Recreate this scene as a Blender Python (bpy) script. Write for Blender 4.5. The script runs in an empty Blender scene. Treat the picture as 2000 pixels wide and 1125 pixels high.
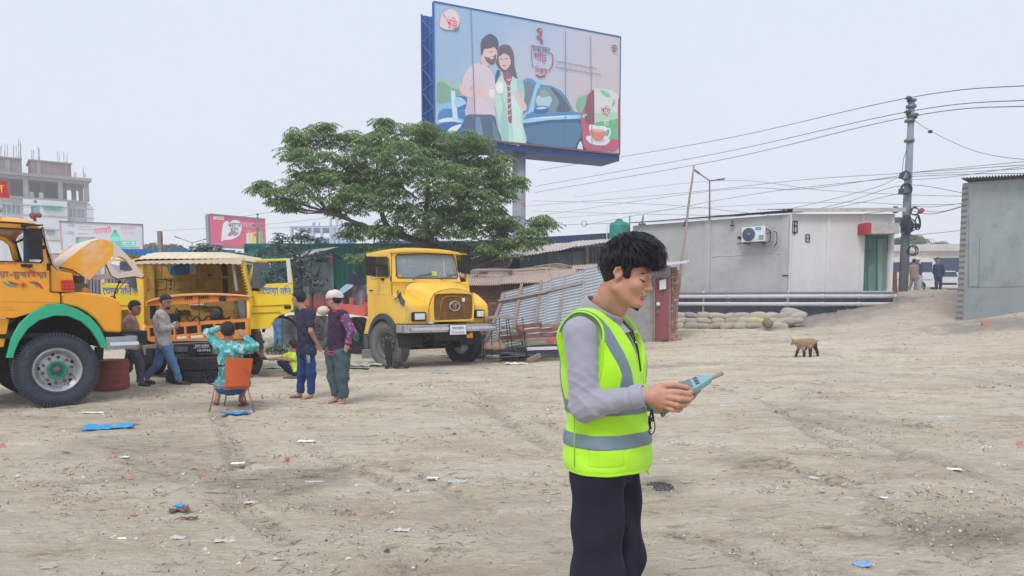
import bpy,bmesh,math,random
import numpy as np
from mathutils import Vector,Matrix,Euler
from mathutils import noise as mnoise
import openvdb as vdb
R=math.radians
SC=bpy.context.scene
COL=SC.collection
random.seed(7)
# ---------------------------------------------------------------- camera
FPX,CX,CY,PITCH,CAMZ=1444.0,1000.0,696.0,R(4.3),1.5
cd=bpy.data.cameras.new('camera');cam=bpy.data.objects.new('camera',cd);COL.objects.link(cam)
cam.location=(0,0,CAMZ);cam.rotation_euler=(R(90)-PITCH,0,0)
cd.sensor_width=36;cd.lens=36*FPX/2000;cd.shift_y=(CY-562.5)/2000
cd.clip_start=0.1;cd.clip_end=5000
SC.camera=cam
# ---------------------------------------------------------------- sky and sun (overcast)
SUN_EL,SUN_ROT=R(52),R(200)
w=bpy.data.worlds.new('World');SC.world=w;w.use_nodes=True
nt=w.node_tree;bg=nt.nodes['Background']
sky=nt.nodes.new('ShaderNodeTexSky');sky.sky_type='NISHITA';sky.sun_disc=False
sky.sun_elevation=SUN_EL;sky.sun_rotation=SUN_ROT;sky.air_density=1.5;sky.dust_density=6;sky.ozone_density=1
mx=nt.nodes.new('ShaderNodeMix');mx.data_type='RGBA';mx.inputs[0].default_value=0.90
tc=nt.nodes.new('ShaderNodeTexCoord');sn=nt.nodes.new('ShaderNodeTexNoise');sn.inputs['Scale'].default_value=2.2;sn.inputs['Detail'].default_value=4
cr=nt.nodes.new('ShaderNodeMix');cr.data_type='RGBA'
cr.inputs['A'].default_value=(6.85,7.5,8.7,1);cr.inputs['B'].default_value=(7.2,7.75,8.85,1)
nt.links.new(tc.outputs['Generated'],sn.inputs['Vector']);nt.links.new(sn.outputs['Fac'],cr.inputs[0])
nt.links.new(sky.outputs[0],mx.inputs['A']);nt.links.new(cr.outputs['Result'],mx.inputs['B'])
nt.links.new(mx.outputs['Result'],bg.inputs['Color']);bg.inputs['Strength'].default_value=0.1
sl=bpy.data.lights.new('sun','SUN');so=bpy.data.objects.new('sun',sl);COL.objects.link(so)
sl.energy=1.5;sl.angle=R(20);sl.color=(1,0.97,0.93)
so.rotation_euler=Euler((R(90)-SUN_EL,0,math.pi-SUN_ROT+R(0)),'XYZ')
SC.view_settings.view_transform='Standard';SC.view_settings.look='None'
SC.view_settings.exposure=0.2;SC.view_settings.gamma=1;SC.view_settings.use_curve_mapping=False
SC.cycles.max_bounces=6;SC.cycles.volume_bounces=1;SC.cycles.transparent_max_bounces=12
try:SC.cycles.use_denoising=True
except Exception:pass

# ---------------------------------------------------------------- pixel helpers (photo pixels of the 2000 x 1125 picture -> world rays)
def ray(u,v):
 xc,yc=(u-CX)/FPX,-(v-CY)/FPX
 s,c=math.sin(PITCH),math.cos(PITCH)
 return Vector((xc,c+yc*s,-s+yc*c))
def at(u,v,Y):
 d=ray(u,v);return Vector((0,0,CAMZ))+d*(Y/d.y)
def onplane(u,v,p,n):
 d=ray(u,v);o=Vector((0,0,CAMZ));return o+d*((p-o).dot(n)/d.dot(n))
def xz(u,v,Y):
 p=at(u,v,Y);return p.x,p.z

# ---------------------------------------------------------------- terrain heights
GX=[-120,-30,-8,0,5,8,10.5,13,16,20,26,40,120]
GY=[-20,11,15,19,22,25,28,31,34,38,60]
GZ=[[0]*13,
      [0,0,0,0,.02,.03,.05,.08,.12,.15,.2,.25,.3],
      [0,0,0,0,.08,.14,.2,.3,.4,.45,.5,.55,.6],
      [0,0,0,.03,.18,.27,.38,.56,.68,.72,.8,.9,.9],
      [0,0,.0,.08,.30,.40,.52,.80,.98,1.02,1.05,1.1,1.1],
      [0,0,.05,.15,.45,.52,.62,1.0,1.38,1.42,1.45,1.5,1.5],
      [0,0,.1,.2,.5,.58,.75,1.2,1.72,1.80,1.82,1.8,1.8],
      [0,0,.1,.2,.5,.6,1.0,1.6,1.92,1.97,1.98,2,2],
      [0,0,.1,.2,.5,.8,1.3,1.85,1.98,2.0,2.0,2,2],
      [0,0,.1,.2,.5,.8,1.3,1.9,2.0,2.0,2.0,2,2],
      [0,0,.1,.2,.5,.8,1.3,1.9,2.0,2.0,2.0,2,2]]
_gx=np.arange(-60,60.01,.25);_gy=np.arange(-20,60.01,.25)
def _mk():
 Z=np.array(GZ,float)
 a=np.array([np.interp(_gx,GX,r)for r in Z])
 b=np.array([np.interp(_gy,GY,a[:,i])for i in range(a.shape[1])]).T
 k=np.exp(-np.linspace(-2,2,17)**2);k/=k.sum()
 b=np.apply_along_axis(lambda m:np.convolve(np.pad(m,8,'edge'),k,'valid'),0,b)
 b=np.apply_along_axis(lambda m:np.convolve(np.pad(m,8,'edge'),k,'valid'),1,b)
 return b
_GH=_mk()
def gz_arr(x,y):
 fx=np.clip((x-_gx[0])/.25,0,len(_gx)-1.001);fy=np.clip((y-_gy[0])/.25,0,len(_gy)-1.001)
 i=fx.astype(int);j=fy.astype(int);a=fx-i;b=fy-j
 return(_GH[j,i]*(1-a)*(1-b)+_GH[j,i+1]*a*(1-b)+_GH[j+1,i]*(1-a)*b+_GH[j+1,i+1]*a*b)
def gz(x,y):return float(gz_arr(np.array([x],float),np.array([y],float))[0])
def ground(u,v):
 d=ray(u,v);o=Vector((0,0,CAMZ));t=1.0
 while t<70:
  p=o+d*t
  if p.z<gz(p.x,p.y):break
  t+=.02+t*.002
 p=o+d*t;return Vector((p.x,p.y,gz(p.x,p.y)))

# ---------------------------------------------------------------- materials
def lin(c):
 c=c/255.;return c/12.92 if c<=.04045 else((c+.055)/1.055)**2.4
def rgb(r,g,b):return(lin(r),lin(g),lin(b),1)
_M={}
def mat(name,col,rough=.7,metal=0,vary=.12,vscale=3,dirt=None,bump=0,bscale=40,spec=.4,alpha=1,trans=0,emit=0,stretch=None,coat=0,sheen=0,sss=0,dirt2=None):
 """procedural material: base colour broken by noise, optional dirt (colour, scale, threshold 0..1, strength), fine bump"""
 if name in _M:return _M[name]
 m=bpy.data.materials.new(name);m.use_nodes=True;n=m.node_tree;_M[name]=m
 b=n.nodes['Principled BSDF'];L=n.links.new
 if len(col)==3:col=(*col,1)
 b.inputs['Roughness'].default_value=rough;b.inputs['Metallic'].default_value=metal
 b.inputs['Specular IOR Level'].default_value=spec;b.inputs['Coat Weight'].default_value=coat
 b.inputs['Sheen Weight'].default_value=sheen
 if sss:b.inputs['Subsurface Weight'].default_value=sss;b.inputs['Subsurface Radius'].default_value=(.012,.004,.002);b.inputs['Subsurface Scale'].default_value=1
 b.inputs['Alpha'].default_value=alpha;b.inputs['Transmission Weight'].default_value=trans
 t=n.nodes.new('ShaderNodeTexCoord');vec=t.outputs['Object']
 if stretch:
  mp=n.nodes.new('ShaderNodeMapping');mp.inputs['Scale'].default_value=stretch;L(vec,mp.inputs['Vector']);vec=mp.outputs[0]
 cur=None
 def noise(s,d=5,r=.6):
  x=n.nodes.new('ShaderNodeTexNoise');x.inputs['Scale'].default_value=s;x.inputs['Detail'].default_value=d;x.inputs['Roughness'].default_value=r;L(vec,x.inputs['Vector']);return x.outputs['Fac']
 def ramp(f,a,c,p0=.3,p1=.7):
  x=n.nodes.new('ShaderNodeValToRGB');e=x.color_ramp.elements;e[0].position=p0;e[0].color=a;e[1].position=p1;e[1].color=c;L(f,x.inputs[0]);return x.outputs[0]
 lo=tuple(max(0,c*(1-vary))for c in col[:3])+(1,);hi=tuple(min(.95,c*(1+vary*.7))for c in col[:3])+(1,)
 cur=ramp(noise(vscale),lo,hi)
 for i,dd in enumerate([dirt,dirt2]):
  if not dd:continue
  dc,ds,th,st=dd
  if len(dc)==3:dc=(*dc,1)
  f=ramp(noise(ds,8,.7),(0,0,0,1),(st,st,st,1),th,min(1,th+.12))
  mxn=n.nodes.new('ShaderNodeMix');mxn.data_type='RGBA';L(f,mxn.inputs[0]);L(cur,mxn.inputs['A']);mxn.inputs['B'].default_value=dc;cur=mxn.outputs['Result']
 L(cur,b.inputs['Base Color'])
 if emit:L(cur,b.inputs['Emission Color']);b.inputs['Emission Strength'].default_value=emit
 if bump:
  bp=n.nodes.new('ShaderNodeBump');bp.inputs['Strength'].default_value=bump;bp.inputs['Distance'].default_value=.02;L(noise(bscale,8,.65),bp.inputs['Height']);L(bp.outputs[0],b.inputs['Normal'])
 return m

# ---------------------------------------------------------------- mesh helpers
class MB:
 def __init__(s):s.v=[];s.f=[];s.mi=[];s.sm=[];s.cm=0;s.smooth=False
 def add(s,vs,fs,smooth=None):
  o=len(s.v);s.v+=[tuple(v)for v in vs]
  for f in fs:s.f.append(tuple(i+o for i in f));s.mi.append(s.cm);s.sm.append(s.smooth if smooth is None else smooth)
  return s
 def box(s,c,d,rot=None):
  c=Vector(c);h=Vector(d)/2;M=(rot if isinstance(rot,Matrix)else Euler(rot).to_matrix())if rot is not None else Matrix.Identity(3)
  vs=[c+M@Vector((x*h.x,y*h.y,z*h.z))for x in(-1,1)for y in(-1,1)for z in(-1,1)]
  return s.add(vs,[(0,1,3,2),(4,6,7,5),(0,4,5,1),(2,3,7,6),(0,2,6,4),(1,5,7,3)],False)
 def bar(s,a,b,wd,ht=None,up=(0,0,1)):
  """box beam from a to b"""
  a=Vector(a);b=Vector(b);ht=wd if ht is None else ht;d=(b-a);l=d.length;d.normalize()
  u=Vector(up);sd=d.cross(u)
  if sd.length<1e-4:sd=d.cross(Vector((1,0,0)))
  sd.normalize();u=sd.cross(d);M=Matrix((d,sd,u)).transposed()
  return s.box((a+b)/2,(l,wd,ht),M)
 def tube(s,pts,r,n=8,cap=True,smooth=True):
  pts=[Vector(p)for p in pts];rs=r if isinstance(r,(list,tuple))else[r]*len(pts)
  o=[];N=len(pts);prev=None
  for i,p in enumerate(pts):
   t=(pts[min(i+1,N-1)]-pts[max(i-1,0)]);t.normalize()
   if prev is None:
    a=t.cross(Vector((0,0,1)));
    if a.length<.05:a=t.cross(Vector((1,0,0)))
   else:a=prev-t*prev.dot(t)
   a.normalize();prev=a;b=t.cross(a)
   o+=[p+(a*math.cos(k*2*math.pi/n)+b*math.sin(k*2*math.pi/n))*rs[i]for k in range(n)]
  fs=[(i*n+k,i*n+(k+1)%n,(i+1)*n+(k+1)%n,(i+1)*n+k)for i in range(N-1)for k in range(n)]
  base=len(s.v);s.add(o,fs,smooth)
  if cap:
   s.f.append(tuple(base+k for k in range(n))[::-1]);s.mi.append(s.cm);s.sm.append(False)
   s.f.append(tuple(base+(N-1)*n+k for k in range(n)));s.mi.append(s.cm);s.sm.append(False)
  return s
 def cyl(s,a,b,r,n=16,r2=None):return s.tube([a,b],[r,r if r2 is None else r2],n)
 def lathe(s,prof,c=(0,0,0),axis='z',n=32,smooth=True):
  """prof: (radius, height) list turned about axis through c"""
  c=Vector(c);ax={'x':(Vector((0,1,0)),Vector((0,0,1)),Vector((1,0,0))),'y':(Vector((0,0,1)),Vector((1,0,0)),Vector((0,1,0))),'z':(Vector((1,0,0)),Vector((0,1,0)),Vector((0,0,1)))}[axis]
  vs=[c+(ax[0]*math.cos(k*2*math.pi/n)+ax[1]*math.sin(k*2*math.pi/n))*r+ax[2]*h for r,h in prof for k in range(n)]
  return s.add(vs,[(i*n+k,i*n+(k+1)%n,(i+1)*n+(k+1)%n,(i+1)*n+k)for i in range(len(prof)-1)for k in range(n)],smooth)
 def prism(s,poly,a,b,plane='xz'):
  """extrude a 2D outline between a and b along the axis the plane leaves out"""
  P={'xz':lambda p,t:(p[0],t,p[1]),'xy':lambda p,t:(p[0],p[1],t),'yz':lambda p,t:(t,p[0],p[1])}[plane]
  n=len(poly);vs=[P(p,a)for p in poly]+[P(p,b)for p in poly]
  s.add(vs,[tuple(range(n)),tuple(range(n,2*n))[::-1]]+[(i,i+n,(i+1)%n+n,(i+1)%n)for i in range(n)],False);return s
 def slab(s,pts,th):
  """a flat outline in space given thickness th along its normal"""
  pts=[Vector(p)for p in pts];nn=(pts[1]-pts[0]).cross(pts[2]-pts[1])
  if nn.length<1e-9:nn=(pts[1]-pts[0]).cross(pts[-1]-pts[0])
  nn.normalize();n=len(pts)
  s.add(pts+[p-nn*th for p in pts],[tuple(range(n)),tuple(range(n,2*n))[::-1]]+[(i,i+n,(i+1)%n+n,(i+1)%n)for i in range(n)],False);return s
 def grid(s,fn,nu,nv,smooth=True,closeu=False):
  vs=[fn(i/(nu if closeu else nu-1),j/(nv-1))for j in range(nv)for i in range(nu)]
  m=nu if closeu else nu-1
  return s.add(vs,[(j*nu+i,j*nu+(i+1)%nu,(j+1)*nu+(i+1)%nu,(j+1)*nu+i)for j in range(nv-1)for i in range(m)],smooth)
 def sphere(s,c,r,n=12,sc=(1,1,1)):
  c=Vector(c);return s.grid(lambda a,b:c+Vector((r*sc[0]*math.cos(a*2*math.pi)*math.sin(b*math.pi),r*sc[1]*math.sin(a*2*math.pi)*math.sin(b*math.pi),-r*sc[2]*math.cos(b*math.pi))),n,max(5,n//2+1),True,True)
 def mesh(s,name):
  me=bpy.data.meshes.new(name);me.from_pydata(s.v,[],s.f);me.polygons.foreach_set('material_index',s.mi);me.polygons.foreach_set('use_smooth',s.sm);return me
 def build(s,name,m,parent=None,world=False,bevel=0,fix=True,**kw):
  me=s.mesh(name);return link(name,me,m,parent,world,bevel,fix=fix,**kw)
def setp(o,label=None,cat=None,group=None,kind=None):
 if label:o['label']=label
 if cat:o['category']=cat
 if group:o['group']=group
 if kind:o['kind']=kind
 return o
def link(name,me,m,parent=None,world=False,bevel=0,fix=True,seg=2,**kw):
 for x in(m if isinstance(m,(list,tuple))else[m]):me.materials.append(x)
 if world and parent is not None:
  p=parent;M=Matrix.Identity(4)
  while p is not None:M=p.matrix_basis@M if False else p.matrix_basis@M;p=p.parent
  me.transform(M.inverted())
 if fix and len(me.polygons)<60000:
  b=bmesh.new();b.from_mesh(me);bmesh.ops.recalc_face_normals(b,faces=b.faces);b.to_mesh(me);b.free()
 o=bpy.data.objects.new(name,me);COL.objects.link(o)
 if parent is not None:o.parent=parent
 if bevel:
  bv=o.modifiers.new('bevel','BEVEL');bv.width=bevel;bv.segments=seg;bv.limit_method='ANGLE';bv.angle_limit=R(32)
  for pl in me.polygons:pl.use_smooth=True
  wn=o.modifiers.new('wn','WEIGHTED_NORMAL');wn.keep_sharp=True
 return setp(o,**kw)
def thing(name,label,cat,loc=(0,0,0),rz=0,group=None,rot=None):
 o=bpy.data.objects.new(name,None);COL.objects.link(o);o.location=loc;o.rotation_euler=rot or(0,0,rz);o.empty_display_size=.1
 return setp(o,label,cat,group)
def copytree(root,loc=None,rz=None,label=None):
 r=root.copy();COL.objects.link(r)
 if loc is not None:r.location=loc
 if rz is not None:r.rotation_euler.z=rz
 if label:r['label']=label
 for ch in root.children:
  c=ch.copy();COL.objects.link(c);c.parent=r
  for g in ch.children:d=g.copy();COL.objects.link(d);d.parent=c
 return r
def bez(pts,n=8):
 """Catmull-Rom through pts"""
 P=[Vector(p)for p in pts];P=[P[0]*2-P[1]]+P+[P[-1]*2-P[-2]];o=[]
 for i in range(1,len(P)-2):
  for k in range(n):
   t=k/n;a,b,c,d=P[i-1:i+3]
   o.append(.5*((2*b)+(c-a)*t+(2*a-5*b+4*c-d)*t*t+(-a+3*b-3*c+d)*t**3))
 o.append(P[-2]);return o
_TC={}
def textmesh(body,size=1,extrude=0,bold=0,align='CENTER'):
 c=bpy.data.curves.new('lettering','FONT');c.body=body;c.size=size;c.align_x=align;c.align_y='CENTER';c.extrude=extrude;c.offset=bold;c.resolution_u=2
 o=bpy.data.objects.new('lettering',c);COL.objects.link(o);bpy.context.view_layer.update()
 me=bpy.data.meshes.new_from_object(o.evaluated_get(bpy.context.evaluated_depsgraph_get()));bpy.data.objects.remove(o);bpy.data.curves.remove(c);return me
def text(body,m,parent,origin,right,up,width=None,height=None,name='lettering',lift=.004,bold=0,thick=.0012,align='CENTER',world=True):
 """flat lettering whose local x runs along `right`, y along `up`, scaled to width / height, sitting `lift` proud of origin's plane"""
 me=textmesh(body,1,.0,bold,align);co=np.array([v.co[:]for v in me.vertices])
 if len(co)==0:return None
 mn,mxx=co.min(0),co.max(0);sz=mxx-mn
 sx=width/sz[0]if width else None;sy=height/sz[1]if height else None
 sx=sx or sy;sy=sy or sx
 right=Vector(right).normalized();up=Vector(up).normalized();n=right.cross(up).normalized();o=Vector(origin)
 for v in me.vertices:
  x=(v.co.x-(mn[0]+mxx[0])/2)*sx if align=='CENTER' else(v.co.x-mn[0])*sx
  y=(v.co.y-(mn[1]+mxx[1])/2)*sy
  v.co=o+right*x+up*y+n*lift
 return link(name,me,m,parent,world,fix=False)
# ================================================================ GROUND
def ground_mat():
 m=bpy.data.materials.new('trodden_earth');m.use_nodes=True;n=m.node_tree;L=n.links.new;b=n.nodes['Principled BSDF']
 b.inputs['Roughness'].default_value=.95;b.inputs['Specular IOR Level'].default_value=.15
 g=n.nodes.new('ShaderNodeNewGeometry');pos=g.outputs['Position']
 def mapp(sc,rot=0):
  x=n.nodes.new('ShaderNodeMapping');x.inputs['Scale'].default_value=sc;x.inputs['Rotation'].default_value=(0,0,rot);L(pos,x.inputs['Vector']);return x.outputs[0]
 def noise(v,s,d=8,r=.6,dist=0):
  x=n.nodes.new('ShaderNodeTexNoise');x.inputs['Scale'].default_value=s;x.inputs['Detail'].default_value=d;x.inputs['Roughness'].default_value=r;x.inputs['Distortion'].default_value=dist;L(v,x.inputs['Vector']);return x.outputs['Fac']
 def ramp(f,*st):
  x=n.nodes.new('ShaderNodeValToRGB');e=x.color_ramp.elements
  while len(e)<len(st):e.new(.5)
  for k,(p,c)in enumerate(st):e[k].position=p;e[k].color=c if len(c)==4 else(*c,1)
  L(f,x.inputs[0]);return x.outputs[0]
 def mix(f,a,c,bt='MIX'):
  x=n.nodes.new('ShaderNodeMix');x.data_type='RGBA';x.blend_type=bt
  if isinstance(f,(int,float)):x.inputs[0].default_value=f
  else:L(f,x.inputs[0])
  for nm,q in(('A',a),('B',c)):
   if isinstance(q,tuple):x.inputs[nm].default_value=(*q,1)if len(q)==3 else q
   else:L(q,x.inputs[nm])
  return x.outputs['Result']
 def W(x):return(x,x,x,1)
 iso=mapp((1,1,1));streak=mapp((.42,1.25,1),R(-14));streak2=mapp((.5,1.1,1),R(28))
 big=noise(iso,.35,6,.6);med=noise(streak,1.6,9,.68,.4);fine=noise(streak,9,9,.7,.6);grit=noise(iso,60,4,.7);mid2=noise(streak2,5,8,.7,.5)
 base=ramp(med,(.30,rgb(198,182,158)),(.48,rgb(224,211,187)),(.70,rgb(238,228,210)))
 base=mix(ramp(big,(.52,W(0)),(.66,W(.55))),base,rgb(172,160,146))
 # dark trodden cracks, straw-like scraps and pale crumbs in the earth
 scr=noise(mapp((.55,1.5,1),R(-8)),22,10,.75,1.2);scr2=noise(mapp((1.3,.6,1),R(20)),17,10,.75,1.0);patch=ramp(noise(iso,1.1,6,.65),(.42,W(.15)),(.60,W(1)))
 def mul(a_,b_):
  x=n.nodes.new('ShaderNodeMath');x.operation='MULTIPLY';L(a_,x.inputs[0]);L(b_,x.inputs[1]);return x.outputs[0]
 base=mix(mul(ramp(fine,(.34,W(.9)),(.46,W(0))),patch),base,rgb(130,114,98))
 base=mix(mul(ramp(scr,(.36,W(1)),(.41,W(0))),patch),base,rgb(104,90,78));base=mix(ramp(scr2,(.34,W(.9)),(.39,W(0))),base,rgb(116,102,90))
 base=mix(ramp(mid2,(.27,W(.8)),(.40,W(0))),base,rgb(140,126,110));base=mix(ramp(scr,(.62,W(0)),(.70,W(.7))),base,rgb(226,219,206))
 base=mix(ramp(grit,(.30,W(.7)),(.40,W(0))),base,rgb(122,108,94));base=mix(ramp(grit,(.62,W(0)),(.70,W(.6))),base,rgb(234,228,216))
 vc=n.nodes.new('ShaderNodeVertexColor');vc.layer_name='wear'
 sp=n.nodes.new('ShaderNodeSeparateColor');L(vc.outputs['Color'],sp.inputs[0])
 oil_and_ruts=n.nodes.new('ShaderNodeMath');oil_and_ruts.operation='MULTIPLY';L(sp.outputs[0],oil_and_ruts.inputs[0]);L(ramp(fine,(.3,W(1)),(.7,W(.35))),oil_and_ruts.inputs[1])
 base=mix(oil_and_ruts.outputs[0],base,rgb(88,82,78))
 base=mix(sp.outputs[1],base,mix(ramp(fine,(.35,W(1)),(.6,W(0))),rgb(222,203,190),rgb(190,170,156)))  # pinkish sand of the ramp
 base=mix(sp.outputs[2],base,mix(grit,rgb(120,112,104),rgb(190,184,176)))  # grey rubble
 L(base,b.inputs['Base Color'])
 h=n.nodes.new('ShaderNodeMath');h.operation='MULTIPLY_ADD';L(scr,h.inputs[0]);h.inputs[1].default_value=.8
 h2=n.nodes.new('ShaderNodeMath');h2.operation='MULTIPLY_ADD';L(grit,h2.inputs[0]);h2.inputs[1].default_value=.16;L(med,h2.inputs[2]);L(h2.outputs[0],h.inputs[2])
 bp=n.nodes.new('ShaderNodeBump');bp.inputs['Strength'].default_value=.9;bp.inputs['Distance'].default_value=.07;L(h.outputs[0],bp.inputs['Height']);L(bp.outputs[0],b.inputs['Normal'])
 return m
def fbm(x,y,s,o=4,seed=0):
 """cheap value noise on arrays"""
 rs=np.random.RandomState(seed);T=rs.rand(256,256);out=np.zeros_like(x);a=1.;tot=0
 for k in range(o):
  fx=x*s*2**k+17.3*k;fy=y*s*2**k+5.1*k;i=np.floor(fx).astype(int);j=np.floor(fy).astype(int);u=fx-i;v=fy-j;u=u*u*(3-2*u);v=v*v*(3-2*v)
  g=lambda a_,b_:T[a_%256,b_%256]
  out+=a*((g(i,j)*(1-u)+g(i+1,j)*u)*(1-v)+(g(i,j+1)*(1-u)+g(i+1,j+1)*u)*v);tot+=a;a*=.5
 return out/tot
def seg_dist(x,y,pts):
 best=np.full(x.shape,1e9);al=np.zeros(x.shape);side=np.zeros(x.shape);s0=0
 for(ax,ay),(bx,by)in zip(pts[:-1],pts[1:]):
  dx,dy=bx-ax,by-ay;l=math.hypot(dx,dy);t=np.clip(((x-ax)*dx+(y-ay)*dy)/l/l,0,1);px,py=ax+t*dx,ay+t*dy;d=np.hypot(x-px,y-py)
  k=d<best;best=np.where(k,d,best);al=np.where(k,s0+t*l,al);side=np.where(k,np.sign((x-px)*dy-(y-py)*dx),side);s0+=l
 return best,al,side
def build_ground():
 ys=np.concatenate([[-60,-20],np.arange(-6,1.6,.8),np.arange(1.6,8,.028),np.arange(8,14,.05),np.arange(14,24,.12),np.arange(24,42,.35),[44,50,60,80,120,200,400]])
 us=np.concatenate([[-60,-20,-8,-4,-2.2],np.linspace(-1.4,-.8,14),np.linspace(-.79,.79,380),np.linspace(.8,1.4,14),[2.2,4,8,20,60]])
 Y,U=np.meshgrid(ys,us,indexing='ij');X=np.clip(U*np.maximum(Y,2.5),-400,400)
 Z=gz_arr(X,Y)
 near=np.clip(1-(np.abs(Y)-20)/25,.15,1)
 warp=fbm(X,Y,.5,3,3)*2
 n1=fbm(X*.8+warp,Y*1.5+warp,.9,5,1)-.5;n2=fbm(X*1.4+warp*3+Y*.4,Y*3.2-X*.6,2.2,5,2);n3=fbm(X,Y,9,4,5)-.5
 Z=Z+n1*.05*near
 lump=np.clip(np.abs(n2-.5)*2,0,1);Z+=(.5-lump)*.032*near+n3*.022*near
 Z-=np.clip(lump-.0,0,.06)*.0
 wear=np.zeros((*X.shape,4));wear[...,3]=1
 # tyre tracks: lugged ruts with raised rims
 def pp(*q):return[tuple(ground(a,b)[:2])for a,b in q]
 tracks=[pp((1480,905),(1640,940),(1800,1030),(2000,1120)),pp((1820,1010),(1905,1045),(2080,1110)),pp((1240,1035),(1420,1070),(1560,1140)),pp((580,860),(700,920),(800,960)),pp((930,780),(990,830),(1060,870)),
              pp((640,1000),(720,1060),(790,1125)),pp((1500,800),(1700,860),(2050,980)),pp((60,960),(300,930),(520,900)),pp((1400,1010),(1560,1070),(1640,1130)),pp((880,770),(960,800),(1080,880)),pp((900,760),(1010,800),(1120,850)),pp((700,900),(820,930),(950,1000)),pp((1700,1000),(1850,1080),(1960,1130)),pp((1380,750),(1500,790),(1620,870)),pp((1600,690),(1750,720),(2000,760)),pp((250,900),(420,960),(560,1060)),pp((1250,860),(1420,880),(1640,950)),pp((420,800),(440,840),(470,920))]
 trk=np.zeros(X.shape)
 for k,tr in enumerate(tracks):
  d,al,sd=seg_dist(X,Y,tr);wdt=.115
  ins=np.clip(1-(d/wdt)**4,0,1);lug=np.sin((al+sd*d*.8)*2*math.pi/.11)
  fade=np.clip(fbm(X,Y,1.2,2,40+k)*2.8-.5,0,1)
  lg=(lug>0)*(np.abs(d-.06)<.055);Z+=fade*(ins*(-.013-.015*lg)+.010*np.exp(-((d-wdt-.03)/.03)**2));trk=np.maximum(trk,fade*ins*(.12+.45*lg))
 fine_n=fbm(X,Y,2.5,5,9)
 def spot(u,v,rx,ry,ch,amt=1,soft=.6):
  p=ground(u,v);e=np.sqrt(((X-p.x)/rx)**2+((Y-p.y)/ry)**2)+(fine_n-.5)*1.1
  wear[...,ch]=np.maximum(wear[...,ch],amt*np.clip((1-e)/soft,0,1))
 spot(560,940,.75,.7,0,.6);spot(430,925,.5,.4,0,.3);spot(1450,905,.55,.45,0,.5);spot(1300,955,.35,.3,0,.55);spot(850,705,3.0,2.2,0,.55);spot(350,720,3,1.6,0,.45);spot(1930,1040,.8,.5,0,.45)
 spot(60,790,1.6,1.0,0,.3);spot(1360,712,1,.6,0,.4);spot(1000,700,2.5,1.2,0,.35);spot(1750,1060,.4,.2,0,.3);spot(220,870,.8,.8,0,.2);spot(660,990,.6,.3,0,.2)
 wear[...,0]=np.maximum(wear[...,0],trk*.75)  # ruts and lug gaps coloured darker in the same channel as the stains
 ramp_=np.clip((X-8.5)/5,0,1)*np.clip((Y-15)/7,0,1);wear[...,1]=np.clip(ramp_*1.0,0,.75)
 for u,v,rx,ry in((1590,628,2.4,2.2),(1640,615,2.6,2.2),(1700,598,2.2,2),(1960,636,2.6,1.4),(1900,645,1.6,1),(1540,640,1.6,1.4),(1745,588,1.4,1.2)):spot(u,v,rx,ry,2,.9)
 Z+=wear[...,2]*(fbm(X,Y,4,4,22)-.3)*.16
 nv,nu=X.shape;me=bpy.data.meshes.new('ground')
 co=np.stack([X,Y,Z],-1).reshape(-1,3)
 idx=np.arange(nv*nu).reshape(nv,nu);f=np.stack([idx[:-1,:-1],idx[:-1,1:],idx[1:,1:],idx[1:,:-1]],-1).reshape(-1,4)
 me.vertices.add(len(co));me.vertices.foreach_set('co',co.ravel());me.loops.add(f.size);me.loops.foreach_set('vertex_index',f.ravel().astype(np.int32))
 me.polygons.add(len(f));me.polygons.foreach_set('loop_start',np.arange(0,f.size,4,dtype=np.int32));me.polygons.foreach_set('loop_total',np.full(len(f),4,np.int32));me.update();me.validate()
 me.polygons.foreach_set('use_smooth',[True]*len(me.polygons))
 ca=me.color_attributes.new('wear','FLOAT_COLOR','POINT');ca.data.foreach_set('color',wear.reshape(-1))
 o=link('ground',me,ground_mat(),fix=False,kind='structure')
 return o
build_ground()
# ================================================================ SHARED MATERIALS
plaster=mat('grey_plaster',rgb(178,180,182),.9,vary=.14,vscale=.9,dirt=(rgb(146,150,152),1.1,.54,.4),bump=.25,bscale=18,dirt2=(rgb(190,186,178),3,.66,.5))
plaster_w=mat('pale_plaster',rgb(212,211,212),.85,vary=.07,vscale=.8,dirt=(rgb(190,190,190),1.2,.54,.4),bump=.1,bscale=20,dirt2=(rgb(176,170,160),5,.66,.5))
plaster_r=mat('cement_render',rgb(150,159,162),.92,vary=.12,vscale=.7,dirt=(rgb(128,136,138),1.1,.5,.7),bump=.3,bscale=14,dirt2=(rgb(172,176,174),2.4,.62,.5))
plinth_m=mat('dark_plinth',rgb(84,92,112),.85,vary=.25,vscale=2,dirt=(rgb(52,66,104),1.4,.5,.8),bump=.3)
plinth_top=mat('plinth_cement',rgb(128,130,138),.9,vary=.15,vscale=3,bump=.3)
roofdark=mat('dark_roof_edge',rgb(78,82,96),.7,vary=.2)
fascia_m=mat('weathered_fascia',rgb(190,186,184),.85,vary=.2,vscale=4,dirt=(rgb(120,112,108),5,.55,.7))
pipe_m=mat('pvc_pipe',rgb(205,205,212),.5,vary=.06,vscale=5,dirt=(rgb(160,158,158),4,.6,.5))
glass_t=mat('green_glass',rgb(150,205,200),.04,vary=0,alpha=.16,spec=1)
teal_m=mat('teal_frame',rgb(40,116,110),.5)
inner_m=mat('shop_interior',rgb(165,195,190),.8,vary=.1)
red_m=mat('red_board',rgb(172,50,60),.6,vary=.1)
black_m=mat('black_rubber',rgb(32,34,42),.6)
steel_m=mat('dull_steel',rgb(120,124,130),.45,metal=.6,vary=.2,dirt=(rgb(110,70,50),6,.62,.6))
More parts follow.
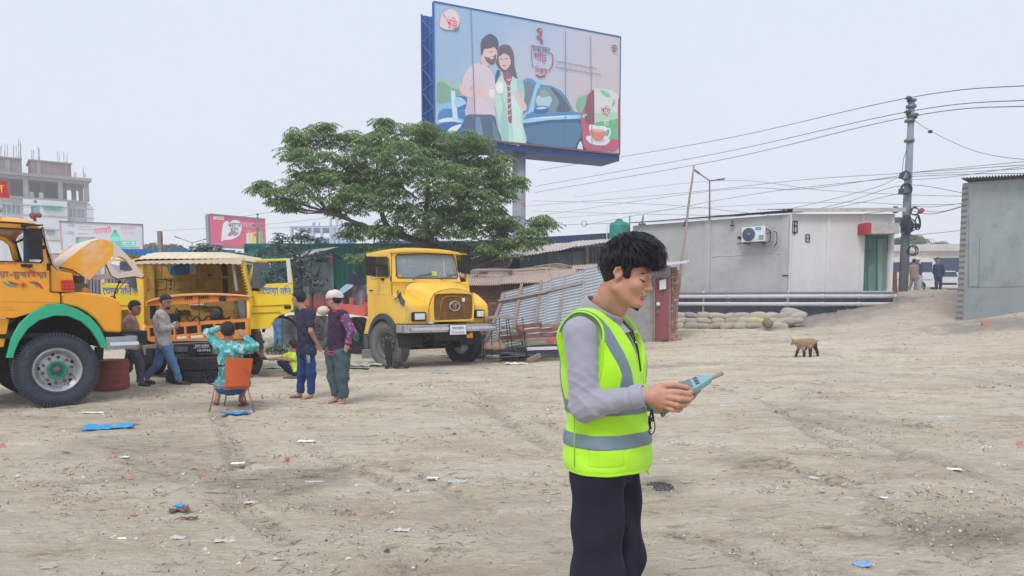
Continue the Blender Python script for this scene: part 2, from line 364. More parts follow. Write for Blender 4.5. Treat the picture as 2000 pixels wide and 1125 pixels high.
brick_ms=[mat('red_brick_%s'%a,c,.9,vary=.2,vscale=12,bump=.4,bscale=60)for a,c in(('a',rgb(158,114,102)),('b',rgb(138,106,100)),('c',rgb(176,142,126)),('d',rgb(130,112,112)))]
mortar_m=mat('mortar',rgb(150,140,134),.95,vary=.2,vscale=8,bump=.4)
wood_m=mat('weathered_wood',rgb(150,136,126),.85,vary=.25,vscale=3,stretch=(1,8,8),bump=.3,dirt=(rgb(110,84,76),4,.5,.6))
wood_r=mat('red_brown_wood',rgb(142,92,86),.85,vary=.25,vscale=3,bump=.3,dirt=(rgb(94,60,58),5,.5,.6))
tin_m=mat('galvanised_tin',rgb(165,172,180),.5,metal=.35,vary=.12,vscale=1.5,dirt=(rgb(128,124,122),2.5,.58,.5),dirt2=(rgb(140,108,92),5,.68,.5))
tin_b=mat('blue_grey_tin',rgb(94,124,150),.55,metal=.2,vary=.2,vscale=1.5,dirt=(rgb(60,80,110),1.5,.5,.8))
tin_db=mat('dark_blue_tin',rgb(44,66,104),.6,vary=.2,vscale=1.2)
tin_rust=mat('rusted_tin_roof',rgb(188,170,158),.85,vary=.15,vscale=2,dirt=(rgb(160,138,124),2,.5,.6),dirt2=(rgb(205,190,180),4,.6,.6),bump=.2)
green_tin=mat('green_painted_tin',rgb(22,128,118),.6,vary=.14,vscale=1.2,dirt=(rgb(60,150,140),2.5,.6,.5))
blue_tin=mat('blue_painted_tin',rgb(26,110,176),.6,vary=.14,vscale=1.2)
white_m=mat('white_paint',rgb(222,226,232),.6,vary=.05)
def atz(u,v,z):
 d=ray(u,v);return Vector((0,0,CAMZ))+d*((z-CAMZ)/d.z)
def lerp(a,b,t):return a+(b-a)*t
def sheet(mb,A,B,C,D,ribs,amp=.012,along='v',thick=.004,per=6,wob=0):
 """corrugated sheet over corners A(0,0) B(1,0) C(1,1) D(0,1); ribs counted across u when along='v'"""
 A,B,C,D=map(Vector,(A,B,C,D));n=(B-A).cross(D-A).normalized()
 nu=ribs*per+1
 def f(a,b,off=0):
  p,q=(a,b)if along=='v' else(b,a)
  P=lerp(lerp(A,B,p),lerp(D,C,p),q);wv=wob*(mnoise.noise(P*1.3))if wob else 0
  return P+n*(amp*math.cos(a*ribs*2*math.pi)+off+wv)
 mb.grid(lambda a,b:f(a,b),nu,6);mb.grid(lambda a,b:f(a,b,-thick),nu,6)
def brickrun(parent,a,b,z0,z1,ms,depth=.1,blen=.24,bh=.072,gap=.012,nrm=None,limit=300,world=True,skip=None):
 """single bricks laid in stretcher bond from a to b"""
 a=Vector(a);b=Vector(b);L=(b-a).length;d=(b-a)/L;nrm=nrm or Vector((d.y,-d.x,0));k=0;cache={}
 rows=int((z1-z0)/(bh+gap));ang=math.atan2(d.y,d.x)
 for r in range(rows):
  x=-(blen/2 if r%2 else 0)
  while x<L-.02:
   x0=max(0,x);x1=min(L,x+blen);x+=blen+gap
   if x1-x0<.04 or k>=limit:continue
   c=a+d*((x0+x1)/2);c.z=z0+(r+.5)*(bh+gap)
   if skip and skip(c):continue
   ln=round(x1-x0,2);mi=random.randrange(len(ms));key=(ln,mi)
   if key not in cache:
    m_=MB();m_.box((0,0,0),(ln,depth,bh));me=m_.mesh('brick');me.materials.append(ms[mi]);cache[key]=me
   o=bpy.data.objects.new('brick',cache[key]);COL.objects.link(o);o.parent=parent
   p=c+nrm*random.uniform(-.008,.008);P=parent.location;o.location=p-P;o.rotation_euler=(0,0,ang+random.uniform(-.02,.02));k+=1
# ================================================================ GREY SHOP BUILDING WITH PIPES
ZT=4.75
C0=atz(1543,418,ZT);A0=atz(1236,441,ZT);B0=atz(1748,417.5,ZT)
for p in(C0,A0,B0):p.z=0
FL=at(1543,570,C0.y).z
def build_shop():
 t=thing('single_storey_shop','long grey plastered single storey shop building with two white pipes along its plinth','building',(C0.x,C0.y,0))
 back=(C0-A0).normalized();nA=Vector((back.y,-back.x,0));dB=(B0-C0).normalized();nB=Vector((dB.y,-dB.x,0))
 inA=-nA;inB=-nB
 D0=B0+Vector((.6,7,0));E0=A0+Vector((1.5,8,0))
 m=MB();m.slab([Vector((p.x,p.y,FL))for p in(A0,C0)]+[Vector((p.x,p.y,ZT))for p in(C0,A0)],.2);m.build('side_wall',plaster,t,True)
 # right-hand facade: blank wall, then the glazed bay
 uW=1680;P1=onplane(uW,500,C0,nB);P1.z=0;P2=onplane(1737,500,C0,nB);P2.z=0
 m=MB();m.slab([Vector((p.x,p.y,FL))for p in(C0,P1)]+[Vector((p.x,p.y,ZT))for p in(P1,C0)],.2)
 zt=onplane(1700,456,C0,nB).z
 m.slab([Vector((p.x,p.y,zt))for p in(P1,B0)]+[Vector((p.x,p.y,ZT))for p in(B0,P1)],.2)
 m.slab([Vector((p.x,p.y,FL))for p in(P2,B0)]+[Vector((p.x,p.y,zt))for p in(B0,P2)],.2)
 m.build('front_wall',plaster_w,t,True)
 m=MB();m.slab([Vector((p.x,p.y,FL))for p in(B0,D0)]+[Vector((p.x,p.y,ZT))for p in(D0,B0)],.2);m.slab([Vector((p.x,p.y,FL))for p in(D0,E0)]+[Vector((p.x,p.y,ZT))for p in(E0,D0)],.2)
 m.slab([Vector((p.x,p.y,FL))for p in(E0,A0)]+[Vector((p.x,p.y,ZT))for p in(A0,E0)],.2);m.build('rear_wall',plaster,t,True)
 # pilasters (proud strips)
 def strip(face,u0,u1,mm,name='pilaster',pr=.05,z0=None,z1=None):
  n=nA if face=='A' else nB;q=onplane(u0,500,C0,n);r=onplane(u1,500,C0,n);m=MB();d=(r-q);d.z=0
  c=(q+r)/2;c.z=0;L=d.length;z0=FL if z0 is None else z0;z1=ZT-.02 if z1 is None else z1
  m.box((c.x+n.x*pr/2,c.y+n.y*pr/2,(z0+z1)/2),(L,pr,z1-z0),(0,0,math.atan2(d.y,d.x)));m.build(name,mm,t,True)
 strip('A',1376,1388,plaster);strip('A',1526,1540,plaster);strip('B',1613,1620,plaster_w);strip('B',1679,1687,plaster_w);strip('B',1738,1744,white_m)
 strip('A',1543,1546,plaster_w,'corner_bead',.04)
 # plinth
 for(a,b,nn)in((A0,C0,nA),(C0,B0,nB)):
  d=(b-a).normalized()
  m=MB();c=(a+b)/2;L=(b-a).length;m.box((c.x-nn.x*.05,c.y-nn.y*.05,FL/2-.1),(L+.02,.26,FL+.2-.22),(0,0,math.atan2(d.y,d.x)));m.build('plinth',plinth_m,t,True)
  m=MB();m.box((c.x+nn.x*0,c.y+nn.y*0,FL-.055),(L+.1,.3,.11),(0,0,math.atan2(d.y,d.x)));m.build('plinth_course',plinth_top,t,True)
 # pipes on brackets
 for dz in(.17,.46):
  z=FL-dz;q=A0+nA*.24;r=C0+nA*.24+nB*.12;s=B0+nB*.24
  pts=[Vector((p.x,p.y,z-.0*i))for i,p in enumerate([q,lerp(q,r,.5)-Vector((0,0,.03)),r,lerp(r,s,.5),s])]
  m=MB();m.tube(bez(pts[:3],4)[:-1]+bez(pts[2:],4),.075,10);m.build('drain_pipe',pipe_m,t,True)
  for k in range(7):
   f=k/6;p=(lerp(q,r,f*2)if f<.5 else lerp(r,s,f*2-1));m=MB();d=(r-q if f<.5 else s-r).normalized();m.cyl((p.x-d.x*.05,p.y-d.y*.05,z),(p.x+d.x*.05,p.y+d.y*.05,z),.088,10);m.build('pipe_coupling',pipe_m,t,True)
 for u in(1376,1541):
  p=onplane(u,590,C0,nA)+nA*.1;m=MB();m.cyl((p.x,p.y,FL-.95),(p.x,p.y,FL+.05),.04,8);m.build('down_pipe',plaster_w,t,True)
 # roofs
 m=MB();ov=.25
 a,b,c,d=A0+nA*ov,C0+nA*ov,lerp(C0,D0,.9),E0
 sheet(m,(a.x,a.y,ZT+.10),(b.x,b.y,ZT+.12),(D0.x,D0.y,ZT+1.0),(E0.x,E0.y,ZT+1.0),46,.018)
 m.build('corrugated_roof',roofdark,t,True)
 m=MB();q,r=C0+nB*.3,B0+nB*.3+dB*.25
 m.slab([Vector((q.x,q.y,ZT+.05)),Vector((r.x,r.y,ZT+.05)),Vector((r.x,r.y,ZT+.17)),Vector((q.x,q.y,ZT+.17))],.03)
 m.slab([Vector((q.x,q.y,ZT+.175)),Vector((r.x,r.y,ZT+.19)),Vector((D0.x,D0.y,ZT+1.02)),Vector((C0.x+1,D0.y,ZT+1.02))],.02)
 m.build('fascia',fascia_m,t,True)
 # glazing
 off=-.08
 def onB(u,v,o=off):return onplane(u,v,C0+nB*o,nB)
 m=MB();m.slab([onB(1686,569),onB(1737,569),onB(1737,457),onB(1686,457)],.012);m.build('glass_pane',glass_t,t,True)
 for u0,u1,v0,v1 in((1686,1690,457,569),(1694,1696,466,569),(1712,1714.5,457,569),(1734,1737,457,569),(1686,1737,457,466)):
  m=MB();m.slab([onB(u0,v1,off+.05),onB(u1,v1,off+.05),onB(u1,v0,off+.05),onB(u0,v0,off+.05)],.06);m.build('glazing_bar',teal_m,t,True)
 m=MB();m.slab([onB(1684,574,.06),onB(1745,574,.06),onB(1745,568.5,.06),onB(1684,568.5,.06)],.14);m.build('door_sill',white_m,t,True)
 m=MB();m.slab([onB(1715,569,-.5),onB(1737,569,-.5),onB(1737,458,-.5),onB(1715,458,-.5)],.02);m.build('curtain',mat('pale_curtain',rgb(206,212,186),.9,vary=.1,stretch=(14,14,.3)),t,True)
 m=MB();m.slab([onB(1670,569,-1.6),onB(1728,569,-1.6),onB(1728,450,-1.6),onB(1670,450,-1.6)],.02);m.build('interior_partition',inner_m,t,True)
 m=MB();m.slab([onB(1692,538,-1.5),onB(1730,538,-1.5),onB(1730,492,-1.5),onB(1692,486,-1.5)],.02);m.build('interior_poster',mat('dull_red_poster',rgb(172,80,92),.7),t,True)
 m=MB();m.slab([onB(1692,568,-1.1),onB(1716,568,-1.1),onB(1716,545,-1.1),onB(1708,515,-1.1),onB(1702,515,-1.1),onB(1692,535,-1.1)],.1);m.build('counter',white_m,t,True)
 # canopy
 q=onplane(1690,446,C0+nB*.55,nB);m=MB();z0=q.z-.19;z1=q.z+.19
 p0,p1,p2=onplane(1689,446,C0+nB*.6,nB),onplane(1702,446,C0+nB*.6,nB),onplane(1757,446,C0+nB*.6,nB)
 def blk(p,r_,name,mm,e=0):
  m=MB();poly=[p,r_,r_-nB*.62,p-nB*.62];m.prism([(k.x,k.y)for k in poly],z0-e,z1+e,'xy');m.build(name,mm,t,True)
 blk(p0,p1,'canopy_end_board',mat('red_board',rgb(1,1,1)),.01);blk(p1,p2,'canopy',fascia_m)
 # conduit box and marks on the white wall, hooks on the side wall
 def onA(u,v,o=.02):return onplane(u,v,C0+nA*o,nA)
 m=MB()
 for(u0,v0,u1,v1)in((1547,432,1558,432),(1547,454,1558,454),(1548,432,1548,454),(1552,434,1552,458),(1557,432,1557,453),(1550,440,1556,441)):m.bar(onplane(u0,v0,C0+nB*.03,nB),onplane(u1,v1,C0+nB*.03,nB),.03)
 m.build('conduit_frame',black_m,t,True)
 m=MB()
 for(u0,v0,u1,v1)in((1574,458,1581,458),(1574,472,1581,472),(1574,458,1574,472),(1581,458,1581,472),(1574,465,1581,465)):m.bar(onplane(u0,v0,C0+nB*.03,nB),onplane(u1,v1,C0+nB*.03,nB),.025)
 m.build('socket_frame',black_m,t,True)
 for u in(1430,1338):
  m=MB();m.bar(onA(u,430,.1),onA(u,441,.1),.03);m.bar(onA(u-4,441,.1),onA(u+4,441,.1),.05);m.build('wall_hook',black_m,t,True)
 m=MB();m.bar(onplane(1528,538,C0+nA*.07,nA),onplane(1540,538,C0+nA*.07,nA),.03);m.build('wall_rebate',black_m,t,True)
 # plaster joint on side wall
 m=MB();m.tube([onA(u,v,.012)for u,v in((1390,503),(1405,499),(1430,500),(1460,496),(1500,493),(1524,496))],.012,5);m.build('plaster_seam',plaster_w,t,True)
 # air conditioner: outdoor unit on bracket
 q=onA(1474,458,.32);ac=thing('air_conditioner','white outdoor air conditioner unit with round dark fan bracketed to the grey wall','air conditioner',q)
 ac.rotation_euler.z=math.atan2(back.y,back.x);acw=mat('ac_casing',rgb(222,224,226),.5,vary=.05,vscale=4,dirt=(rgb(180,176,170),3,.6,.4))
 m=MB();m.box((0,0,0),(.92,.32,.58));m.build('casing',acw,ac,bevel=.02)
 m=MB();m.lathe([(.0,0),(.23,0),(.25,-.02),(.25,.03)],(-.17,-.165,0),'y',28);m.build('fan_recess',mat('fan_blue',rgb(64,82,112),.6),ac)
 m=MB()
 for k in range(5):m.lathe([(.05+.045*k,-.03),(.058+.045*k,-.03),(.058+.045*k,-.022),(.05+.045*k,-.022)],(-.17,-.165,0),'y',24)
 for k in range(6):a=k*math.pi/3;m.bar((-.17,-.19,0),(-.17+.24*math.cos(a),-.19,.24*math.sin(a)),.01)
 m.lathe([(0,-.04),(.05,-.035),(.05,-.02)],(-.17,-.165,0),'y',16)
 m.build('fan_guard',mat('guard_grey',rgb(120,134,156),.5),ac)
 m=MB();m.box((.2,-.164,.2),(.22,.01,.11));m.build('badge',mat('sky_blue_badge',rgb(30,150,205),.5),ac)
 text('Midea',white_m,ac,(.2,-.171,.2),(1,0,0),(0,0,1),width=.17,world=False,name='badge_lettering')
 m=MB()
 for i in range(12):m.box((.32,-.163,-.05-.015*i),(.2,.006,.006))
 m.build('vent_slats',mat('guard_grey',rgb(1,1,1)),ac)
 m=MB()
 for x in(-.32,.3):m.bar((x,.3,-.33),(x,-.3,-.33),.05,.04);m.bar((x,.3,-.05),(x,-.2,-.33),.03,.03)
 m.bar((-.6,-.24,-.32),(.45,-.24,-.32),.04,.03);m.build('bracket',mat('rusty_bracket',rgb(70,60,66),.7),ac)
 m=MB();m.tube(bez([(.44,0,.15),(.56,-.05,.16),(.72,0,-.02),(.66,0,-.3),(.5,.05,-.42),(.25,.15,-.42)],6),.045,8);m.build('insulated_hose',mat('grey_lagging',rgb(150,150,160),.8,bump=.5),ac)
 m=MB();m.tube(bez([(.44,-.05,.2),(.6,-.08,.1),(.62,0,-.2),(.5,.1,-.36)],6),.02,6);m.tube(bez([(.44,0,.0),(.8,.05,.05),(.82,.1,-.35),(.7,.2,-.45)],6),.018,6);m.build('cable',black_m,ac)
 m=MB();m.tube(bez([(-.46,0,-.12),(-.55,0,-.08),(-.6,.1,-.15),(-.68,.2,-.05)],5),.03,6);m.sphere((-.66,.1,-.08),.07,10);m.build('connector_box',black_m,ac)
build_shop()
# ================================================================ SANDBAGS
def build_bags():
 sb=[mat('sandbag_%s'%a,c,.95,vary=.12,vscale=6,bump=.35,bscale=50,dirt=(rgb(150,142,130),3,.55,.5))for a,c in(('pale',rgb(180,173,162)),('grey',rgb(166,160,152)),('tan',rgb(176,168,152)))]
 ylw=mat('sandbag_yellow',rgb(196,184,130),.95,vary=.12,vscale=6,bump=.35,bscale=50)
 def bagmesh(seed,L=.62,W=.4,H=.24):
  rs=random.Random(seed);m=MB();off=Vector((seed*7.1,seed*3.3,0))
  def f(a,b):
   th=a*2*math.pi;t=b*2-1;e=max(0,1-abs(t)**3.2)**.5;r=.25+.75*e if abs(t)<.999 else .12
   c,s_=math.cos(th),math.sin(th);c=math.copysign(abs(c)**.75,c);s_=math.copysign(abs(s_)**.75,s_)
   p=Vector((t*L/2,c*W/2*r,s_*H/2*(r if r<.5 else(.35+.65*r))));q=mnoise.noise((p+off)*6)*.035+mnoise.noise((p+off)*16)*.012
   return p*(1+q*2.2)+Vector((0,0,-.03*abs(t)))
  m.grid(f,18,15,True,True);return m
 ms=[bagmesh(k).mesh('sandbag')for k in range(7)]
 for k,me in enumerate(ms):me.materials.append(sb[k%3])
 yl=bagmesh(11).mesh('sandbag');yl.materials.append(ylw)
 k=0
 for row,(v,u0,u1)in enumerate(((636,1322,1545),(626.5,1330,1560),(616.5,1324,1580))):
  u=u0;yy=26.0+row*.18
  while u<u1:
   yb=lerp(26.6,24.9,min(1,(u-1320)/230))if True else yy
   yb+=row*.12;p=at(u,v,yb);is_y=row==1 and abs(u-1486)<12
   o=bpy.data.objects.new('sandbag',yl if is_y else ms[random.randrange(7)]);COL.objects.link(o)
   o.location=p;o.rotation_euler=(random.uniform(-.2,.2),random.uniform(-.24,.24),random.uniform(-.4,.35)-.1);s=random.uniform(.88,1.12);o.scale=(s*random.uniform(.85,1.2),1,random.uniform(.8,1.2)*1.05)
   course=('bottom','middle','top')[row]
   setp(o,'yellowish sandbag lying in the middle course of the grey sandbag wall' if is_y else 'filled grey sandbag in the %s course of the low wall below the pipes'%course,'sandbag','sandbags in the %s course'%course);u+=25*s+random.uniform(-2,3);k+=1
 p=at(1500,632,24.4);m=MB();m.lathe([(0,-.2),(.12,-.18),(.16,0),(.15,.15),(0,.19)],(0,0,0),'y',14);o=m.build('plastic_jar',mat('brown_jar',rgb(128,116,92),.6));o.location=p
 setp(o,'round brown plastic jar wedged between the sandbags beside the yellowish bag','jar')
 p=ground(1562,625);big=bagmesh(15,1.0,.6,.4).build('torn_sandbag',sb[0],bevel=0);big.location=(p.x-.1,p.y+.3,p.z+.22);big.rotation_euler=(0,.25,-.2);setp(big,'large torn pale sandbag slumped at the right end of the sandbag wall','sandbag')
 q=at(1405,638,25.3)
 m=MB()
 for i in range(420):
  u=random.uniform(1540,1760);v=640-(u-1540)*.33+random.uniform(-14,8);g=ground(u,min(v,640))if v>590 else None
  if g is None or g.y>40:continue
  m.sphere((g.x,g.y,g.z+.02),random.uniform(.02,.09),6,(1,random.uniform(.6,1),random.uniform(.4,.8)))
 m.build('rubble',mat('rubble_stone',rgb(150,146,142),.95,vary=.3,vscale=4,bump=.5),kind='stuff')
build_bags()
# ================================================================ RIGHT-HAND RENDERED BUILDING
def build_right():
 z1=5.05;c=atz(1893,356,z1);far=atz(2080,344,z1+.42);c.z=0;d=(far-c);d.z=0;d.normalize();n=Vector((d.y,-d.x,0));e=c+d*7
 t=thing('rendered_wall_building','tall grey cement rendered building with tin roof at the right edge','building',(c.x,c.y,0))
 sl_=.42/(far-atz(1893,356,z1)).length;bk=Vector((5.7,8,0))
 m=MB();m.slab([Vector((c.x,c.y,-.3)),Vector((e.x,e.y,-.3)),Vector((e.x,e.y,z1+7*sl_)),Vector((c.x,c.y,z1))],.22);m.build('front_wall',plaster_r,t,True)
 b=c+bk;m=MB();m.slab([Vector((b.x,b.y,-.3)),Vector((c.x+.03,c.y+.2,-.3)),Vector((c.x+.03,c.y+.2,z1)),Vector((b.x,b.y,z1))],.22);m.build('side_wall',plaster_r,t,True)
 def on(u,v,o=.0):return onplane(u,v,c+n*o,n)
 # slightly proud render fields: corner pilaster, upper and lower coats, plinth
 def fld(pts,pr,mm,nm):m=MB();m.slab([on(u,v,pr)for u,v in pts],pr+.01);m.build(nm,mm,t,True)
 fld([(1893,560),(1911,559),(1913,354),(1894,357)],.045,plaster_r,'pilaster')
 fld([(1880,700),(2100,690),(2100,560),(1886,562)],.05,mat('plinth_render',rgb(146,154,158),.9,vary=.12,vscale=.8,bump=.25,dirt=(rgb(120,124,126),.8,.5,.6)),'plinth')
 fld([(1912,561),(2100,558),(2100,447),(1975,452),(1950,459),(1914,465)],.018,plaster_r,'lower_coat')
 # bare brick edge: individual bricks toothing out of the corner
 k=0;z=.55
 while z<z1-.1:
  for j in range(1):
   ln=.10+.06*((k%2));m=MB();p=c-d*(ln/2-.11)+Vector((0,.13,0));m.box((0,0,0),(ln,.2,.072));o=m.build('brick',brick_ms[(0,3,1,3)[k%4]],t);o.location=Vector((p.x-c.x,p.y-c.y,z));o.rotation_euler.z=math.atan2(d.y,d.x)
  z+=.085;k+=1
 m=MB();q=c-d*.8+n*.35;r=e+n*.35
 sheet(m,(q.x,q.y,z1+.02),(r.x,r.y,z1+.05+7.5*sl_),(r.x+bk.x,r.y+bk.y,z1+1.2),(q.x+bk.x,q.y+bk.y,z1+.9),60,.03);m.build('corrugated_roof',roofdark,t,True)
build_right()
# ================================================================ SHEDS BEHIND
def wallq(t,name,pts,mm,ribs=0,amp=.015,th=.03,wob=0,along='v'):
 m=MB()
 if ribs:sheet(m,*pts,ribs,amp,along,wob=wob)
 else:m.slab(pts,th)
 return m.build(name,mm,t,True)
def build_sheds():
 # long dark blue tin shed behind the tree
 t=thing('dark_blue_tin_shed','long dark blue tin shed with sloping grey lean-to roof behind the tree','shed',(3,32,0))
 wallq(t,'roof_band',[at(860,520,33),at(1215,500,33),at(1215,453.5,33),at(860,475,33)],tin_db,40,.02)
 wallq(t,'roof_slope',[at(640,520,33.2),at(905,520,33.2),at(905,470,33.2),at(740,470,35)],tin_db)
 wallq(t,'lower_wall',[at(860,590,29.5),at(1200,590,29.5),at(1200,480,29.5),at(860,500,29.5)],tin_db,30,.02)
 for(u0,u1,va,vb,mm)in((1015,1068,496,495,tin_b),(1069,1118,494,493,mat('pale_blue_tin',rgb(118,140,162),.5,metal=.2,vary=.25,vscale=2)),(1119,1144,492,490,mat('silver_blue_tin',rgb(150,166,184),.45,metal=.3,vary=.3,vscale=3))):
  wallq(t,'tin_sheet',[at(u0,560,29.3),at(u1,560,29.3),at(u1,vb,29.3),at(u0,va,29.3)],mm,12,.02)
 wallq(t,'tin_sheet',[at(1150,560,29.35),at(1200,560,29.35),at(1200,484,29.35),at(1150,484,29.35)],mat('dull_slate_tin',rgb(80,88,106),.7,vary=.3),8,.02)
 m=MB();m.bar(at(1147,560,29.2),at(1147,480,29.2),.12);m.build('post',wood_m,t,True)
 tan=mat('lean_to_roof',rgb(192,184,178),.85,vary=.15,vscale=1.5,dirt=(rgb(160,148,140),2,.55,.6),bump=.2)
 wallq(t,'lean_to_sheet',[at(903,513,27.3),at(985,506,27.3),at(1005,478,31),at(960,489,31)],tan,10,.015,wob=.05)
 wallq(t,'lean_to_sheet',[at(975,506,27.3),at(1062,494,27.3),at(1068,478,31),at(1000,484,31)],tan,12,.015,wob=.06)
 wallq(t,'lean_to_sheet',[at(1048,497,27.2),at(1125,482,27.2),at(1125,472,31),at(1055,479,31)],tan,12,.015,wob=.06)
 wallq(t,'lean_to_sheet',[at(1112,484,27.2),at(1200,470,27.2),at(1200,465.5,31),at(1118,472,31)],tan,12,.015,wob=.03)
 # low brick hut with rusted tin roof
 t=thing('brick_hut','low brick hut with a dusty corrugated roof and coils of junk on top','shed',(0,20.5,0))
 a=at(890,600,20.4);b=at(1170,600,20.4);m=MB();m.box(((a.x+b.x)/2,20.5+.12,1.0),(b.x-a.x,.2,2.0));m.build('wall',mortar_m,t,True)
 m=MB();m.box((a.x,22,1.1),(.2,3,2.2));m.box((b.x,22,1.1),(.2,3,2.2));m.box(((a.x+b.x)/2,23.5,1.2),(b.x-a.x,.2,2.3));m.build('side_wall',mortar_m,t,True)
 a2=at(900,600,20.5);b2=at(1010,600,20.5)
 brickrun(t,(a2.x,20.45,0),(b2.x+.5,20.45,0),.55,1.93,brick_ms,limit=180)
 wallq(t,'roof_sheet',[at(893,556,20),at(985,556,20),at(1000,527,24.2),at(895,531,24.2)],tin_rust,22,.02,wob=.03)
 wallq(t,'roof_sheet',[at(975,555,19.95),at(1090,551,19.95),at(1080,520,24.2),at(990,526,24.2)],tin_rust,24,.02,wob=.03)
 wallq(t,'roof_sheet',[at(1080,552,19.9),at(1200,548,19.9),at(1190,515,24.2),at(1070,520,24.2)],tin_rust,24,.02,wob=.05)
 def roofp(u,v):  # a point on the hut roof plane
  P0,P1,P2=at(893,556,20),at(1090,551,19.95),at(1080,520,24.2);n=(P1-P0).cross(P2-P0).normalized();return onplane(u,v,P0+n*.04,n)
 def roofjunk(name,label,cat,build):
  m=MB();build(m);return m
 m=MB();c=roofp(963,532)
 m.lathe([(.52,0),(.62,0),(.62,.09),(.52,.09),(.52,0)],c,'z',28);o=m.build('tyre_ring',mat('dusty_rubber',rgb(150,142,136),.9,bump=.3));setp(o,'flat dusty hoop lying on the rusted hut roof above the truck grille','ring')
 m=MB();c=roofp(935,535);m.box(c+Vector((0,0,.05)),(.5,.3,.1),(0,0,.2));o=m.build('wood_block',wood_m,bevel=.01);setp(o,'grey wooden block on the hut roof beside the dusty hoop','wood block')
 m=MB();c=roofp(1085,524);m.tube(bez([c+Vector((-.7,0,.03)),c+Vector((-.3,.2,.1)),c+Vector((.1,-.1,.12)),c+Vector((.5,.1,.04)),c+Vector((.2,.3,.05)),c+Vector((-.2,.1,.1)),c+Vector((-.1,-.4,.03))],6),.035,6);o=m.build('twisted_branch',wood_m);setp(o,'tangle of crooked sticks on the hut roof behind the leaning tin','branch')
 m=MB();c=roofp(1150,528);m.lathe([(.38,0),(.4,.015),(.38,.03),(.36,.015),(.38,0)],c,'z',24);o=m.build('wire_hoop',steel_m);setp(o,'thin wire hoop lying on the dusty roof left of the man\'s head','wire hoop')
 m=MB();a=roofp(1000,533);b=roofp(1065,529);m.bar(a+Vector((0,0,.04)),b+Vector((0,0,.04)),.07,.05);o=m.build('plank',wood_m);setp(o,'single weathered plank laid flat along the hut roof','plank')
 m=MB();q=at(950,530,25.5);m.slab([at(948,528,25),at(988,526,25),at(1000,510,25.6),at(965,513,25.6)],.04);o=m.build('board',wood_m);setp(o,'slanting grey board propped under the lean-to roof edge','board')
 # red door hut
 t=thing('red_door_hut','small hut with maroon door, brick pillar and thin tin roof beside the man','shed',(4.4,22,0))
 g0=gz(4.4,22)
 gw=mat('peeling_grey_wall',rgb(160,158,160),.9,vary=.2,vscale=3,dirt=(rgb(70,120,170),3,.64,.8),bump=.3)
 wallq(t,'wall',[at(1170,668,22.05),at(1278,668,22.05),at(1278,520,22.05),at(1170,520,22.05)],gw,th=.15)
 wallq(t,'wall',[at(1278,545,22.05),at(1310,545,22.05),at(1310,519,22.05),at(1278,519,22.05)],gw,th=.15)
 dr=wallq(t,'door',[at(1279,667,22.0),at(1307,663,21.9),at(1307,541,21.9),at(1279,546,22.0)],mat('maroon_door',rgb(140,78,84),.6,vary=.15,vscale=2,dirt=(rgb(116,60,68),3,.55,.6),dirt2=(rgb(176,130,128),6,.66,.5)),th=.05)
 m=MB();m.slab([at(1288,566,21.85),at(1301,564,21.83),at(1301,545,21.83),at(1288,548,21.85)],.004);pp_=m.build('poster',white_m,dr,True)
 m=MB()
 for k in range(9):u=random.uniform(1289,1297);v=549+k*1.8;m.slab([at(u,v+1,21.835),at(u+random.uniform(1,4),v+1,21.832),at(u+3,v,21.832),at(u,v,21.835)],.001)
 m=MB();c=at(1285.5,594,21.9);m.lathe([(.0,-.004),(.06,-.004),(.06,0)],c,'y',20);m.build('round_sticker',white_m,dr,True)
 m=MB();c=at(1284,608,21.9);m.box(c,(.05,.05,.1));m.build('latch',steel_m,dr,True)
 for u in(1277.5,1308):m=MB();m.bar(at(u,668,21.95),at(u,540,21.95),.05);m.build('door_post',wood_m,t,True)
 m=MB();m.bar(at(1277,541,21.95),at(1310,540,21.95),.05);m.build('door_post',wood_m,t,True)
 m=MB();a=at(1310,600,22.1);b=at(1322,600,22.1);m.box(((a.x+b.x)/2,22.22,1.3),(b.x-a.x-.02,.2,2.6-.2));m.build('pillar_core',mortar_m,t,True)
 brickrun(t,(a.x,22.1,0),(b.x+.03,22.1,0),g0-.05,2.42,[brick_ms[0],brick_ms[2],brick_ms[1]],depth=.12,blen=.13)
 m=MB();m.box((a.x-.1,23.4,1.25),(.2,2.6,2.3));m.build('side_wall',mortar_m,t,True)
 wallq(t,'roof_sheet',[at(1170,533,21.3),at(1342,514,21.5),at(1350,508,24),at(1200,522,24)],mat('thin_roof_tin',rgb(196,192,190),.7,vary=.12),26,.012)
 # leaning corrugated screen
 t=thing('leaning_tin_screen','large leaning corrugated tin screen nailed to wooden battens beside the truck','tin screen',(2,19,0))
 TL,TR,BR,BL=at(980,573,19.55),at(1185,522,19.75),at(1175,655,18.5),at(945,690,18.35)
 def S(a,b,o=0):
  n=(BR-BL).cross(TL-BL).normalized();P=lerp(lerp(BL,BR,a),lerp(TL,TR,a),b);return P+n*o
 cuts=[(0,.48),(.46,.80),(.78,1.0)]
 for k,(c0,c1)in enumerate(cuts):
  m=MB();sheet(m,S(c0,0,.01*k),S(c1,0,.01*k),S(c1,1+.02*k,.01*k),S(c0,1+.02*k,.01*k),22,.026,'u',wob=.02,per=6);m.build('tin_sheet',tin_m,t,True)
 for(u0,v0,u1,v1)in((985,575,948,668),(1019,555,1003,640),(1058,548,1045,635),(1104,540,1090,635),(972,648,966,690)):
  n=(BR-BL).cross(TL-BL).normalized();m=MB();m.bar(onplane(u0,v0,BL+n*.06,n),onplane(u1,v1,BL+n*.06,n),.07,.05,n);m.build('batten',wood_m,t,True)
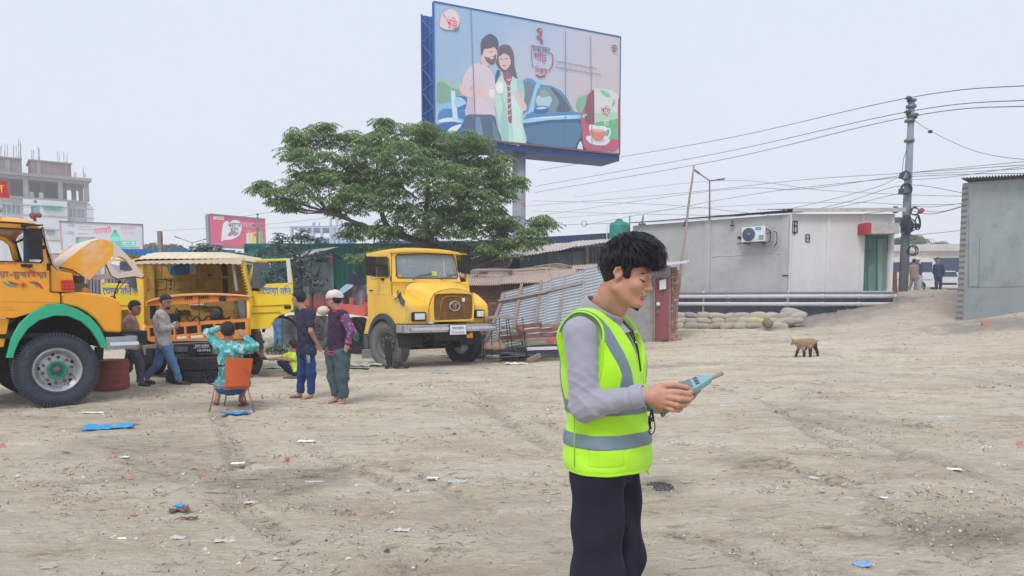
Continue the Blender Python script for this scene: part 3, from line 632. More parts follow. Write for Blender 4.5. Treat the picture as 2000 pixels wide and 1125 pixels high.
 m=MB();n=(BR-BL).cross(TL-BL).normalized();m.bar(onplane(973,588,BL+n*.11,n),onplane(1062,571,BL+n*.11,n),.07,.05,n);m.bar(onplane(1060,571.5,BL+n*.112,n),onplane(1145,552,BL+n*.112,n),.06,.05,n);m.build('batten',wood_m,t,True)
 m=MB();m.bar(S(.03,.97,-.1),Vector((S(.03,.97).x,S(.03,.97).y+.4,0)),.08);m.bar(S(.9,.97,-.1),Vector((S(.9,.97).x,S(.9,.97).y+.4,0)),.08);m.build('prop',wood_m,t,True)
 # green fence and tin lean-to
 t=thing('green_tin_fence','tall green painted sheet metal fence behind the yellow trucks','fence',(-5,27,0))
 us=[478,540,600,650,700,750,800,870]
 for k in range(7):wallq(t,'fence_panel',[at(us[k],610,27-.0*k),at(us[k+1]+2,610,27),at(us[k+1]+2,478,27),at(us[k],478-(.0),27)],green_tin,5,.02)
 for k in range(7):m=MB();m.bar(at(us[k],610,26.92),at(us[k],477,26.92),.05);m.build('fence_post',teal_m,t,True)
 m=MB();m.bar(at(478,477,26.9),at(870,477,26.9),.06,.05);m.build('top_rail',teal_m,t,True)
 t=thing('grey_tin_hut','small blue grey corrugated hut with slanting roof in front of the green fence','shed',(-6,24,0))
 wallq(t,'wall_sheet',[at(592,600,24),at(628,600,24),at(626,512,24),at(592,512,24)],mat('grey_blue_sheet',rgb(140,158,166),.6,metal=.1,vary=.12,dirt=(rgb(100,120,130),2,.55,.6)),9,.02)
 wallq(t,'wall_sheet',[at(627,600,24),at(654,600,24),at(651,513,24),at(627,512,24)],mat('grey_blue_sheet',rgb(1,1,1)),7,.02)
 wallq(t,'wall_sheet',[at(570,600,24.1),at(594,600,24.1),at(594,500,24.1),at(570,500,24.1)],tin_db,6,.02)
 wallq(t,'wall_sheet',[at(594,515,24.15),at(650,515,24.15),at(650,492,24.15),at(594,505,24.15)],tin_db,8,.02)
 m=MB();m.bar(at(646,515,23.9),at(646,494,23.9),.12);m.build('brick_stub',brick_ms[0],t,True)
 wallq(t,'roof_sheet',[at(560,509,23),at(605,497,23),at(664,482,24),at(602,488,27)],mat('pale_roof_tin',rgb(192,190,192),.7,vary=.12),12,.012)
 wallq(t,'side_roof',[at(650,489,23.6),at(672,503,23.6),at(664,508,24.6),at(650,496,24.6)],tin_db)
 # blue tin wall, lilac wall with bars and brown wall seen between left trucks
 t=thing('blue_tin_wall','bright blue tin wall behind the dismantled yellow cab','wall',(-10,25,0))
 for k,(a,b)in enumerate(((236,300),(300,380),(380,460))):wallq(t,'wall_panel',[at(a,600,25),at(b,600,25),at(b,487+k*.6,25),at(a,486+k*.6,25)],blue_tin,7,.02)
 t=thing('lilac_plastered_wall','pale lilac plastered wall with vertical bars behind the raised hood','wall',(-12,22.5,0))
 wallq(t,'plaster_face',[at(100,620,22.5),at(242,620,22.5),at(242,520,22.5),at(100,496,22.5)],mat('lilac_plaster',rgb(170,166,182),.9,vary=.1),th=.2)
 for k in range(11):m=MB();u=172+k*6.5;m.bar(at(u,600,22.3),at(u,538,22.3),.07);m.build('bar',mat('bar_grey',rgb(120,116,132),.8),t,True)
 t=thing('brown_block_wall','brown wall with pale coping seen above the orange truck hood','wall',(-17,28,0))
 wallq(t,'wall_face',[at(90,560,28),at(150,560,28),at(150,494,28),at(90,494,28)],mat('brown_block',rgb(120,104,106),.9,vary=.2),th=.2)
 wallq(t,'coping',[at(90,495,27.9),at(150,495,27.9),at(150,489,27.9),at(90,488,27.9)],plaster_w,th=.35)
 t=thing('tin_post','tilted dark wooden post rising behind the dismantled cab roof','post',at(316,600,24));m=MB();m.bar(at(318,600,24),at(312,452,24),.12);m.build('shaft',wood_m,t,True)
build_sheds()
# ================================================================ STREET BEHIND: pole, wall, van, cars
def build_street():
 t=thing('long_street_wall','long pale beige building with flat parapet across the road','building',(30,56,0))
 bw=mat('pale_beige_wall',rgb(204,200,190),.9,vary=.08,vscale=.6,dirt=(rgb(180,172,160),1,.6,.5))
 wallq(t,'wall',[at(1600,575,56),at(2100,575,56),at(2100,500,56),at(1600,500,56)],bw,th=.4)
 wallq(t,'band',[at(1600,505,55.7),at(2100,505,55.7),at(2100,489,55.7),at(1600,492,55.7)],mat('band_cream',rgb(212,206,196),.9,vary=.1),th=.3)
 wallq(t,'parapet',[at(1600,492,55.4),at(2100,488,55.4),at(2100,473,55.4),at(1600,480,55.4)],mat('parapet_grey',rgb(190,190,188),.9,vary=.15,vscale=1),th=.5)
 m=MB();m.slab([at(1826,545,55.3),at(1890,545,55.3),at(1890,503,55.3),at(1826,504,55.3)],.1);m.build('roller_shutter',mat('shutter_blue',rgb(50,70,98),.6,stretch=(.2,.2,12)),t,True)
 # utility pole
 b=at(1763,585,31);p=thing('utility_pole','tall pale concrete utility pole hung with cable coils and boxes','utility pole',b)
 pm=mat('pole_concrete',rgb(132,146,154),.85,vary=.1,vscale=2,bump=.2,dirt=(rgb(104,112,116),3,.6,.5))
 top=at(1781,197,31);mid=lerp(b,top,.5);m=MB();m.tube([b-Vector((0,0,.4)),mid,top],[.20,.16,.115],14);m.build('shaft',pm,p,True)
 def P(u,v,dy=0):return at(u,v,31+dy)
 m=MB();m.lathe([(0,0),(.18,0),(.18,.08),(.0,.1)],top-Vector((0,0,.02)),'z',12);m.build('cap',steel_m,p,True)
 for(u,v)in((1779.5,208),(1777,236),(1776,275),(1781,226)):m=MB();m.cyl(P(u,v)-Vector((0,0,.05)),P(u,v)+Vector((0,0,.05)),.2,12);m.bar(P(u-7,v,-.05),P(u+7,v,-.05),.06);m.build('clamp',steel_m,p,True)
 ins=mat('insulator_glaze',rgb(60,70,90),.3)
 for(u,v,u2,v2)in((1774.5,193,1779,206),(1772.5,220,1777,234),(1788.5,226,1782,236)):
  m=MB();q=P(u,v,-.1);m.lathe([(0,-.12),(.07,-.1),(.05,-.03),(.14,0),(.11,.06),(.07,.1),(0,.12)],q,'z',12);m.tube([q-Vector((0,0,.1)),P(u2-3,v2,-.1),P(u2,v2)],.03,6);m.build('insulator',ins,p,True)
 dk=mat('cable_black',rgb(48,56,72),.7)
 def coil(u,v,ru,n=4,rz=None,dy=-.25):
  c=P(u,v,dy);r=ru/FPX*31;rz=rz or r;m=MB()
  for k in range(n):
   o=random.uniform(.85,1.05);cc=c+Vector((random.uniform(-.03,.03),random.uniform(-.05,.05),random.uniform(-.03,.03)))
   pts=[cc+Vector((math.cos(a)*r*o,math.sin(a*2)*.03,math.sin(a)*rz*o))for a in np.linspace(0,2*math.pi,22)];m.tube(pts,.016,5,False)
  m.build('cable_coil',dk,p,True)
 coil(1770,343,8);coil(1770,369,10,8);coil(1788,412,7.5,4);coil(1783,489,9.5,4);coil(1792,435,5,5,.3);coil(1750,410,6,3)
 def box(u,v,wu,hv,mm,nm='junction_box',rot=0):m=MB();c=P(u,v,-.3);m.box(c,(wu/FPX*31,.2,hv/FPX*31),(0,rot,0));m.build(nm,mm,p,True,bevel=.015)
 dbx=mat('box_navy',rgb(44,62,96),.5);box(1761,343,6,11,dbx,rot=.2);box(1760,374,7,10,dbx);box(1799,412,7,9,mat('red_box',rgb(186,60,66),.5),'red_box',.6);box(1792,441,8,8,dbx);box(1773,452,7,13,dbx)
 m=MB()
 for(u,v,r)in((1766,433,6),(1774,436,8),(1778,444,7),(1770,428,7),(1771,441,6),(1781,438,4)):m.sphere(P(u,v,-.22),r/FPX*31,10,(1,.8,1.25))
 for k in range(22):a=P(random.uniform(1762,1784),random.uniform(424,434),-.3);m.tube(bez([a,a+Vector((random.uniform(-.2,.2),-.1,-.25)),a+Vector((random.uniform(-.2,.2),0,-.45))],4),.02,5)
 m.build('cable_bundle',dk,p,True)
 m=MB();m.box(P(1752,433,.1),(.35,.5,.32));m.bar(P(1750,440,.1),P(1768,440),.06);m.build('meter_box',mat('box_grey',rgb(110,112,120),.6),p,True,bevel=.02)
 m=MB();m.tube(bez([P(1772,290),P(1765,310,-.1),P(1763,330,-.1),P(1762,343,-.2)],5),.012,5);m.tube([P(1785,240),P(1784,270,-.1),P(1779,300)],.01,5);m.build('dropper_cable',dk,p,True)
 # overhead wires
 wires=[([(1052,333,60),(1400,274,45),(1775,191,31),(2060,163,24)],'topmost power line rising over the billboard to the pole top',.014),
             ([(1045,364,60),(1400,300,45),(1774,218,31),(2060,192,24)],'second power line below the topmost wire',.014),
             ([(1045,376,60),(1400,314,45),(1776,228,31),(2060,204,24)],'third power line joining the insulator at the pole',.014),
             ([(1787,236,31),(1818,256,30),(1890,290,27),(1960,307,25),(2060,315,23)],'sagging grey service wire with a small dark clip',.008)]
 wm=mat('wire_grey',rgb(104,104,112),.6);wl=mat('wire_pale',rgb(150,152,162),.6)
 for pts,lb,r in wires:
  m=MB();m.tube(bez([at(*q)for q in pts],10),r*1.25,5);o=m.build('overhead_wire',wm,fix=False);setp(o,lb,'wire')
 m=MB();m.sphere(at(1817,257,30),.07,8,(1.5,1,1));o=m.build('wire_clip',dk);setp(o,'small dark clip on the sagging service wire','clip')
 many=[[(1000,442,50),(1300,432,42),(1500,415,38),(1690,372,33),(1762,343,31)],[(1060,420,55),(1400,372,42),(1560,370,36),(1700,352,33),(1770,341,31)],
            [(1120,385,55),(1400,353,42),(1600,371,36),(1766,380,31),(1890,383,28),(2060,381,24)],[(1000,405,55),(1300,380,45),(1560,352,37),(1770,338,31),(2060,318,24)],
            [(1250,446,42),(1500,424,36),(1640,398,33),(1765,362,31),(1890,378,28)],[(1000,432,55),(1400,404,42),(1640,395,34),(1770,400,31),(1890,398,28)],
            [(1770,338,31),(1880,327,27),(2060,310,23)],[(1770,341,31),(1880,336,27),(2060,326,23)],[(1770,345,31),(1900,340,27),(2060,338,23)],[(1770,352,31),(1860,345,27),(2000,325,24)],
            [(1774,402,31),(1820,404,29),(1888,396,27)],[(1774,405,31),(1830,414,29),(1888,400,27)],[(1774,410,31),(1815,418,29),(1850,412,28),(1888,401,27)],
            [(1776,460,31),(1830,455,29),(1888,449,27)],[(1040,392,60),(1300,400,46),(1560,425,36),(1740,412,32)],[(1040,412,60),(1250,418,48),(1420,420,40),(1600,410,34),(1770,375,31)],
            [(300,452,60),(420,445,55),(545,436,50),(640,425,45)],[(440,428,50),(560,410,50),(650,400,48)],[(520,446,55),(620,442,55),(700,440,55)],[(1140,440,50),(1300,410,45),(1500,375,38),(1770,345,31)]]
 for q in many:
  m=MB();m.tube(bez([at(*z)for z in q],8),.011,4);o=m.build('overhead_wire',wl if random.random()<.5 else wm,fix=False)
  setp(o,'thin slack cable among the tangle of wires crossing the sky','wire','thin cables strung across the sky')
 m=MB();c=at(1141,437,45);m.tube([c+Vector((math.cos(a)*.17,0,math.sin(a)*.17))for a in np.linspace(0,2*math.pi,20)],.015,5,False);o=m.build('cable_coil',dk);setp(o,'small coil of cable hanging in the wires right of the tree','cable coil')
 # street lamp right, bamboo poles, small lamp left
 def lamp(label,u,v0,v1,Y,arms,r=.06):
  b=at(u,v0,Y);t=thing('street_lamp',label,'street lamp',b);gm=mat('lamp_grey',rgb(96,108,120),.5);tp=at(u,v1,Y)
  m=MB();m.tube([b,tp],[r,r*.7],8);m.build('post',gm,t,True)
  for(ua,va)in arms:
   e=at(ua,va,Y);m=MB();m.tube([tp,e],r*.55,6);m.build('arm',gm,t,True);m=MB();d=(e-tp).normalized();m.box(e+d*.18,(.42,.16,.09),(0,-math.atan2(d.z,d.x),0));m.build('lamp_head',steel_m,t,True,bevel=.02)
 lamp('twin arm street lamp standing behind the grey shop roof',1386,470,353,42,((1366,339),(1402,351)))
 lamp('distant twin arm street lamp left of the pink billboard',375,500,474,60,((350,465),(398,468)),.05)
 def cane(label,a,b,r0,r1):m=MB();n=9;pts=[lerp(a,b,k/n)+Vector((math.sin(k*1.7)*.012,0,0))for k in range(n+1)];m.tube(pts,[lerp(r0,r1,k/n)for k in range(n+1)],8);o=m.build('bamboo_pole',mat('bamboo',rgb(170,150,136),.8,vary=.2,vscale=3,dirt=(rgb(120,96,84),5,.5,.6)));setp(o,label,'pole')
 cane('long leaning bamboo pole standing against the grey shop wall',at(1322,590,24.5),at(1355,322,24.5),.05,.03)
 # water tank
 b=at(1209,478,30.5);t=thing('water_tank','green ribbed plastic water tank on the roof behind the man\'s head','water tank',b);tg=mat('tank_green',rgb(42,138,128),.5,vary=.12,vscale=3,dirt=(rgb(110,160,150),3,.6,.4));r=.39
 m=MB();prof=[(0,0),(r,0)]
 for k in range(9):z=.04+k*.085;prof+=[(r,z),(r*1.03,z+.02),(r*1.03,z+.05),(r,z+.07)]
 prof+=[(r*.97,.85),(r*.8,.9),(r*.45,.93),(r*.42,.98),(0,.99)];m.lathe(prof,(0,0,0),'z',28);m.build('barrel',tg,t)
 m=MB();m.lathe([(0,.985),(r*.3,.985),(r*.3,1.03),(0,1.04)],(0,0,0),'z',18);m.build('lid',tg,t)
 text('NAZIM',white_m,t,(0,-r*1.06,.3),(1,0,0),(0,0,1),width=.4,world=False)
 m=MB();m.tube([(-.5,0,-.3),(-.5,0,.82),(-.35,0,.84)],.02,6);m.build('inlet_pipe',white_m,t)
 m=MB();m.tube([at(1229.5,455,30),at(1230,422,30)],.03,6);o=m.build('roof_pipe',steel_m);setp(o,'thin grey pipe standing upright right of the water tank','pipe')
 b=at(1253,445,46);t=thing('distant_pole','short distant pole with two insulators above the dark roof','utility pole',b);m=MB();m.tube([b,at(1256,424,46),at(1257,419,46)],[.09,.06,.02],8);m.build('shaft',pm,t,True)
 for u in(1249,1259):m=MB();m.sphere(at(u,438,46),.08,8);m.bar(at(u,438,46),at(1254,441,46),.03);m.build('insulator',ins,t,True)
 m=MB();m.slab([at(1739,572,30),at(1753,572,30),at(1752,530,30),at(1741,526,30)],.25);pier=m.build('brick_pier_core',mat('brick_pier',rgb(160,96,92),.9,vary=.3,vscale=6,bump=.4));setp(pier,'rough red brick pier between the glass shop front and the utility pole','brick pier');pier.name='brick_pier'
 # roof wire tangle at shop corner
build_street()
# ================================================================ BENGALI LETTERING
def bn(s):
 """place vowel signs in visual order, since text objects do no shaping"""
 cons=lambda c:0x0995<=ord(c)<=0x09B9 or ord(c)in(0x09DC,0x09DD,0x09DF);out=[];i=0
 s=s.replace('\u09cb','\u09c7\u09be')
 while i<len(s):
  if cons(s[i]):
   j=i+1
   while j+1<len(s)and s[j]=='\u09cd' and cons(s[j+1]):j+=2
   cl=s[i:j].replace('\u09cd','')
   if j<len(s)and s[j]in '\u09bf\u09c7\u09c8':out.append(s[j]+cl);j+=1
   else:out.append(cl)
   i=j
  else:out.append(s[i]);i+=1
 return ''.join(out)
def smoothpoly(pts,n=5):
 P=[Vector((a,b,0))for a,b in pts];N=len(P);o=[]
 for i in range(N):
  a,b,c,d=P[i-1],P[i],P[(i+1)%N],P[(i+2)%N]
  for k in range(n):t=k/n;q=.5*((2*b)+(c-a)*t+(2*a-5*b+4*c-d)*t*t+(-a+3*b-3*c+d)*t**3);o.append((q.x,q.y))
 return o
class Print:
 """flat printed artwork: outlines given in a picture frame, laid on a real board plane"""
 def __init__(s,parent,p0,n,conv):s.p=parent;s.p0=p0;s.n=n;s.c=conv;s.k=0;s.cols={}
 def P(s,x,y,lift):u,v=s.c(x,y);return onplane(u,v,s.p0+s.n*lift,s.n)
 def m(s,c):return mat('print_%d_%d_%d'%c,tuple(min(.9,.03+1.22*k)for k in rgb(*c)[:3]),.6,vary=.05,vscale=1.2)
 def poly(s,c,pts,name='printed_shape',smooth=True):
  s.k+=1;l=.004+.0005*s.k;q=smoothpoly(pts)if smooth else pts;V=[s.P(x,y,l)for x,y in q]
  me=bpy.data.meshes.new(name);b=bmesh.new();vs=[b.verts.new(v)for v in V];es=[b.edges.new((vs[i],vs[(i+1)%len(vs)]))for i in range(len(vs))]
  bmesh.ops.triangle_fill(b,edges=es,use_beauty=True,normal=s.n);b.to_mesh(me);b.free();return link(name,me,s.m(c),s.p,True,fix=False)
 def line(s,c,pts,wd,name='printed_line'):
  s.k+=1;l=.004+.0005*s.k;V=[s.P(x,y,l)for x,y in pts];V=bez(V,4)if len(V)>2 else V;m=MB();o=[]
  for i,v in enumerate(V):t=(V[min(i+1,len(V)-1)]-V[max(i-1,0)]).normalized();sd=t.cross(s.n).normalized()*wd/2;o+=[v-sd,v+sd]
  m.add(o,[(2*i,2*i+1,2*i+3,2*i+2)for i in range(len(V)-1)]);return m.build(name,s.m(c),s.p,True,fix=False)
 def text(s,body,c,x0,y0,x1,y1,h,bold=.0,name='lettering'):
  """lettering between two base-centre points with pixel height h"""
  s.k+=1;a=s.P(x0,y0,.0);b=s.P(x1,y1,.0);up=s.P((x0+x1)/2,(y0+y1)/2-h,0)-s.P((x0+x1)/2,(y0+y1)/2,0)
  return text(bn(body),s.m(c),s.p,(a+b)/2,(b-a),Vector((0,0,1)),width=(b-a).length,height=up.length,lift=.004+.0005*s.k,bold=min(bold,.012),name=name)
def build_billboard():
 n0=None;TLv=at(847,3,34.7);d=Vector((math.cos(R(26.3)),math.sin(R(26.3)),0));n=Vector((d.y,-d.x,0));b=Vector((0,0,0))
 on=lambda u,v,o=0:onplane(u,v,TLv+n*o,n)
 t=thing('roadside_billboard','huge tea advertisement billboard on a single steel post above the tree','billboard',(TLv.x+5,TLv.y+3,0))
 steel_b=mat('billboard_blue',rgb(24,92,166),.6,vary=.15,vscale=1.5)
 z1=TLv.z;z0=on(1213,301).z;W=(on(1212,82)-TLv);W.z=0;L=W.length
 A=Vector((TLv.x,TLv.y,0));B=A+d*L
 m=MB()
 base=bpy.data.materials.new('billboard_print');base.use_nodes=True;nn=base.node_tree;bs=nn.nodes['Principled BSDF'];bs.inputs['Roughness'].default_value=.6
 tcn=nn.nodes.new('ShaderNodeTexCoord');sp=nn.nodes.new('ShaderNodeSeparateXYZ');nn.links.new(tcn.outputs['Generated'],sp.inputs[0]);ns=nn.nodes.new('ShaderNodeTexNoise');ns.inputs['Scale'].default_value=2.5;nn.links.new(tcn.outputs['Generated'],ns.inputs['Vector'])
 ma=nn.nodes.new('ShaderNodeMath');ma.operation='MULTIPLY_ADD';nn.links.new(sp.outputs[2],ma.inputs[0]);ma.inputs[1].default_value=-.55;nn.links.new(sp.outputs[0],ma.inputs[2])
 mb_=nn.nodes.new('ShaderNodeMath');mb_.operation='MULTIPLY_ADD';nn.links.new(ns.outputs['Fac'],mb_.inputs[0]);mb_.inputs[1].default_value=.5;nn.links.new(ma.outputs[0],mb_.inputs[2])
 rp=nn.nodes.new('ShaderNodeValToRGB');e=rp.color_ramp.elements;e[0].position=0.0;e[0].color=rgb(160,190,222);e[1].position=.75;e[1].color=rgb(206,196,204);x=e.new(.35);x.color=rgb(190,200,220);nn.links.new(mb_.outputs[0],rp.inputs[0]);nn.links.new(rp.outputs[0],bs.inputs['Base Color'])
 m.slab([Vector((A.x,A.y,z0)),Vector((B.x,B.y,z0)),Vector((B.x,B.y,z1)),Vector((A.x,A.y,z1))],.06);m.build('display_panel',base,t,True)
 # back display, frame, gantry
 off=-n*1.75;m=MB();A2,B2=A+off,B+off
 sheet(m,(A2.x,A2.y,z0),(B2.x,B2.y,z0),(B2.x,B2.y,z1),(A2.x,A2.y,z1),40,.03);m.build('rear_panel',steel_b,t,True)
 for f in np.linspace(0,1,9):
  p=A+d*L*f-n*.1;q=p-n*1.55;m=MB();m.bar((p.x,p.y,z0),(p.x,p.y,z1),.08);m.bar((q.x,q.y,z0),(q.x,q.y,z1),.08)
  k=0
  for h in np.linspace(z0+.1,z1-.2,6)[:-1]:
   h2=h+(z1-z0)/5;m.bar((p.x,p.y,h),(q.x,q.y,h),.05);m.bar((p.x,p.y,h),(q.x,q.y,h2-.1),.04);k+=1
  m.build('frame_truss',steel_b,t,True)
 m=MB();c=(A+B)/2-n*.85;m.box((c.x,c.y,z0-.2),(L,1.7,.34),(0,0,math.atan2(d.y,d.x)));m.build('gantry_beam',mat('gantry_navy',rgb(30,62,128),.6),t,True)
 m=MB();m.bar(Vector((A.x,A.y,z0-.03))+n*.05,Vector((B.x,B.y,z0-.03))+n*.05,.1,.08);m.build('bottom_trim',mat('trim_brown',rgb(120,96,104),.7),t,True)
 m=MB()
 for(p,q)in((Vector((A.x,A.y,z1)),Vector((B.x,B.y,z1))),(Vector((B.x,B.y,z0)),Vector((B.x,B.y,z1))),(Vector((A.x,A.y,z0)),Vector((A.x,A.y,z1)))):m.bar(p+n*.01,q+n*.01,.05)
 m.build('frame_edge',steel_b,t,True)
 pc=on(1029,300)-n*.85;m=MB();pb=mat('post_painted_steel',rgb(146,156,164),.7,vary=.15,vscale=1.5,dirt=(rgb(156,116,104),1.2,.52,.9));m.cyl((pc.x,pc.y,-.1),(pc.x,pc.y,z0-.2),.33,28);m.build('post',pb,t,True)
 m=MB()
 for k in range(26):m.cyl((pc.x+(.33)*math.cos(-1.9),pc.y+.33*math.sin(-1.9),1+k*.33),(pc.x+.42*math.cos(-1.9),pc.y+.42*math.sin(-1.9),1+k*.33),.012,4)
 m.build('climbing_rungs',steel_b,t,True,kind='stuff')
 G=Print(t,TLv,n,lambda x,y:(800+x/3.63,y/3.63));g=G.poly
 # greenery and car hood on the left
 g((150,178,168),[(186,560),(230,555),(300,580),(345,600),(370,650),(360,760),(208,770),(192,650)]);g((118,158,140),[(200,590),(250,585),(290,620),(350,640),(340,720),(206,735),(196,660)])
 g((132,174,210),[(206,740),(300,720),(420,700),(430,985),(208,930)],smooth=False);g((60,122,180),[(208,800),(260,770),(400,790),(410,850),(300,830),(210,870)]);g((30,96,164),[(208,880),(300,860),(420,880),(425,975),(330,955),(208,925)])
 g((196,220,236),[(210,850),(290,835),(380,870),(300,862),(212,868)]);g((214,230,240),[(270,930),(300,900),(370,880),(330,930),(290,950)]);g((52,108,170),[(320,690),(400,690),(410,770),(330,770)])
 g((188,210,226),[(292,640),(322,645),(345,865),(308,862)],smooth=False);g((150,190,214),[(318,700),(360,690),(400,730),(330,760)])
 # car
 g((74,140,188),[(806,570),(900,590),(860,760),(820,800),(800,790)]);g((96,120,136),[(812,588),(880,600),(862,700),(820,770)]);g((140,186,214),[(900,590),(940,590),(880,800),(840,830),(850,760)])
 g((56,130,184),[(925,600),(1000,606),(1070,640),(1120,700),(1165,790),(1200,800),(1225,880),(1240,980),(1210,1068),(830,1022),(800,860),(830,810),(880,790)],smooth=False)
 g((108,134,150),[(905,640),(940,615),(1000,620),(1050,640),(1100,700),(1150,790),(905,800),(885,760)]);g((74,92,110),[(1000,626),(1050,650),(1100,710),(1140,785),(1040,790),(1060,720)]);g((168,192,200),[(900,690),(960,670),(1010,700),(980,760),(910,750)]);g((128,154,152),[(930,640),(980,650),(990,680),(930,690)])
 g((34,84,128),[(812,870),(1000,850),(1215,850),(1235,980),(1205,1062),(832,1016)]);g((70,112,146),[(830,900),(1190,870),(1210,960),(1180,1045),(850,1005)]);g((150,196,222),[(810,850),(900,832),(1180,815),(1195,840),(1000,850),(815,872)])
 g((210,232,242),[(850,842),(1000,826),(1150,822),(1000,836)]);g((38,96,150),[(885,770),(920,750),(975,755),(985,785),(950,805),(890,800)]);g((172,206,226),[(895,768),(940,755),(975,765),(930,775)])
 g((44,60,84),[(1180,1062),(1190,1000),(1215,975),(1245,990),(1250,1072)]);g((196,210,220),[(1190,1062),(1200,1015),(1218,1005),(1228,1068)])
 # woman (generic illustration)
 g((92,88,100),[(640,330),(670,315),(710,325),(738,380),(745,470),(762,540),(755,570),(690,560),(660,510),(632,480),(612,440),(618,370)])
 g((176,206,198),[(640,545),(690,520),(760,560),(800,590),(812,700),(800,860),(822,1018),(650,1000),(630,860),(600,720),(610,610)]);g((150,190,184),[(640,640),(660,760),(640,850),(655,995),(700,1004),(690,800)]);g((190,216,208),[(720,700),(780,720),(790,860),(800,1005),(745,1008)])
 g((204,176,172),[(632,400),(650,372),(690,375),(715,410),(716,450),(690,490),(665,492),(640,460)]);g((92,84,94),[(630,400),(650,355),(700,350),(725,395),(722,450),(706,400),(672,380),(645,395)])
 for pts in(((640,420),(652,417),(660,424)),((675,418),(688,414),(698,420))):G.line((84,64,70),pts,.035)
 G.line((170,84,92),((656,462),(668,466),(682,460)),.05);G.line((180,140,136),((662,420),(658,442),(666,446)),.02)
 g((206,180,176),[(745,650),(770,640),(800,700),(830,750),(820,785),(790,770),(750,700)]);g((150,186,186),[(760,570),(800,575),(815,640),(810,700),(770,650)])
 g((146,84,112),[(665,515),(710,510),(728,545),(715,600),(718,700),(725,860),(700,855),(695,720),(690,610),(668,560)])
 for k in range(7):G.line((214,198,206),((690,560+k*42),(705,570+k*42),(718,556+k*42)),.045)
 # man
 g((200,186,196),[(440,460),(500,450),(560,480),(600,540),(612,640),(600,760),(606,820),(520,812),(398,822),(410,690),(370,640),(385,540)]);g((186,172,184),[(440,600),(470,700),(450,800),(400,815),(412,690)])
 g((202,174,172),[(510,400),(520,350),(580,330),(615,350),(620,400),(600,450),(570,452),(550,470),(505,440)]);g((104,90,94),[(545,405),(580,410),(612,385),(606,440),(580,455),(548,440),(530,400)]);g((206,180,176),[(556,396),(590,400),(606,380),(604,350),(560,355)])
 g((78,80,94),[(508,385),(506,300),(530,262),(570,240),(615,265),(632,310),(620,355),(600,335),(560,345),(528,350),(520,380)])
 G.line((70,56,60),((566,372),(580,366),(590,372)),.03);G.line((214,206,206),((572,412),(584,416),(596,406)),.04)
 g((206,180,176),[(352,610),(372,600),(420,640),(470,640),(520,630),(560,640),(565,665),(500,680),(430,690),(372,670)]);g((206,182,178),[(500,640),(540,625),(562,640),(560,700),(540,710),(510,680)])
 g((70,92,124),[(398,822),(520,812),(600,822),(622,900),(650,1000),(560,990),(430,970),(392,930)]);g((110,132,158),[(470,840),(500,840),(520,980),(480,978)]);g((96,118,146),[(590,850),(640,990),(600,990)])
 g((226,220,226),[(610,590),(640,580),(662,590),(660,660),(620,655)]);g((30,90,130),[(606,560),(620,500),(640,500),(640,530),(620,560),(612,600)])
 g((210,212,220),[(562,640),(600,635),(606,690),(570,692)])
 # tea pack, cup and saucer on red blot
 g((176,80,110),[(1215,800),(1240,700),(1290,650),(1330,650),(1440,690),(1476,780),(1478,1040),(1400,1066),(1250,1056),(1225,960)]);g((110,172,148),[(1185,740),(1200,690),(1250,680),(1245,740),(1215,800),(1190,770)]);g((130,66,86),[(1270,680),(1310,650),(1310,860),(1260,880),(1240,800)])
 g((196,200,196),[(1308,620),(1440,640),(1485,690),(1485,985),(1312,960)],smooth=False);g((96,172,124),[(1312,850),(1360,830),(1485,820),(1485,990),(1390,980),(1312,960)],smooth=False);g((168,196,176),[(1312,800),(1400,800),(1485,790),(1485,840),(1312,870)],smooth=False)
 g((126,180,146),[(1350,640),(1400,650),(1425,690),(1380,680)]);g((126,180,146),[(1430,760),(1450,700),(1455,740)]);g((140,190,160),[(1218,830),(1235,810),(1258,812),(1235,835)])
 g((146,60,96),[(1478,720),(1494,740),(1494,1076),(1480,1000)]);G.text('পুষি',(178,50,84),1352,780,1420,790,70,.002);G.text('ট',(178,50,84),1382,815,1405,818,26,.002);G.text('চা',(206,216,206),1372,868,1410,872,44,.01)
 g((206,212,220),[(1250,980),(1280,962),(1400,975),(1420,1000),(1380,1030),(1290,1020)]);g((170,182,198),[(1290,985),(1330,978),(1385,990),(1370,1010),(1310,1006)])
 g((212,216,222),[(1275,885),(1330,892),(1395,900),(1385,960),(1362,1002),(1310,1000),(1285,960)]);g((204,122,108),[(1282,920),(1335,915),(1390,930),(1378,970),(1358,1000),(1312,996),(1290,962)]);g((222,164,148),[(1284,922),(1335,914),(1388,930),(1335,936)])
 G.line((206,212,220),((1392,915),(1418,915),(1422,945),(1405,972),(1384,970)),.1)
 # slogan
 G.line((150,80,98),((925,200),(905,215),(935,235),(930,250),(905,258),(910,270),(940,285),(940,300),(925,306)),.08);G.line((160,84,100),((930,200),(940,225),(922,245),(935,275)),.05)
 G.text('সম্পর্কের',(92,86,98),858,342,992,362,50,.0);G.text('গাঢ়',(168,44,82),876,405,968,425,74,.003);G.text('লিকার',(168,44,82),888,492,974,502,56,.0)
 G.line((156,50,84),((862,350),(868,440),(876,478)),.035);G.line((156,50,84),((1000,372),(1016,400),(1010,470),(985,502)),.05);G.line((146,44,78),((898,530),(928,545),(962,536)),.08)
 G.text('আমাদের ভাষায় গাঢ় লিকারের পুষটি চা',(122,104,124),1036,438,1322,490,24);G.text('আর প্রতি চুমুকেই জমে আর সম্পর্কের স্বাদটা',(122,104,124),1030,478,1352,534,24)
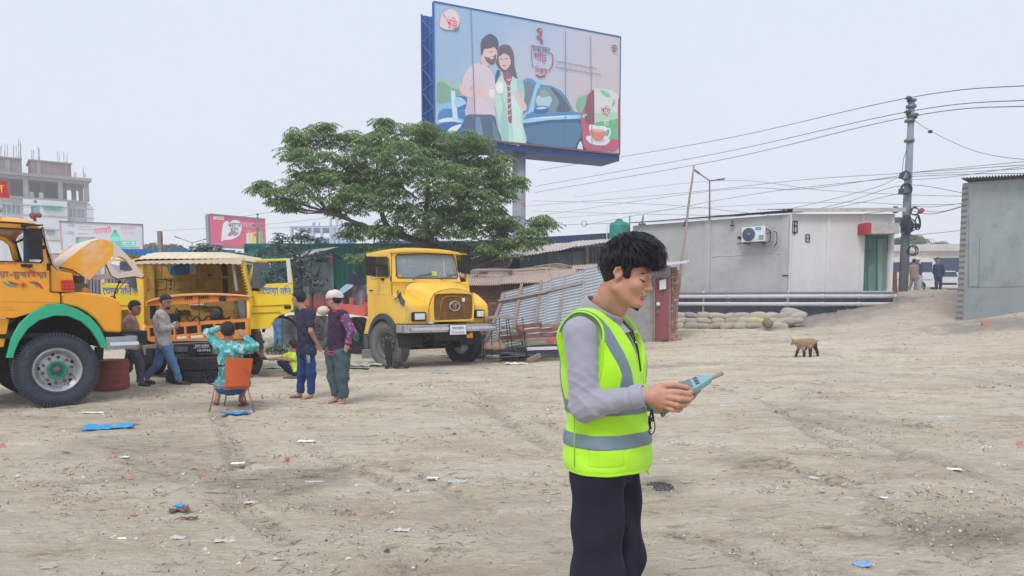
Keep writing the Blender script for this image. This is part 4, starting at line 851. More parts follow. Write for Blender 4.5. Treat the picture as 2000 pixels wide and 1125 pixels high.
 # brand mark top left, crest top right
 g((206,190,194),[(212,160),(235,95),(290,65),(340,90),(356,150),(330,200),(270,212),(225,195)]);G.text('পুষি',(198,42,76),258,158,336,176,86,.004);G.text('ট',(198,42,76),300,190,328,196,30,.003);G.text('চা',(66,128,116),312,212,342,218,34,.006);g((60,130,112),[(336,206),(344,194),(356,198),(346,210)]);G.line((198,42,76),((240,100),(246,118)),.05);G.line((198,42,76),((252,122),(258,130)),.05)
 cx_,cy_=1453,342
 for k in range(8):a=k*math.pi/4;G.line((72,92,98),[(cx_+14*math.cos(a+.5*j)+9*j*math.cos(a)*.8,cy_+(14*math.sin(a+.5*j)+9*j*math.sin(a)*.8)*1.25)for j in(0,.5,1)],.07)
 G.poly((96,108,110),[(cx_+8*math.cos(a),cy_+10*math.sin(a))for a in np.linspace(0,2*math.pi,9)[:-1]]);G.text('T.K. GROUP',(122,128,136),1434,381,1475,389,9)
 # banner seams: vertical joins in the printed vinyl
 for(xa,ya,xb,yb)in((434,68,470,985),(1106,216,1106,1052),(1284,256,1294,1072)):G.line((112,118,134),((xa,ya),(xb,yb)),.035,'vinyl_seam')
build_billboard()
def build_small_signs():
 # white soap advertisement
 p0=at(115,432,56);pr=atz(279,438.5,p0.z);d=(pr-p0);d.z=0;d.normalize();n=Vector((d.y,-d.x,0))
 t=thing('white_billboard','pale printed billboard with red heading and green bottle left of the dismantled cab','billboard',(p0.x,p0.y,0));on=lambda u,v,o=0:onplane(u,v,p0+n*o,n)
 m=MB();m.slab([on(120,497),on(280,495),on(279,438.5),on(115,432)],.25);m.build('display_panel',mat('vinyl_white',rgb(204,210,222),.7,vary=.04),t,True)
 m=MB();m.slab([on(120,497,.03),on(123.5,497,.03),on(118.5,432.2,.03),on(115,432,.03)],.05);m.build('red_edge',mat('faded_red',rgb(206,150,166),.7),t,True)
 m=MB();m.bar(on(115,432,.05),on(279,438.5,.05),.07);m.bar(on(279,438.5,.05),on(280,495,.05),.07);m.build('frame_edge',steel_m,t,True)
 m=MB()
 for u in(130,200,265):a=on(u,495,-.5);m.bar((a.x,a.y,0),(a.x,a.y,p0.z-.3),.2)
 m.build('support_post',steel_m,t,True)
 G=Print(t,p0,n,lambda x,y:(x/6.667,350+y/6.667));g=G.poly
 G.text('স্মার্ট',(214,70,110),1212,665,1450,650,95,.03);G.text('বৈজ্ঞানিক',(206,130,150),1015,612,1185,620,28);G.text('ফর্মুলা এখন',(206,130,150),1015,655,1200,664,28);G.text('আপনাদের',(214,120,146),1570,636,1760,640,40,.01);G.text('পাশে থাকুক সব',(206,130,150),1600,688,1758,694,20);G.text('সময় সবার',(206,130,150),1600,712,1758,716,18);G.text('পরিষ্কার',(120,130,150),1010,714,1150,708,18)
 g((80,176,162),[(1470,690),(1480,665),(1520,665),(1530,700),(1560,750),(1570,890),(1440,890),(1436,770)]);g((120,196,186),[(1450,750),(1550,750),(1555,800),(1445,800)]);g((44,150,140),[(1482,668),(1518,668),(1522,692),(1478,692)])
 g((90,178,168),[(1585,800),(1765,800),(1765,866),(1585,866)],smooth=False);g((150,206,200),[(1600,814),(1750,810),(1750,856),(1600,856)],smooth=False);G.text('স্মার্ট',(40,130,122),1630,836,1720,832,30,.01);g((70,168,156),[(1570,880),(1815,880),(1815,902),(1570,902)],smooth=False)
 g((112,128,146),[(985,752),(1240,756),(1240,920),(990,920)],smooth=False);g((120,170,170),[(1030,776),(1200,780),(1190,880),(1030,880)],smooth=False);g((206,130,140),[(1040,760),(1190,762),(1190,772),(1040,772)],smooth=False)
 for(x,y)in((860,590),(850,690)):
  g((176,182,196),[(x-70,y-20),(x-20,y-26),(x+40,y-10),(x+70,y+16),(x+20,y+22),(x-40,y+12)])
  for k in range(4):G.line((156,162,180),((x+30,y-10+k*9),(x+70,y-14+k*12),(x+110,y-8+k*13)),.05)
 g((190,194,206),[(885,840),(920,830),(935,855),(905,872),(880,862)])
 # pink drinks advertisement
 p0=at(411,418,50);pr=atz(518,428,p0.z);d=(pr-p0);d.z=0;d.normalize();n=Vector((d.y,-d.x,0));on=lambda u,v,o=0:onplane(u,v,p0+n*o,n)
 t=thing('pink_billboard','pink printed billboard with white lettering blob and drink packs above the bushes','billboard',(p0.x,p0.y,0))
 m=MB();m.slab([on(414,482),on(520,487),on(518,428),on(411,418)],.1);m.build('display_panel',mat('vinyl_pink',rgb(224,110,142),.7,vary=.05),t,True)
 m=MB();m.slab([on(414,482,-.1),on(411,418,-.1),on(411,418,-.1)-n*.7-d*.02,on(414,482,-.1)-n*.7],.1)
 m.bar(on(406.5,418,-.2),on(409.5,484,-.2),.16);m.bar(on(410,418,.03),on(518,428,.03),.08);m.bar(on(414,482,.03),on(520,487,.03),.1);m.build('frame_edge',mat('frame_greyblue',rgb(130,144,160),.6),t,True)
 m=MB()
 for u in(430,500):a=on(u,485,-.4);m.bar((a.x,a.y,0),(a.x,a.y,p0.z-.3),.2)
 m.build('support_post',steel_m,t,True)
 G=Print(t,p0,n,lambda x,y:(400+x/6.667,400+y/6.667));g=G.poly
 g((222,224,232),[(215,450),(225,330),(245,240),(290,210),(320,235),(380,195),(450,215),(480,270),(470,350),(430,410),(350,450),(240,462),(228,485)]);g((150,130,160),[(300,400),(330,350),(400,350),(440,370),(400,405),(360,395),(330,412)])
 G.text('প্রাণের',(48,48,72),305,262,470,258,62,.012);G.text('প্রাণ',(48,48,72),330,322,440,326,62,.012);G.text('মজাদার',(236,180,200),490,258,640,268,70,.004);G.text('জুস',(236,190,206),540,345,600,347,30)
 g((206,206,196),[(110,148),(250,152),(250,200),(110,190)],smooth=False);g((224,160,180),[(150,160),(240,162),(240,186),(150,180)],smooth=False)
 for k,c in enumerate(((208,210,214),(226,204,130),(220,190,130),(216,196,124),(110,166,140))):x=540+k*44;g(c,[(x,370-k*6),(x+40,362-k*6),(x+42,535),(x,528)],smooth=False)
 g((206,90,80),[(640,380),(668,376),(668,408),(642,410)]);g((236,170,190),[(110,500),(240,508),(240,516),(110,508)],smooth=False)
 # dark pole crossing in front of the pink sign
 b=at(503,500,47);p=thing('thin_pole','thin grey electric pole crossing in front of the pink billboard','utility pole',b);m=MB();m.tube([b,at(503,423,47)],[.09,.06],8);m.build('shaft',steel_m,p,True);m=MB();m.bar(at(494,439,46.9),at(503,446,46.9),.05);m.bar(at(503,446,46.9),at(511,441,46.9),.05);m.sphere(at(494,439,46.9),.08,6);m.sphere(at(511,441,46.9),.08,6);m.sphere(at(503,419,47),.09,6);m.build('insulator_arm',steel_m,p,True)
build_small_signs()
# ================================================================ UNFINISHED BUILDING FAR LEFT
def build_tower():
 zr=19.2;a=atz(-60,329,zr);b=atz(172,349,zr);a.z=b.z=0;d=(b-a).normalized();n=Vector((d.y,-d.x,0));L=(b-a).length;dep=12
 t=thing('unfinished_building','tall unfinished concrete building with open top floor and rebar far left','building',(a.x,a.y,0))
 conc=mat('raw_concrete',rgb(136,138,144),.9,vary=.15,vscale=.6,bump=.2);bw=mat('white_tower_wall',rgb(206,212,220),.85,vary=.06,vscale=.4);bk_=mat('brown_parapet',rgb(134,116,120),.9,vary=.15,vscale=1.2,stretch=(4,4,.3));blue=mat('shaded_interior',rgb(80,100,124),.9,vary=.1)  # blue: shade and haze of the open storey put into the wall colour
 ang=math.atan2(d.y,d.x)
 def on(u,v,o=0):return onplane(u,v,a+n*o,n)
 def B(name,s0,s1,z0,z1,o0,o1,mm,bev=0):
  """box along the facade from s0 to s1 metres, o: distance behind the facade"""
  m=MB();c=a+d*(s0+s1)/2-n*(o0+o1)/2;m.box((c.x,c.y,(z0+z1)/2),(s1-s0,abs(o1-o0),z1-z0),(0,0,ang));return m.build(name,mm,t,True)
 S=lambda u,v=340:(on(u,v)-a).dot(d);h=3.05
 B('roof_slab',0,L+.4,zr-.4,zr,-.5,dep,conc)
 zf=on(110,389).z;B('floor_slab',0,L-.2,zf-.3,zf,-.3,dep,conc)
 for u,o in((-20,0),(49,0),(117,0),(168,0),(150,4),(90,6),(20,6),(168,6),(60,6)):s=S(u);B('column',s-.3,s+.3,zf,zr-.4,o,o+.5,conc)
 B('inner_wall',0,S(134),zf,zr-.4,8,8.2,blue);B('inner_wall',S(128),S(134),zf,zr-.4,3,8,blue)
 B('ceiling_beam',0,L,zr-.85,zr-.4,.05,.35,conc)
 s0,s1=S(38),S(130)
 for u,c in((61,0),(80,1)):s=S(u);B('roof_tank_item' if c else 'wash_basin',s-.25,s+.25,zf,zf+.9,1,1.5,bw)
 # white storeys
 z=zf-.3;B('wall',S(2),S(132),0,z,.6,dep,bw);B('bay_wall',S(42),S(128),0,z,-.4,.6,bw);B('end_bay',S(131),L+.2,0,z,.3,dep,mat('grey_tower_wall',rgb(180,186,196),.85,vary=.06));B('end_pier',S(166),L+.5,0,z-.3,0,dep,bw);B('far_left_wall',0,S(4),0,z,.6,dep,bw)
 k=0
 for v in(403,422,448,469):zz=on(90,v,.4).z;B('floor_band',0,L+.6,zz-.07,zz+.07,-.5,-.41,mat('band_grey',rgb(150,156,168),.8));k+=1
 def win(u0,u1,v0,v1,o,mm,cur=0):
  m=MB();m.slab([on(u0,v1,-o),on(u1,v1,-o),on(u1,v0,-o),on(u0,v0,-o)],.1);w_=m.build('window',mm,t,True)
  m=MB();nb=4
  for j in range(nb+1):u=lerp(u0,u1,j/nb);m.bar(on(u,v0,-o+.08),on(u,v1,-o+.08),.07)
  m.bar(on(u0,v0,-o+.08),on(u1,v0,-o+.08),.1);m.bar(on(u0,v1,-o+.08),on(u1,v1,-o+.08),.1);m.build('window_frame',bw,w_,True)
 wm_=mat('curtained_window',rgb(128,142,160),.5,vary=.25,vscale=1.2,stretch=(3,3,.2));teal=mat('teal_panel',rgb(84,160,146),.6)
 win(134,166,406,428,.25,wm_);win(4,40,396,420,.5,wm_);win(134,166,432,450,.25,wm_)
 m=MB();m.slab([on(63,420,.45),on(77,420,.45),on(77,400,.45),on(63,400,.45)],.1);m.build('teal_window',teal,t,True)
 m=MB();m.slab([on(61,420,.47),on(66,420,.47),on(66,400,.47),on(61,400,.47)],.1);m.build('blue_shutter',mat('shutter_deep',rgb(46,110,160),.6),t,True)
 for(u,v)in((93,403),(112,404),(98,450)):p=on(u,v,.6);m=MB();m.box(p-Vector((0,0,.25)),(.9,.5,.55),(0,0,ang));m.box(p+Vector((0,0,.02)),(1.3,.8,.08),(0,0,ang));m.build('air_conditioner_ledge',teal if u!=98 else conc,t,True)
 m=MB();m.slab([on(66,396,.45),on(72,396,.45),on(72,391,.45),on(66,391,.45)],.1);m.build('vent_opening',blue,t,True)
 # stair and lift rooms on the roof
 z1=on(20,307.5).z;B('roof_room',S(-40),S(43,320),zr,on(20,308).z,.6,5,bk_);B('roof_room',S(61,320),S(140,330),zr,on(100,316).z,.6,6,bk_)
 for u0,u1 in((10,20),(72,80),(128,131)):B('room_pier',S(u0,320),S(u1,320),zr,on(u1,312 if u1<60 else 315).z,.45,.6,conc)
 B('room_slab',S(60,320)-.2,S(142,330),on(100,316).z,on(100,316).z+.15,.3,6.2,conc);B('room_slab',S(-40),S(44,320),on(20,308).z,on(20,308).z+.15,.3,5.2,conc)
 m=MB();rs=random.Random(3)
 for(u,v0,v1)in((2,308,281),(9,305,280),(14,307,279),(27,309,282),(31,310,284),(36,310,270),(39,311,276),(41,312,283),(62,312,290),(65,312,292),(75,312,286),(77,312,289),(112,319,296),(116,320,297),(125,319,297),(130,321,298),(163,347,328),(166,348,334),(145,345,332),(148,346,334)):
  for j in range(3):o=rs.uniform(.3,1.3);m.bar(on(u+rs.uniform(-1,1),v0,-o),on(u+rs.uniform(-1.5,1.5),v1+rs.uniform(-2,6),-o),.035)
 m.build('rebar',mat('rebar_rust',rgb(140,132,144),.8),t,True,kind='stuff')
 # far concrete frame behind the small trees, haze painted in as pale blue
 b0=at(604,480,150);t2=thing('distant_concrete_frame','distant unfinished concrete frame building faintly seen left of the big tree','building',(b0.x,b0.y,0))
 lc=mat('hazed_concrete',rgb(160,176,200),.9)
 def BX(u0,u1,v0,v1,Y,dp,nm,mm=lc):m=MB();p,q=at(u0,v1,Y),at(u1,v0,Y);m.box(((p.x+q.x)/2,Y+dp/2,(p.z+q.z)/2),(q.x-p.x,dp,q.z-p.z));m.build(nm,mm,t2,True)
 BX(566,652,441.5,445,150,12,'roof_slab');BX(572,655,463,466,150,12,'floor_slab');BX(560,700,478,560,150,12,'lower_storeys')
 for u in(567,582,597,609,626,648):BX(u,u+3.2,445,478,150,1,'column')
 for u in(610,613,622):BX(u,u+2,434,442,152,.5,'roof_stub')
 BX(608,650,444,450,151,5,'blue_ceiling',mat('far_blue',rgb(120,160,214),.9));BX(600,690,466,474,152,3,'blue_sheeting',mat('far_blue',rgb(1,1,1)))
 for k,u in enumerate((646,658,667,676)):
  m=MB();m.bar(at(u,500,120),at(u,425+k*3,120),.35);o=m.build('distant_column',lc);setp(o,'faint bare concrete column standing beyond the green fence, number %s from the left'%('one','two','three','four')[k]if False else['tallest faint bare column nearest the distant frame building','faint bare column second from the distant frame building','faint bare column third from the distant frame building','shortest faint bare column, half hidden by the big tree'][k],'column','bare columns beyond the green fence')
build_tower()
# ================================================================ TREES
def leafmat(name,dark,light,tr=.25):
 m=bpy.data.materials.new(name);m.use_nodes=True;n=m.node_tree;b=n.nodes['Principled BSDF'];g=n.nodes.new('ShaderNodeNewGeometry');r=n.nodes.new('ShaderNodeValToRGB')
 r.color_ramp.elements[0].color=dark;r.color_ramp.elements[1].color=light;n.links.new(g.outputs['Random Per Island'],r.inputs[0]);n.links.new(r.outputs[0],b.inputs['Base Color']);b.inputs['Roughness'].default_value=.7;b.inputs['Specular IOR Level'].default_value=.15
 t=n.nodes.new('ShaderNodeBsdfTranslucent');n.links.new(r.outputs[0],t.inputs['Color']);ms=n.nodes.new('ShaderNodeMixShader');ms.inputs[0].default_value=tr;n.links.new(b.outputs[0],ms.inputs[1]);n.links.new(t.outputs[0],ms.inputs[2]);n.links.new(ms.outputs[0],n.nodes['Material Output'].inputs['Surface']);return m
bark=mat('bark',rgb(92,84,84),.95,vary=.3,vscale=6,bump=.6,bscale=30)
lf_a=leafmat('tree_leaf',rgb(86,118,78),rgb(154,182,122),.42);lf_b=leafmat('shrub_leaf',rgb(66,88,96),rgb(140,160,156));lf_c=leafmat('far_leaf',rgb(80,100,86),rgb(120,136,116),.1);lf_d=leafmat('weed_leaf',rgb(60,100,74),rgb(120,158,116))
class Leaves:
 def __init__(s):s.v=[];s.n=0
 def leaf(s,p,d,w,droop,side):
  """folded two-quad leaflet from p along vector d"""
  l=d.length;t=d/l;sd=t.cross(side);sd=sd.normalized()if sd.length>1e-4 else Vector((1,0,0));e=p+d+Vector((0,0,-droop*l));mid=p+d*.5+Vector((0,0,-droop*l*.15))
  s.v+=[p,mid+sd*w*.5,e,mid-sd*w*.5];s.n+=1
 def build(s,name,m,parent,**kw):
  me=bpy.data.meshes.new(name);co=np.array([c[:]for c in s.v],dtype=np.float32);me.vertices.add(len(co));me.vertices.foreach_set('co',co.ravel());me.loops.add(len(co));me.loops.foreach_set('vertex_index',np.arange(len(co),dtype=np.int32));me.polygons.add(s.n);me.polygons.foreach_set('loop_start',np.arange(0,len(co),4,dtype=np.int32));me.polygons.foreach_set('loop_total',np.full(s.n,4,np.int32));me.update()
  return link(name,me,m,parent,True,fix=False,**kw)
def build_big_tree():
 rs=random.Random(12);Y0=25.5
 base=at(925,560,Y0);base.z=gz(base.x,base.y)
 t=thing('spreading_tree','wide spreading green tree with feathery drooping leaf clusters behind the yellow truck','tree',base)
 # crown lobes: u, v, horizontal radius, vertical radius (pixels), depth offset
 lobes=[(510,362,26,9,0),(545,378,34,16,-.5),(575,300,26,14,0),(600,268,40,22,.5),(640,262,34,20,1),(615,320,60,26,-.5),(585,355,48,20,0),(640,370,60,28,-1),(690,300,60,40,1),(745,246,22,16,0),(742,280,50,26,-.5),(800,262,38,22,1),(830,250,26,12,0),(790,320,70,40,-1.2),(860,290,60,34,1),(905,275,52,18,-.5),(930,300,50,30,0),(720,355,60,26,1.2),(860,350,70,32,-1.4),(950,345,56,36,1),(975,330,34,28,-.3),(972,385,38,24,.5),(930,395,56,26,-1),(850,400,60,22,.8),(770,385,50,22,-1),(700,395,46,18,.8),(800,430,60,24,-1),(740,460,46,22,-.5),(770,495,40,14,-1),(715,500,40,10,-1.2),(900,440,50,26,-.6),(960,440,56,30,.8),(990,432,26,16,0),(1060,432,34,14,0),(1040,462,36,18,-.5),(980,480,56,20,-.6),(910,490,50,22,.6),(850,470,50,24,1),(690,450,30,16,0),(840,310,60,30,.6),(760,350,50,26,-.5),(905,355,50,28,-.8),(680,330,50,24,.5),(890,420,40,20,.3),(640,345,40,18,.8),(1012,352,12,9,-.8),(565,395,26,14,0),(655,410,20,8,0),(480+100,270,18,10,0)]
 # trunks and limbs
 m=MB();f1=at(962,500,Y0);f2=at(905,520,Y0+.3);f3=at(1010,508,Y0-.3)
 m.tube(bez([base,at(905,540,Y0),at(948,505,Y0),at(990,482,Y0+.3)],6),[.20-.005*k for k in range(19)],10)
 m.tube(bez([base+Vector((.3,.1,0)),at(915,545,Y0-.2),at(962,510,Y0-.3),at(1002,480,Y0-.3)],6),[.16-.004*k for k in range(19)],9)
 m.tube(bez([base+Vector((-.5,0,0)),at(900,548,Y0+.2),at(838,500,Y0+.4),at(835,470,Y0+.2)],6),[.20-.005*k for k in range(19)],9);m.build('trunk',bark,t,True)
 roots=[at(838,462,Y0+.1),at(985,484,Y0),at(745,430,Y0),at(830,400,Y0)]
 m=MB();m.tube(bez([at(836,478,Y0+.2),at(760,445,Y0),at(742,390,Y0),at(735,330,Y0)],6),[.13-.005*k for k in range(19)],8);m.tube(bez([at(838,470,Y0+.2),at(832,420,Y0),at(836,360,Y0),at(820,300,Y0)],6),[.12-.005*k for k in range(19)],8)
 m.tube(bez([at(836,480,Y0+.2),at(850,450,Y0),at(905,405,Y0+.3),at(950,370,Y0+.5)],6),[.13-.005*k for k in range(19)],8);m.tube(bez([at(836,478,Y0),at(740,450,Y0-.4),at(640,415,Y0-.6),at(548,386,Y0-.3)],6),[.09-.0035*k for k in range(19)],8)
 m.tube(bez([at(990,482,Y0+.3),at(1010,470,Y0),at(1040,450,Y0),at(1070,432,Y0)],6),[.09-.0035*k for k in range(19)],7)
 hubs=[at(742,390,Y0),at(832,420,Y0),at(905,405,Y0+.3),at(735,440,Y0-.4),at(836,360,Y0),at(1000,475,Y0),at(640,415,Y0-.6),at(950,375,Y0+.5),at(735,335,Y0)]
 L=Leaves()
 for(u,v,ru,rv,dy)in lobes:
  Y=Y0+dy;c=at(u,v,Y);rx=ru/FPX*Y;rz=rv/FPX*Y;ry=max(.5,rx*.8)
  h=min(hubs,key=lambda q:(q-c).length+max(0,q.z-c.z)*2);mid=lerp(h,c,.55)+Vector((rs.uniform(-.2,.2),rs.uniform(-.2,.2),-.12*(h-c).length));m.tube(bez([h,mid,c],6),[.032-.0018*k for k in range(13)],5)
  ns=int(12+rx*rz*60)
  for k in range(ns):
   a=rs.uniform(0,2*math.pi);q=rs.random()**.5;zz=rs.uniform(-1,1);q*=math.sqrt(max(.05,1-zz*zz*.8))
   o=c+Vector((math.cos(a)*q*rx,math.sin(a)*q*ry,zz*rz*.95+.12*rz))
   if rs.random()<.12:m.tube([lerp(c,o,.1),o],[.015,.006],4)
   elif rs.random()<.3:m.tube([o,o+Vector((rs.uniform(-.3,.3),rs.uniform(-.3,.3),-rs.uniform(.1,.3)))],[.008,.005],3)
   # one spray: rachises radiating, each with paired drooping leaflets
   nr=rs.randint(5,7);tilt=rs.uniform(-.1,.35)
   for j in range(nr):
    b=a+j*2*math.pi/nr+rs.uniform(-.3,.3);rl=rs.uniform(.22,.40);dr=Vector((math.cos(b),math.sin(b),tilt-.1)).normalized()
    for s_ in range(3):
     f=(s_+1)/3;pp=o+dr*rl*f*.8+Vector((0,0,-rl*.35*f*f));
     for sg in(-1,1):
      lv=(dr*.7+Vector((-dr.y,dr.x,0))*sg*.8+Vector((0,0,-.25-.4*f))).normalized()*rs.uniform(.11,.17);L.leaf(pp,lv,.05,.25,Vector((0,0,1)))
    L.leaf(o+dr*rl*.8+Vector((0,0,-rl*.35)),(dr+Vector((0,0,-.6))).normalized()*.17,.055,.2,Vector((0,0,1)))
 m.build('branches',bark,t,True,fix=False,kind='stuff');L.build('foliage',lf_a,t,kind='stuff')
build_big_tree()
def blobtree(name,label,cat,base,blobs,lm,trunk,nleaf=60,ll=.16,lw=.07,droop=.3,seed=1,group=None,up=0.0,r0=.08):
 """blobs in world metres: (centre, (rx, ry, rz))"""
 rs=random.Random(seed);t=thing(name,label,cat,base,group=group);L=Leaves();m=MB()
 for tr in trunk:m.tube(bez(tr,5),[max(.01,r0*(1-k/(len(tr)*5-3)))for k in range(len(tr)*5-4)],7)
 for c,r in blobs:
  c=Vector(c);m.tube(bez([trunk[0][-1],lerp(trunk[0][-1],c,.5)-Vector((0,0,.1)),c],4),[r0*.35]*9,5)
  for k in range(int(nleaf*r[0]*r[2]*2.2)+12):
   d=Vector((rs.gauss(0,1),rs.gauss(0,1),rs.gauss(0,1))).normalized()*rs.random()**.4;o=c+Vector((d.x*r[0],d.y*r[1],d.z*r[2]));b0=rs.uniform(0,6.28)
   for j in range(5):b=b0+j*1.256+rs.uniform(-.4,.4);L.leaf(o,Vector((math.cos(b),math.sin(b),rs.uniform(-.5,.5)+up)).normalized()*ll*rs.uniform(.7,1.3),lw,droop,Vector((rs.uniform(-.4,.4),rs.uniform(-.4,.4),1)))
 m.build('trunk',bark,t,True,fix=False);L.build('foliage',lm,t,kind='stuff');return t
def pixblobs(lst,Y,dep=.8):return[(at(u,v,Y+dy),(ru/FPX*Y,max(.3,ru/FPX*Y*dep),rv/FPX*Y))for u,v,ru,rv,dy in lst]
Yb=21.5;gb=at(600,610,Yb);gb.z=0
blobtree('bushy_tree','small bushy bluish green tree between the open yellow door and the green fence','tree',gb,pixblobs([(565,480,34,22,0),(550,505,40,24,.3),(590,505,38,20,-.3),(600,540,34,16,0),(570,545,36,26,.5),(545,465,22,12,0),(590,462,22,12,0),(620,470,18,8,0),(620,560,22,14,-.2),(560,585,24,18,.3),(630,500,16,12,0),(530,530,30,26,.8),(515,560,30,30,.8)],Yb),lf_b,[[gb,at(608,590,Yb),at(607,560,Yb),at(598,530,Yb),at(585,505,Yb)],[at(608,575,Yb),at(618,548,Yb),at(625,520,Yb)]],75,.15,.06,.35,4)
Yc=27.5;gb=at(470,620,24);gb.z=0
blobtree('leafy_shrub','pale leafy shrub growing behind the cab beneath the pink billboard','shrub',gb,pixblobs([(470,500,20,12,0),(440,492,24,8,0),(495,505,22,14,0),(520,490,22,8,0),(480,545,26,40,1),(400,480,18,9,1),(395,486,26,7,1),(420,485,20,8,1),(520,585,30,24,0)],24),lf_b,[[gb,at(474,560,24),at(474,520,24)]],70,.17,.08,.3,5,r0=.05)
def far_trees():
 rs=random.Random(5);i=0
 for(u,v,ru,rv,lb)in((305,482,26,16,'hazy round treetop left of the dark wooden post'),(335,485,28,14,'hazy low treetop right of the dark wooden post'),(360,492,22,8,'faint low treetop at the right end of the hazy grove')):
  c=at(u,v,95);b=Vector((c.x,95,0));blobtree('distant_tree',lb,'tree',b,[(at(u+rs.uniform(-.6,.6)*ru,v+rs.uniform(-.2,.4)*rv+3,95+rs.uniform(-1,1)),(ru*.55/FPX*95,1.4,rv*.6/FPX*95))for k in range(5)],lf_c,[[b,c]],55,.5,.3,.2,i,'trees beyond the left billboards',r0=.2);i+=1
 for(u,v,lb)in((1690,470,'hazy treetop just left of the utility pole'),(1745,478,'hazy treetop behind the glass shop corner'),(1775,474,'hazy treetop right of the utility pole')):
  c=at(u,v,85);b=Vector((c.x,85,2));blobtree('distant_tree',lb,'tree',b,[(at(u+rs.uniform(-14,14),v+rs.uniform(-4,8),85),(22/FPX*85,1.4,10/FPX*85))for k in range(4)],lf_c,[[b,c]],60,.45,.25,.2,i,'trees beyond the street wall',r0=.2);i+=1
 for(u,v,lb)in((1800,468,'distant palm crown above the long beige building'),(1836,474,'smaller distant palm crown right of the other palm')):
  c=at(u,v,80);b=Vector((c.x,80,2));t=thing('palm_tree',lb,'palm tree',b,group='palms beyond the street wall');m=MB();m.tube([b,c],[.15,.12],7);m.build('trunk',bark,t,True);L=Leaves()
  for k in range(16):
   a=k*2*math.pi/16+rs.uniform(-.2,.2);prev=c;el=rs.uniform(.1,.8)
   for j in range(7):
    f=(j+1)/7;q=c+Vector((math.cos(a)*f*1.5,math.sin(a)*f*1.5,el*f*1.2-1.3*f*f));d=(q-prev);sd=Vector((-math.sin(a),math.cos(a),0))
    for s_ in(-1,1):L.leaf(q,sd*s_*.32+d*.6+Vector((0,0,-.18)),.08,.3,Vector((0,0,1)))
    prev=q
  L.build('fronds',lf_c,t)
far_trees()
# weeds by the plank pile and fallen leaves under the fence
def weeds(u0,u1,v,Y,h,nm,lb,seed):
 rs=random.Random(seed);b=at((u0+u1)/2,v,Y);b.z=gz(b.x,b.y);t=thing(nm,lb,'weeds',b);L=Leaves();m=MB()
 for k in range(int((u1-u0)*1.3)):
  p=at(rs.uniform(u0,u1),v,Y+rs.uniform(-.2,.2));p.z=gz(p.x,p.y);hh=h*rs.uniform(.4,1);tp=p+Vector((rs.uniform(-.1,.1),rs.uniform(-.1,.1),hh));m.tube([p,tp],.006,4)
  for j in range(7):q=lerp(p,tp,rs.uniform(.3,1));a=rs.uniform(0,6.28);L.leaf(q,Vector((math.cos(a),math.sin(a),.2))*rs.uniform(.06,.12),.06,.3,Vector((0,0,1)))
 m.build('stems',bark,t,True,fix=False);L.build('foliage',lf_d,t,kind='stuff')
weeds(978,1026,688,18.0,.35,'weed_patch','green weeds growing behind the thin wire stand',3)
weeds(520,560,672,20.5,.35,'weed_patch','pale weeds growing under the open yellow door',6)
weeds(905,948,680,19.0,.5,'weed_patch','weeds growing behind the right wheel of the center truck',9)
# ================================================================ TRUCKS
yel=mat('truck_yellow',rgb(246,197,66),.5,vary=.09,vscale=2,coat=.1,dirt=(rgb(222,190,118),1.8,.50,.6),dirt2=(rgb(150,92,50),7,.64,.85),bump=.12,bscale=4)
org=mat('truck_orange',rgb(246,166,30),.38,vary=.03,vscale=2,coat=.35,dirt=(rgb(228,178,96),2,.56,.5),dirt2=(rgb(180,110,50),9,.66,.6),bump=.08,bscale=4)
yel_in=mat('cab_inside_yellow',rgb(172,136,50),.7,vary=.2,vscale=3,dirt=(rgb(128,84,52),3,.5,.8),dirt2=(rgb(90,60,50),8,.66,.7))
yel_door=mat('lemon_yellow',rgb(238,206,38),.5,vary=.06,vscale=2,dirt=(rgb(220,190,90),3,.62,.5))
prim=mat('orange_primer',rgb(228,140,62),.6,vary=.12,vscale=4,dirt=(rgb(180,90,50),5,.6,.5))
cream=mat('dusty_cream',rgb(218,206,178),.7,vary=.08,vscale=3,dirt=(rgb(190,176,150),4,.6,.5))
tyre_m=mat('tyre_rubber',rgb(58,66,80),.8,vary=.15,vscale=5,bump=.2,dirt=(rgb(104,104,104),4,.55,.5))
tyre_d=mat('dusty_tyre',rgb(112,112,112),.9,vary=.12,vscale=4,bump=.2,dirt=(rgb(140,134,126),3,.55,.6))
tyre_k=mat('dark_tyre',rgb(44,46,52),.8,vary=.2,vscale=6,dirt=(rgb(84,80,78),5,.6,.5))
rim_m=mat('silver_rim',rgb(176,180,184),.4,metal=.5,vary=.12,vscale=8,dirt=(rgb(120,112,108),9,.6,.6))
hubg=mat('hub_green',rgb(50,140,116),.45,vary=.12,vscale=10);archg=mat('arch_green',rgb(38,176,136),.4,vary=.05,coat=.2)
chrome=mat('worn_chrome',rgb(176,180,186),.3,metal=.7,vary=.2,vscale=5,dirt=(rgb(120,84,66),7,.6,.8))
under=mat('underbody_dark',rgb(40,38,42),.8,vary=.3,vscale=6);grease=mat('greasy_grey',rgb(92,94,98),.7,vary=.3,vscale=8,dirt=(rgb(60,56,54),6,.5,.8))
clear=mat('windscreen_glass',rgb(190,205,215),.03,vary=0,alpha=.28,spec=1);lampg=mat('lamp_glass',rgb(214,218,220),.1,vary=.1,vscale=30,spec=1)
redp=mat('chassis_red',rgb(214,104,92),.65,vary=.1,vscale=3,dirt=(rgb(150,70,60),5,.58,.6));amber=mat('amber_lens',rgb(246,150,20),.3)
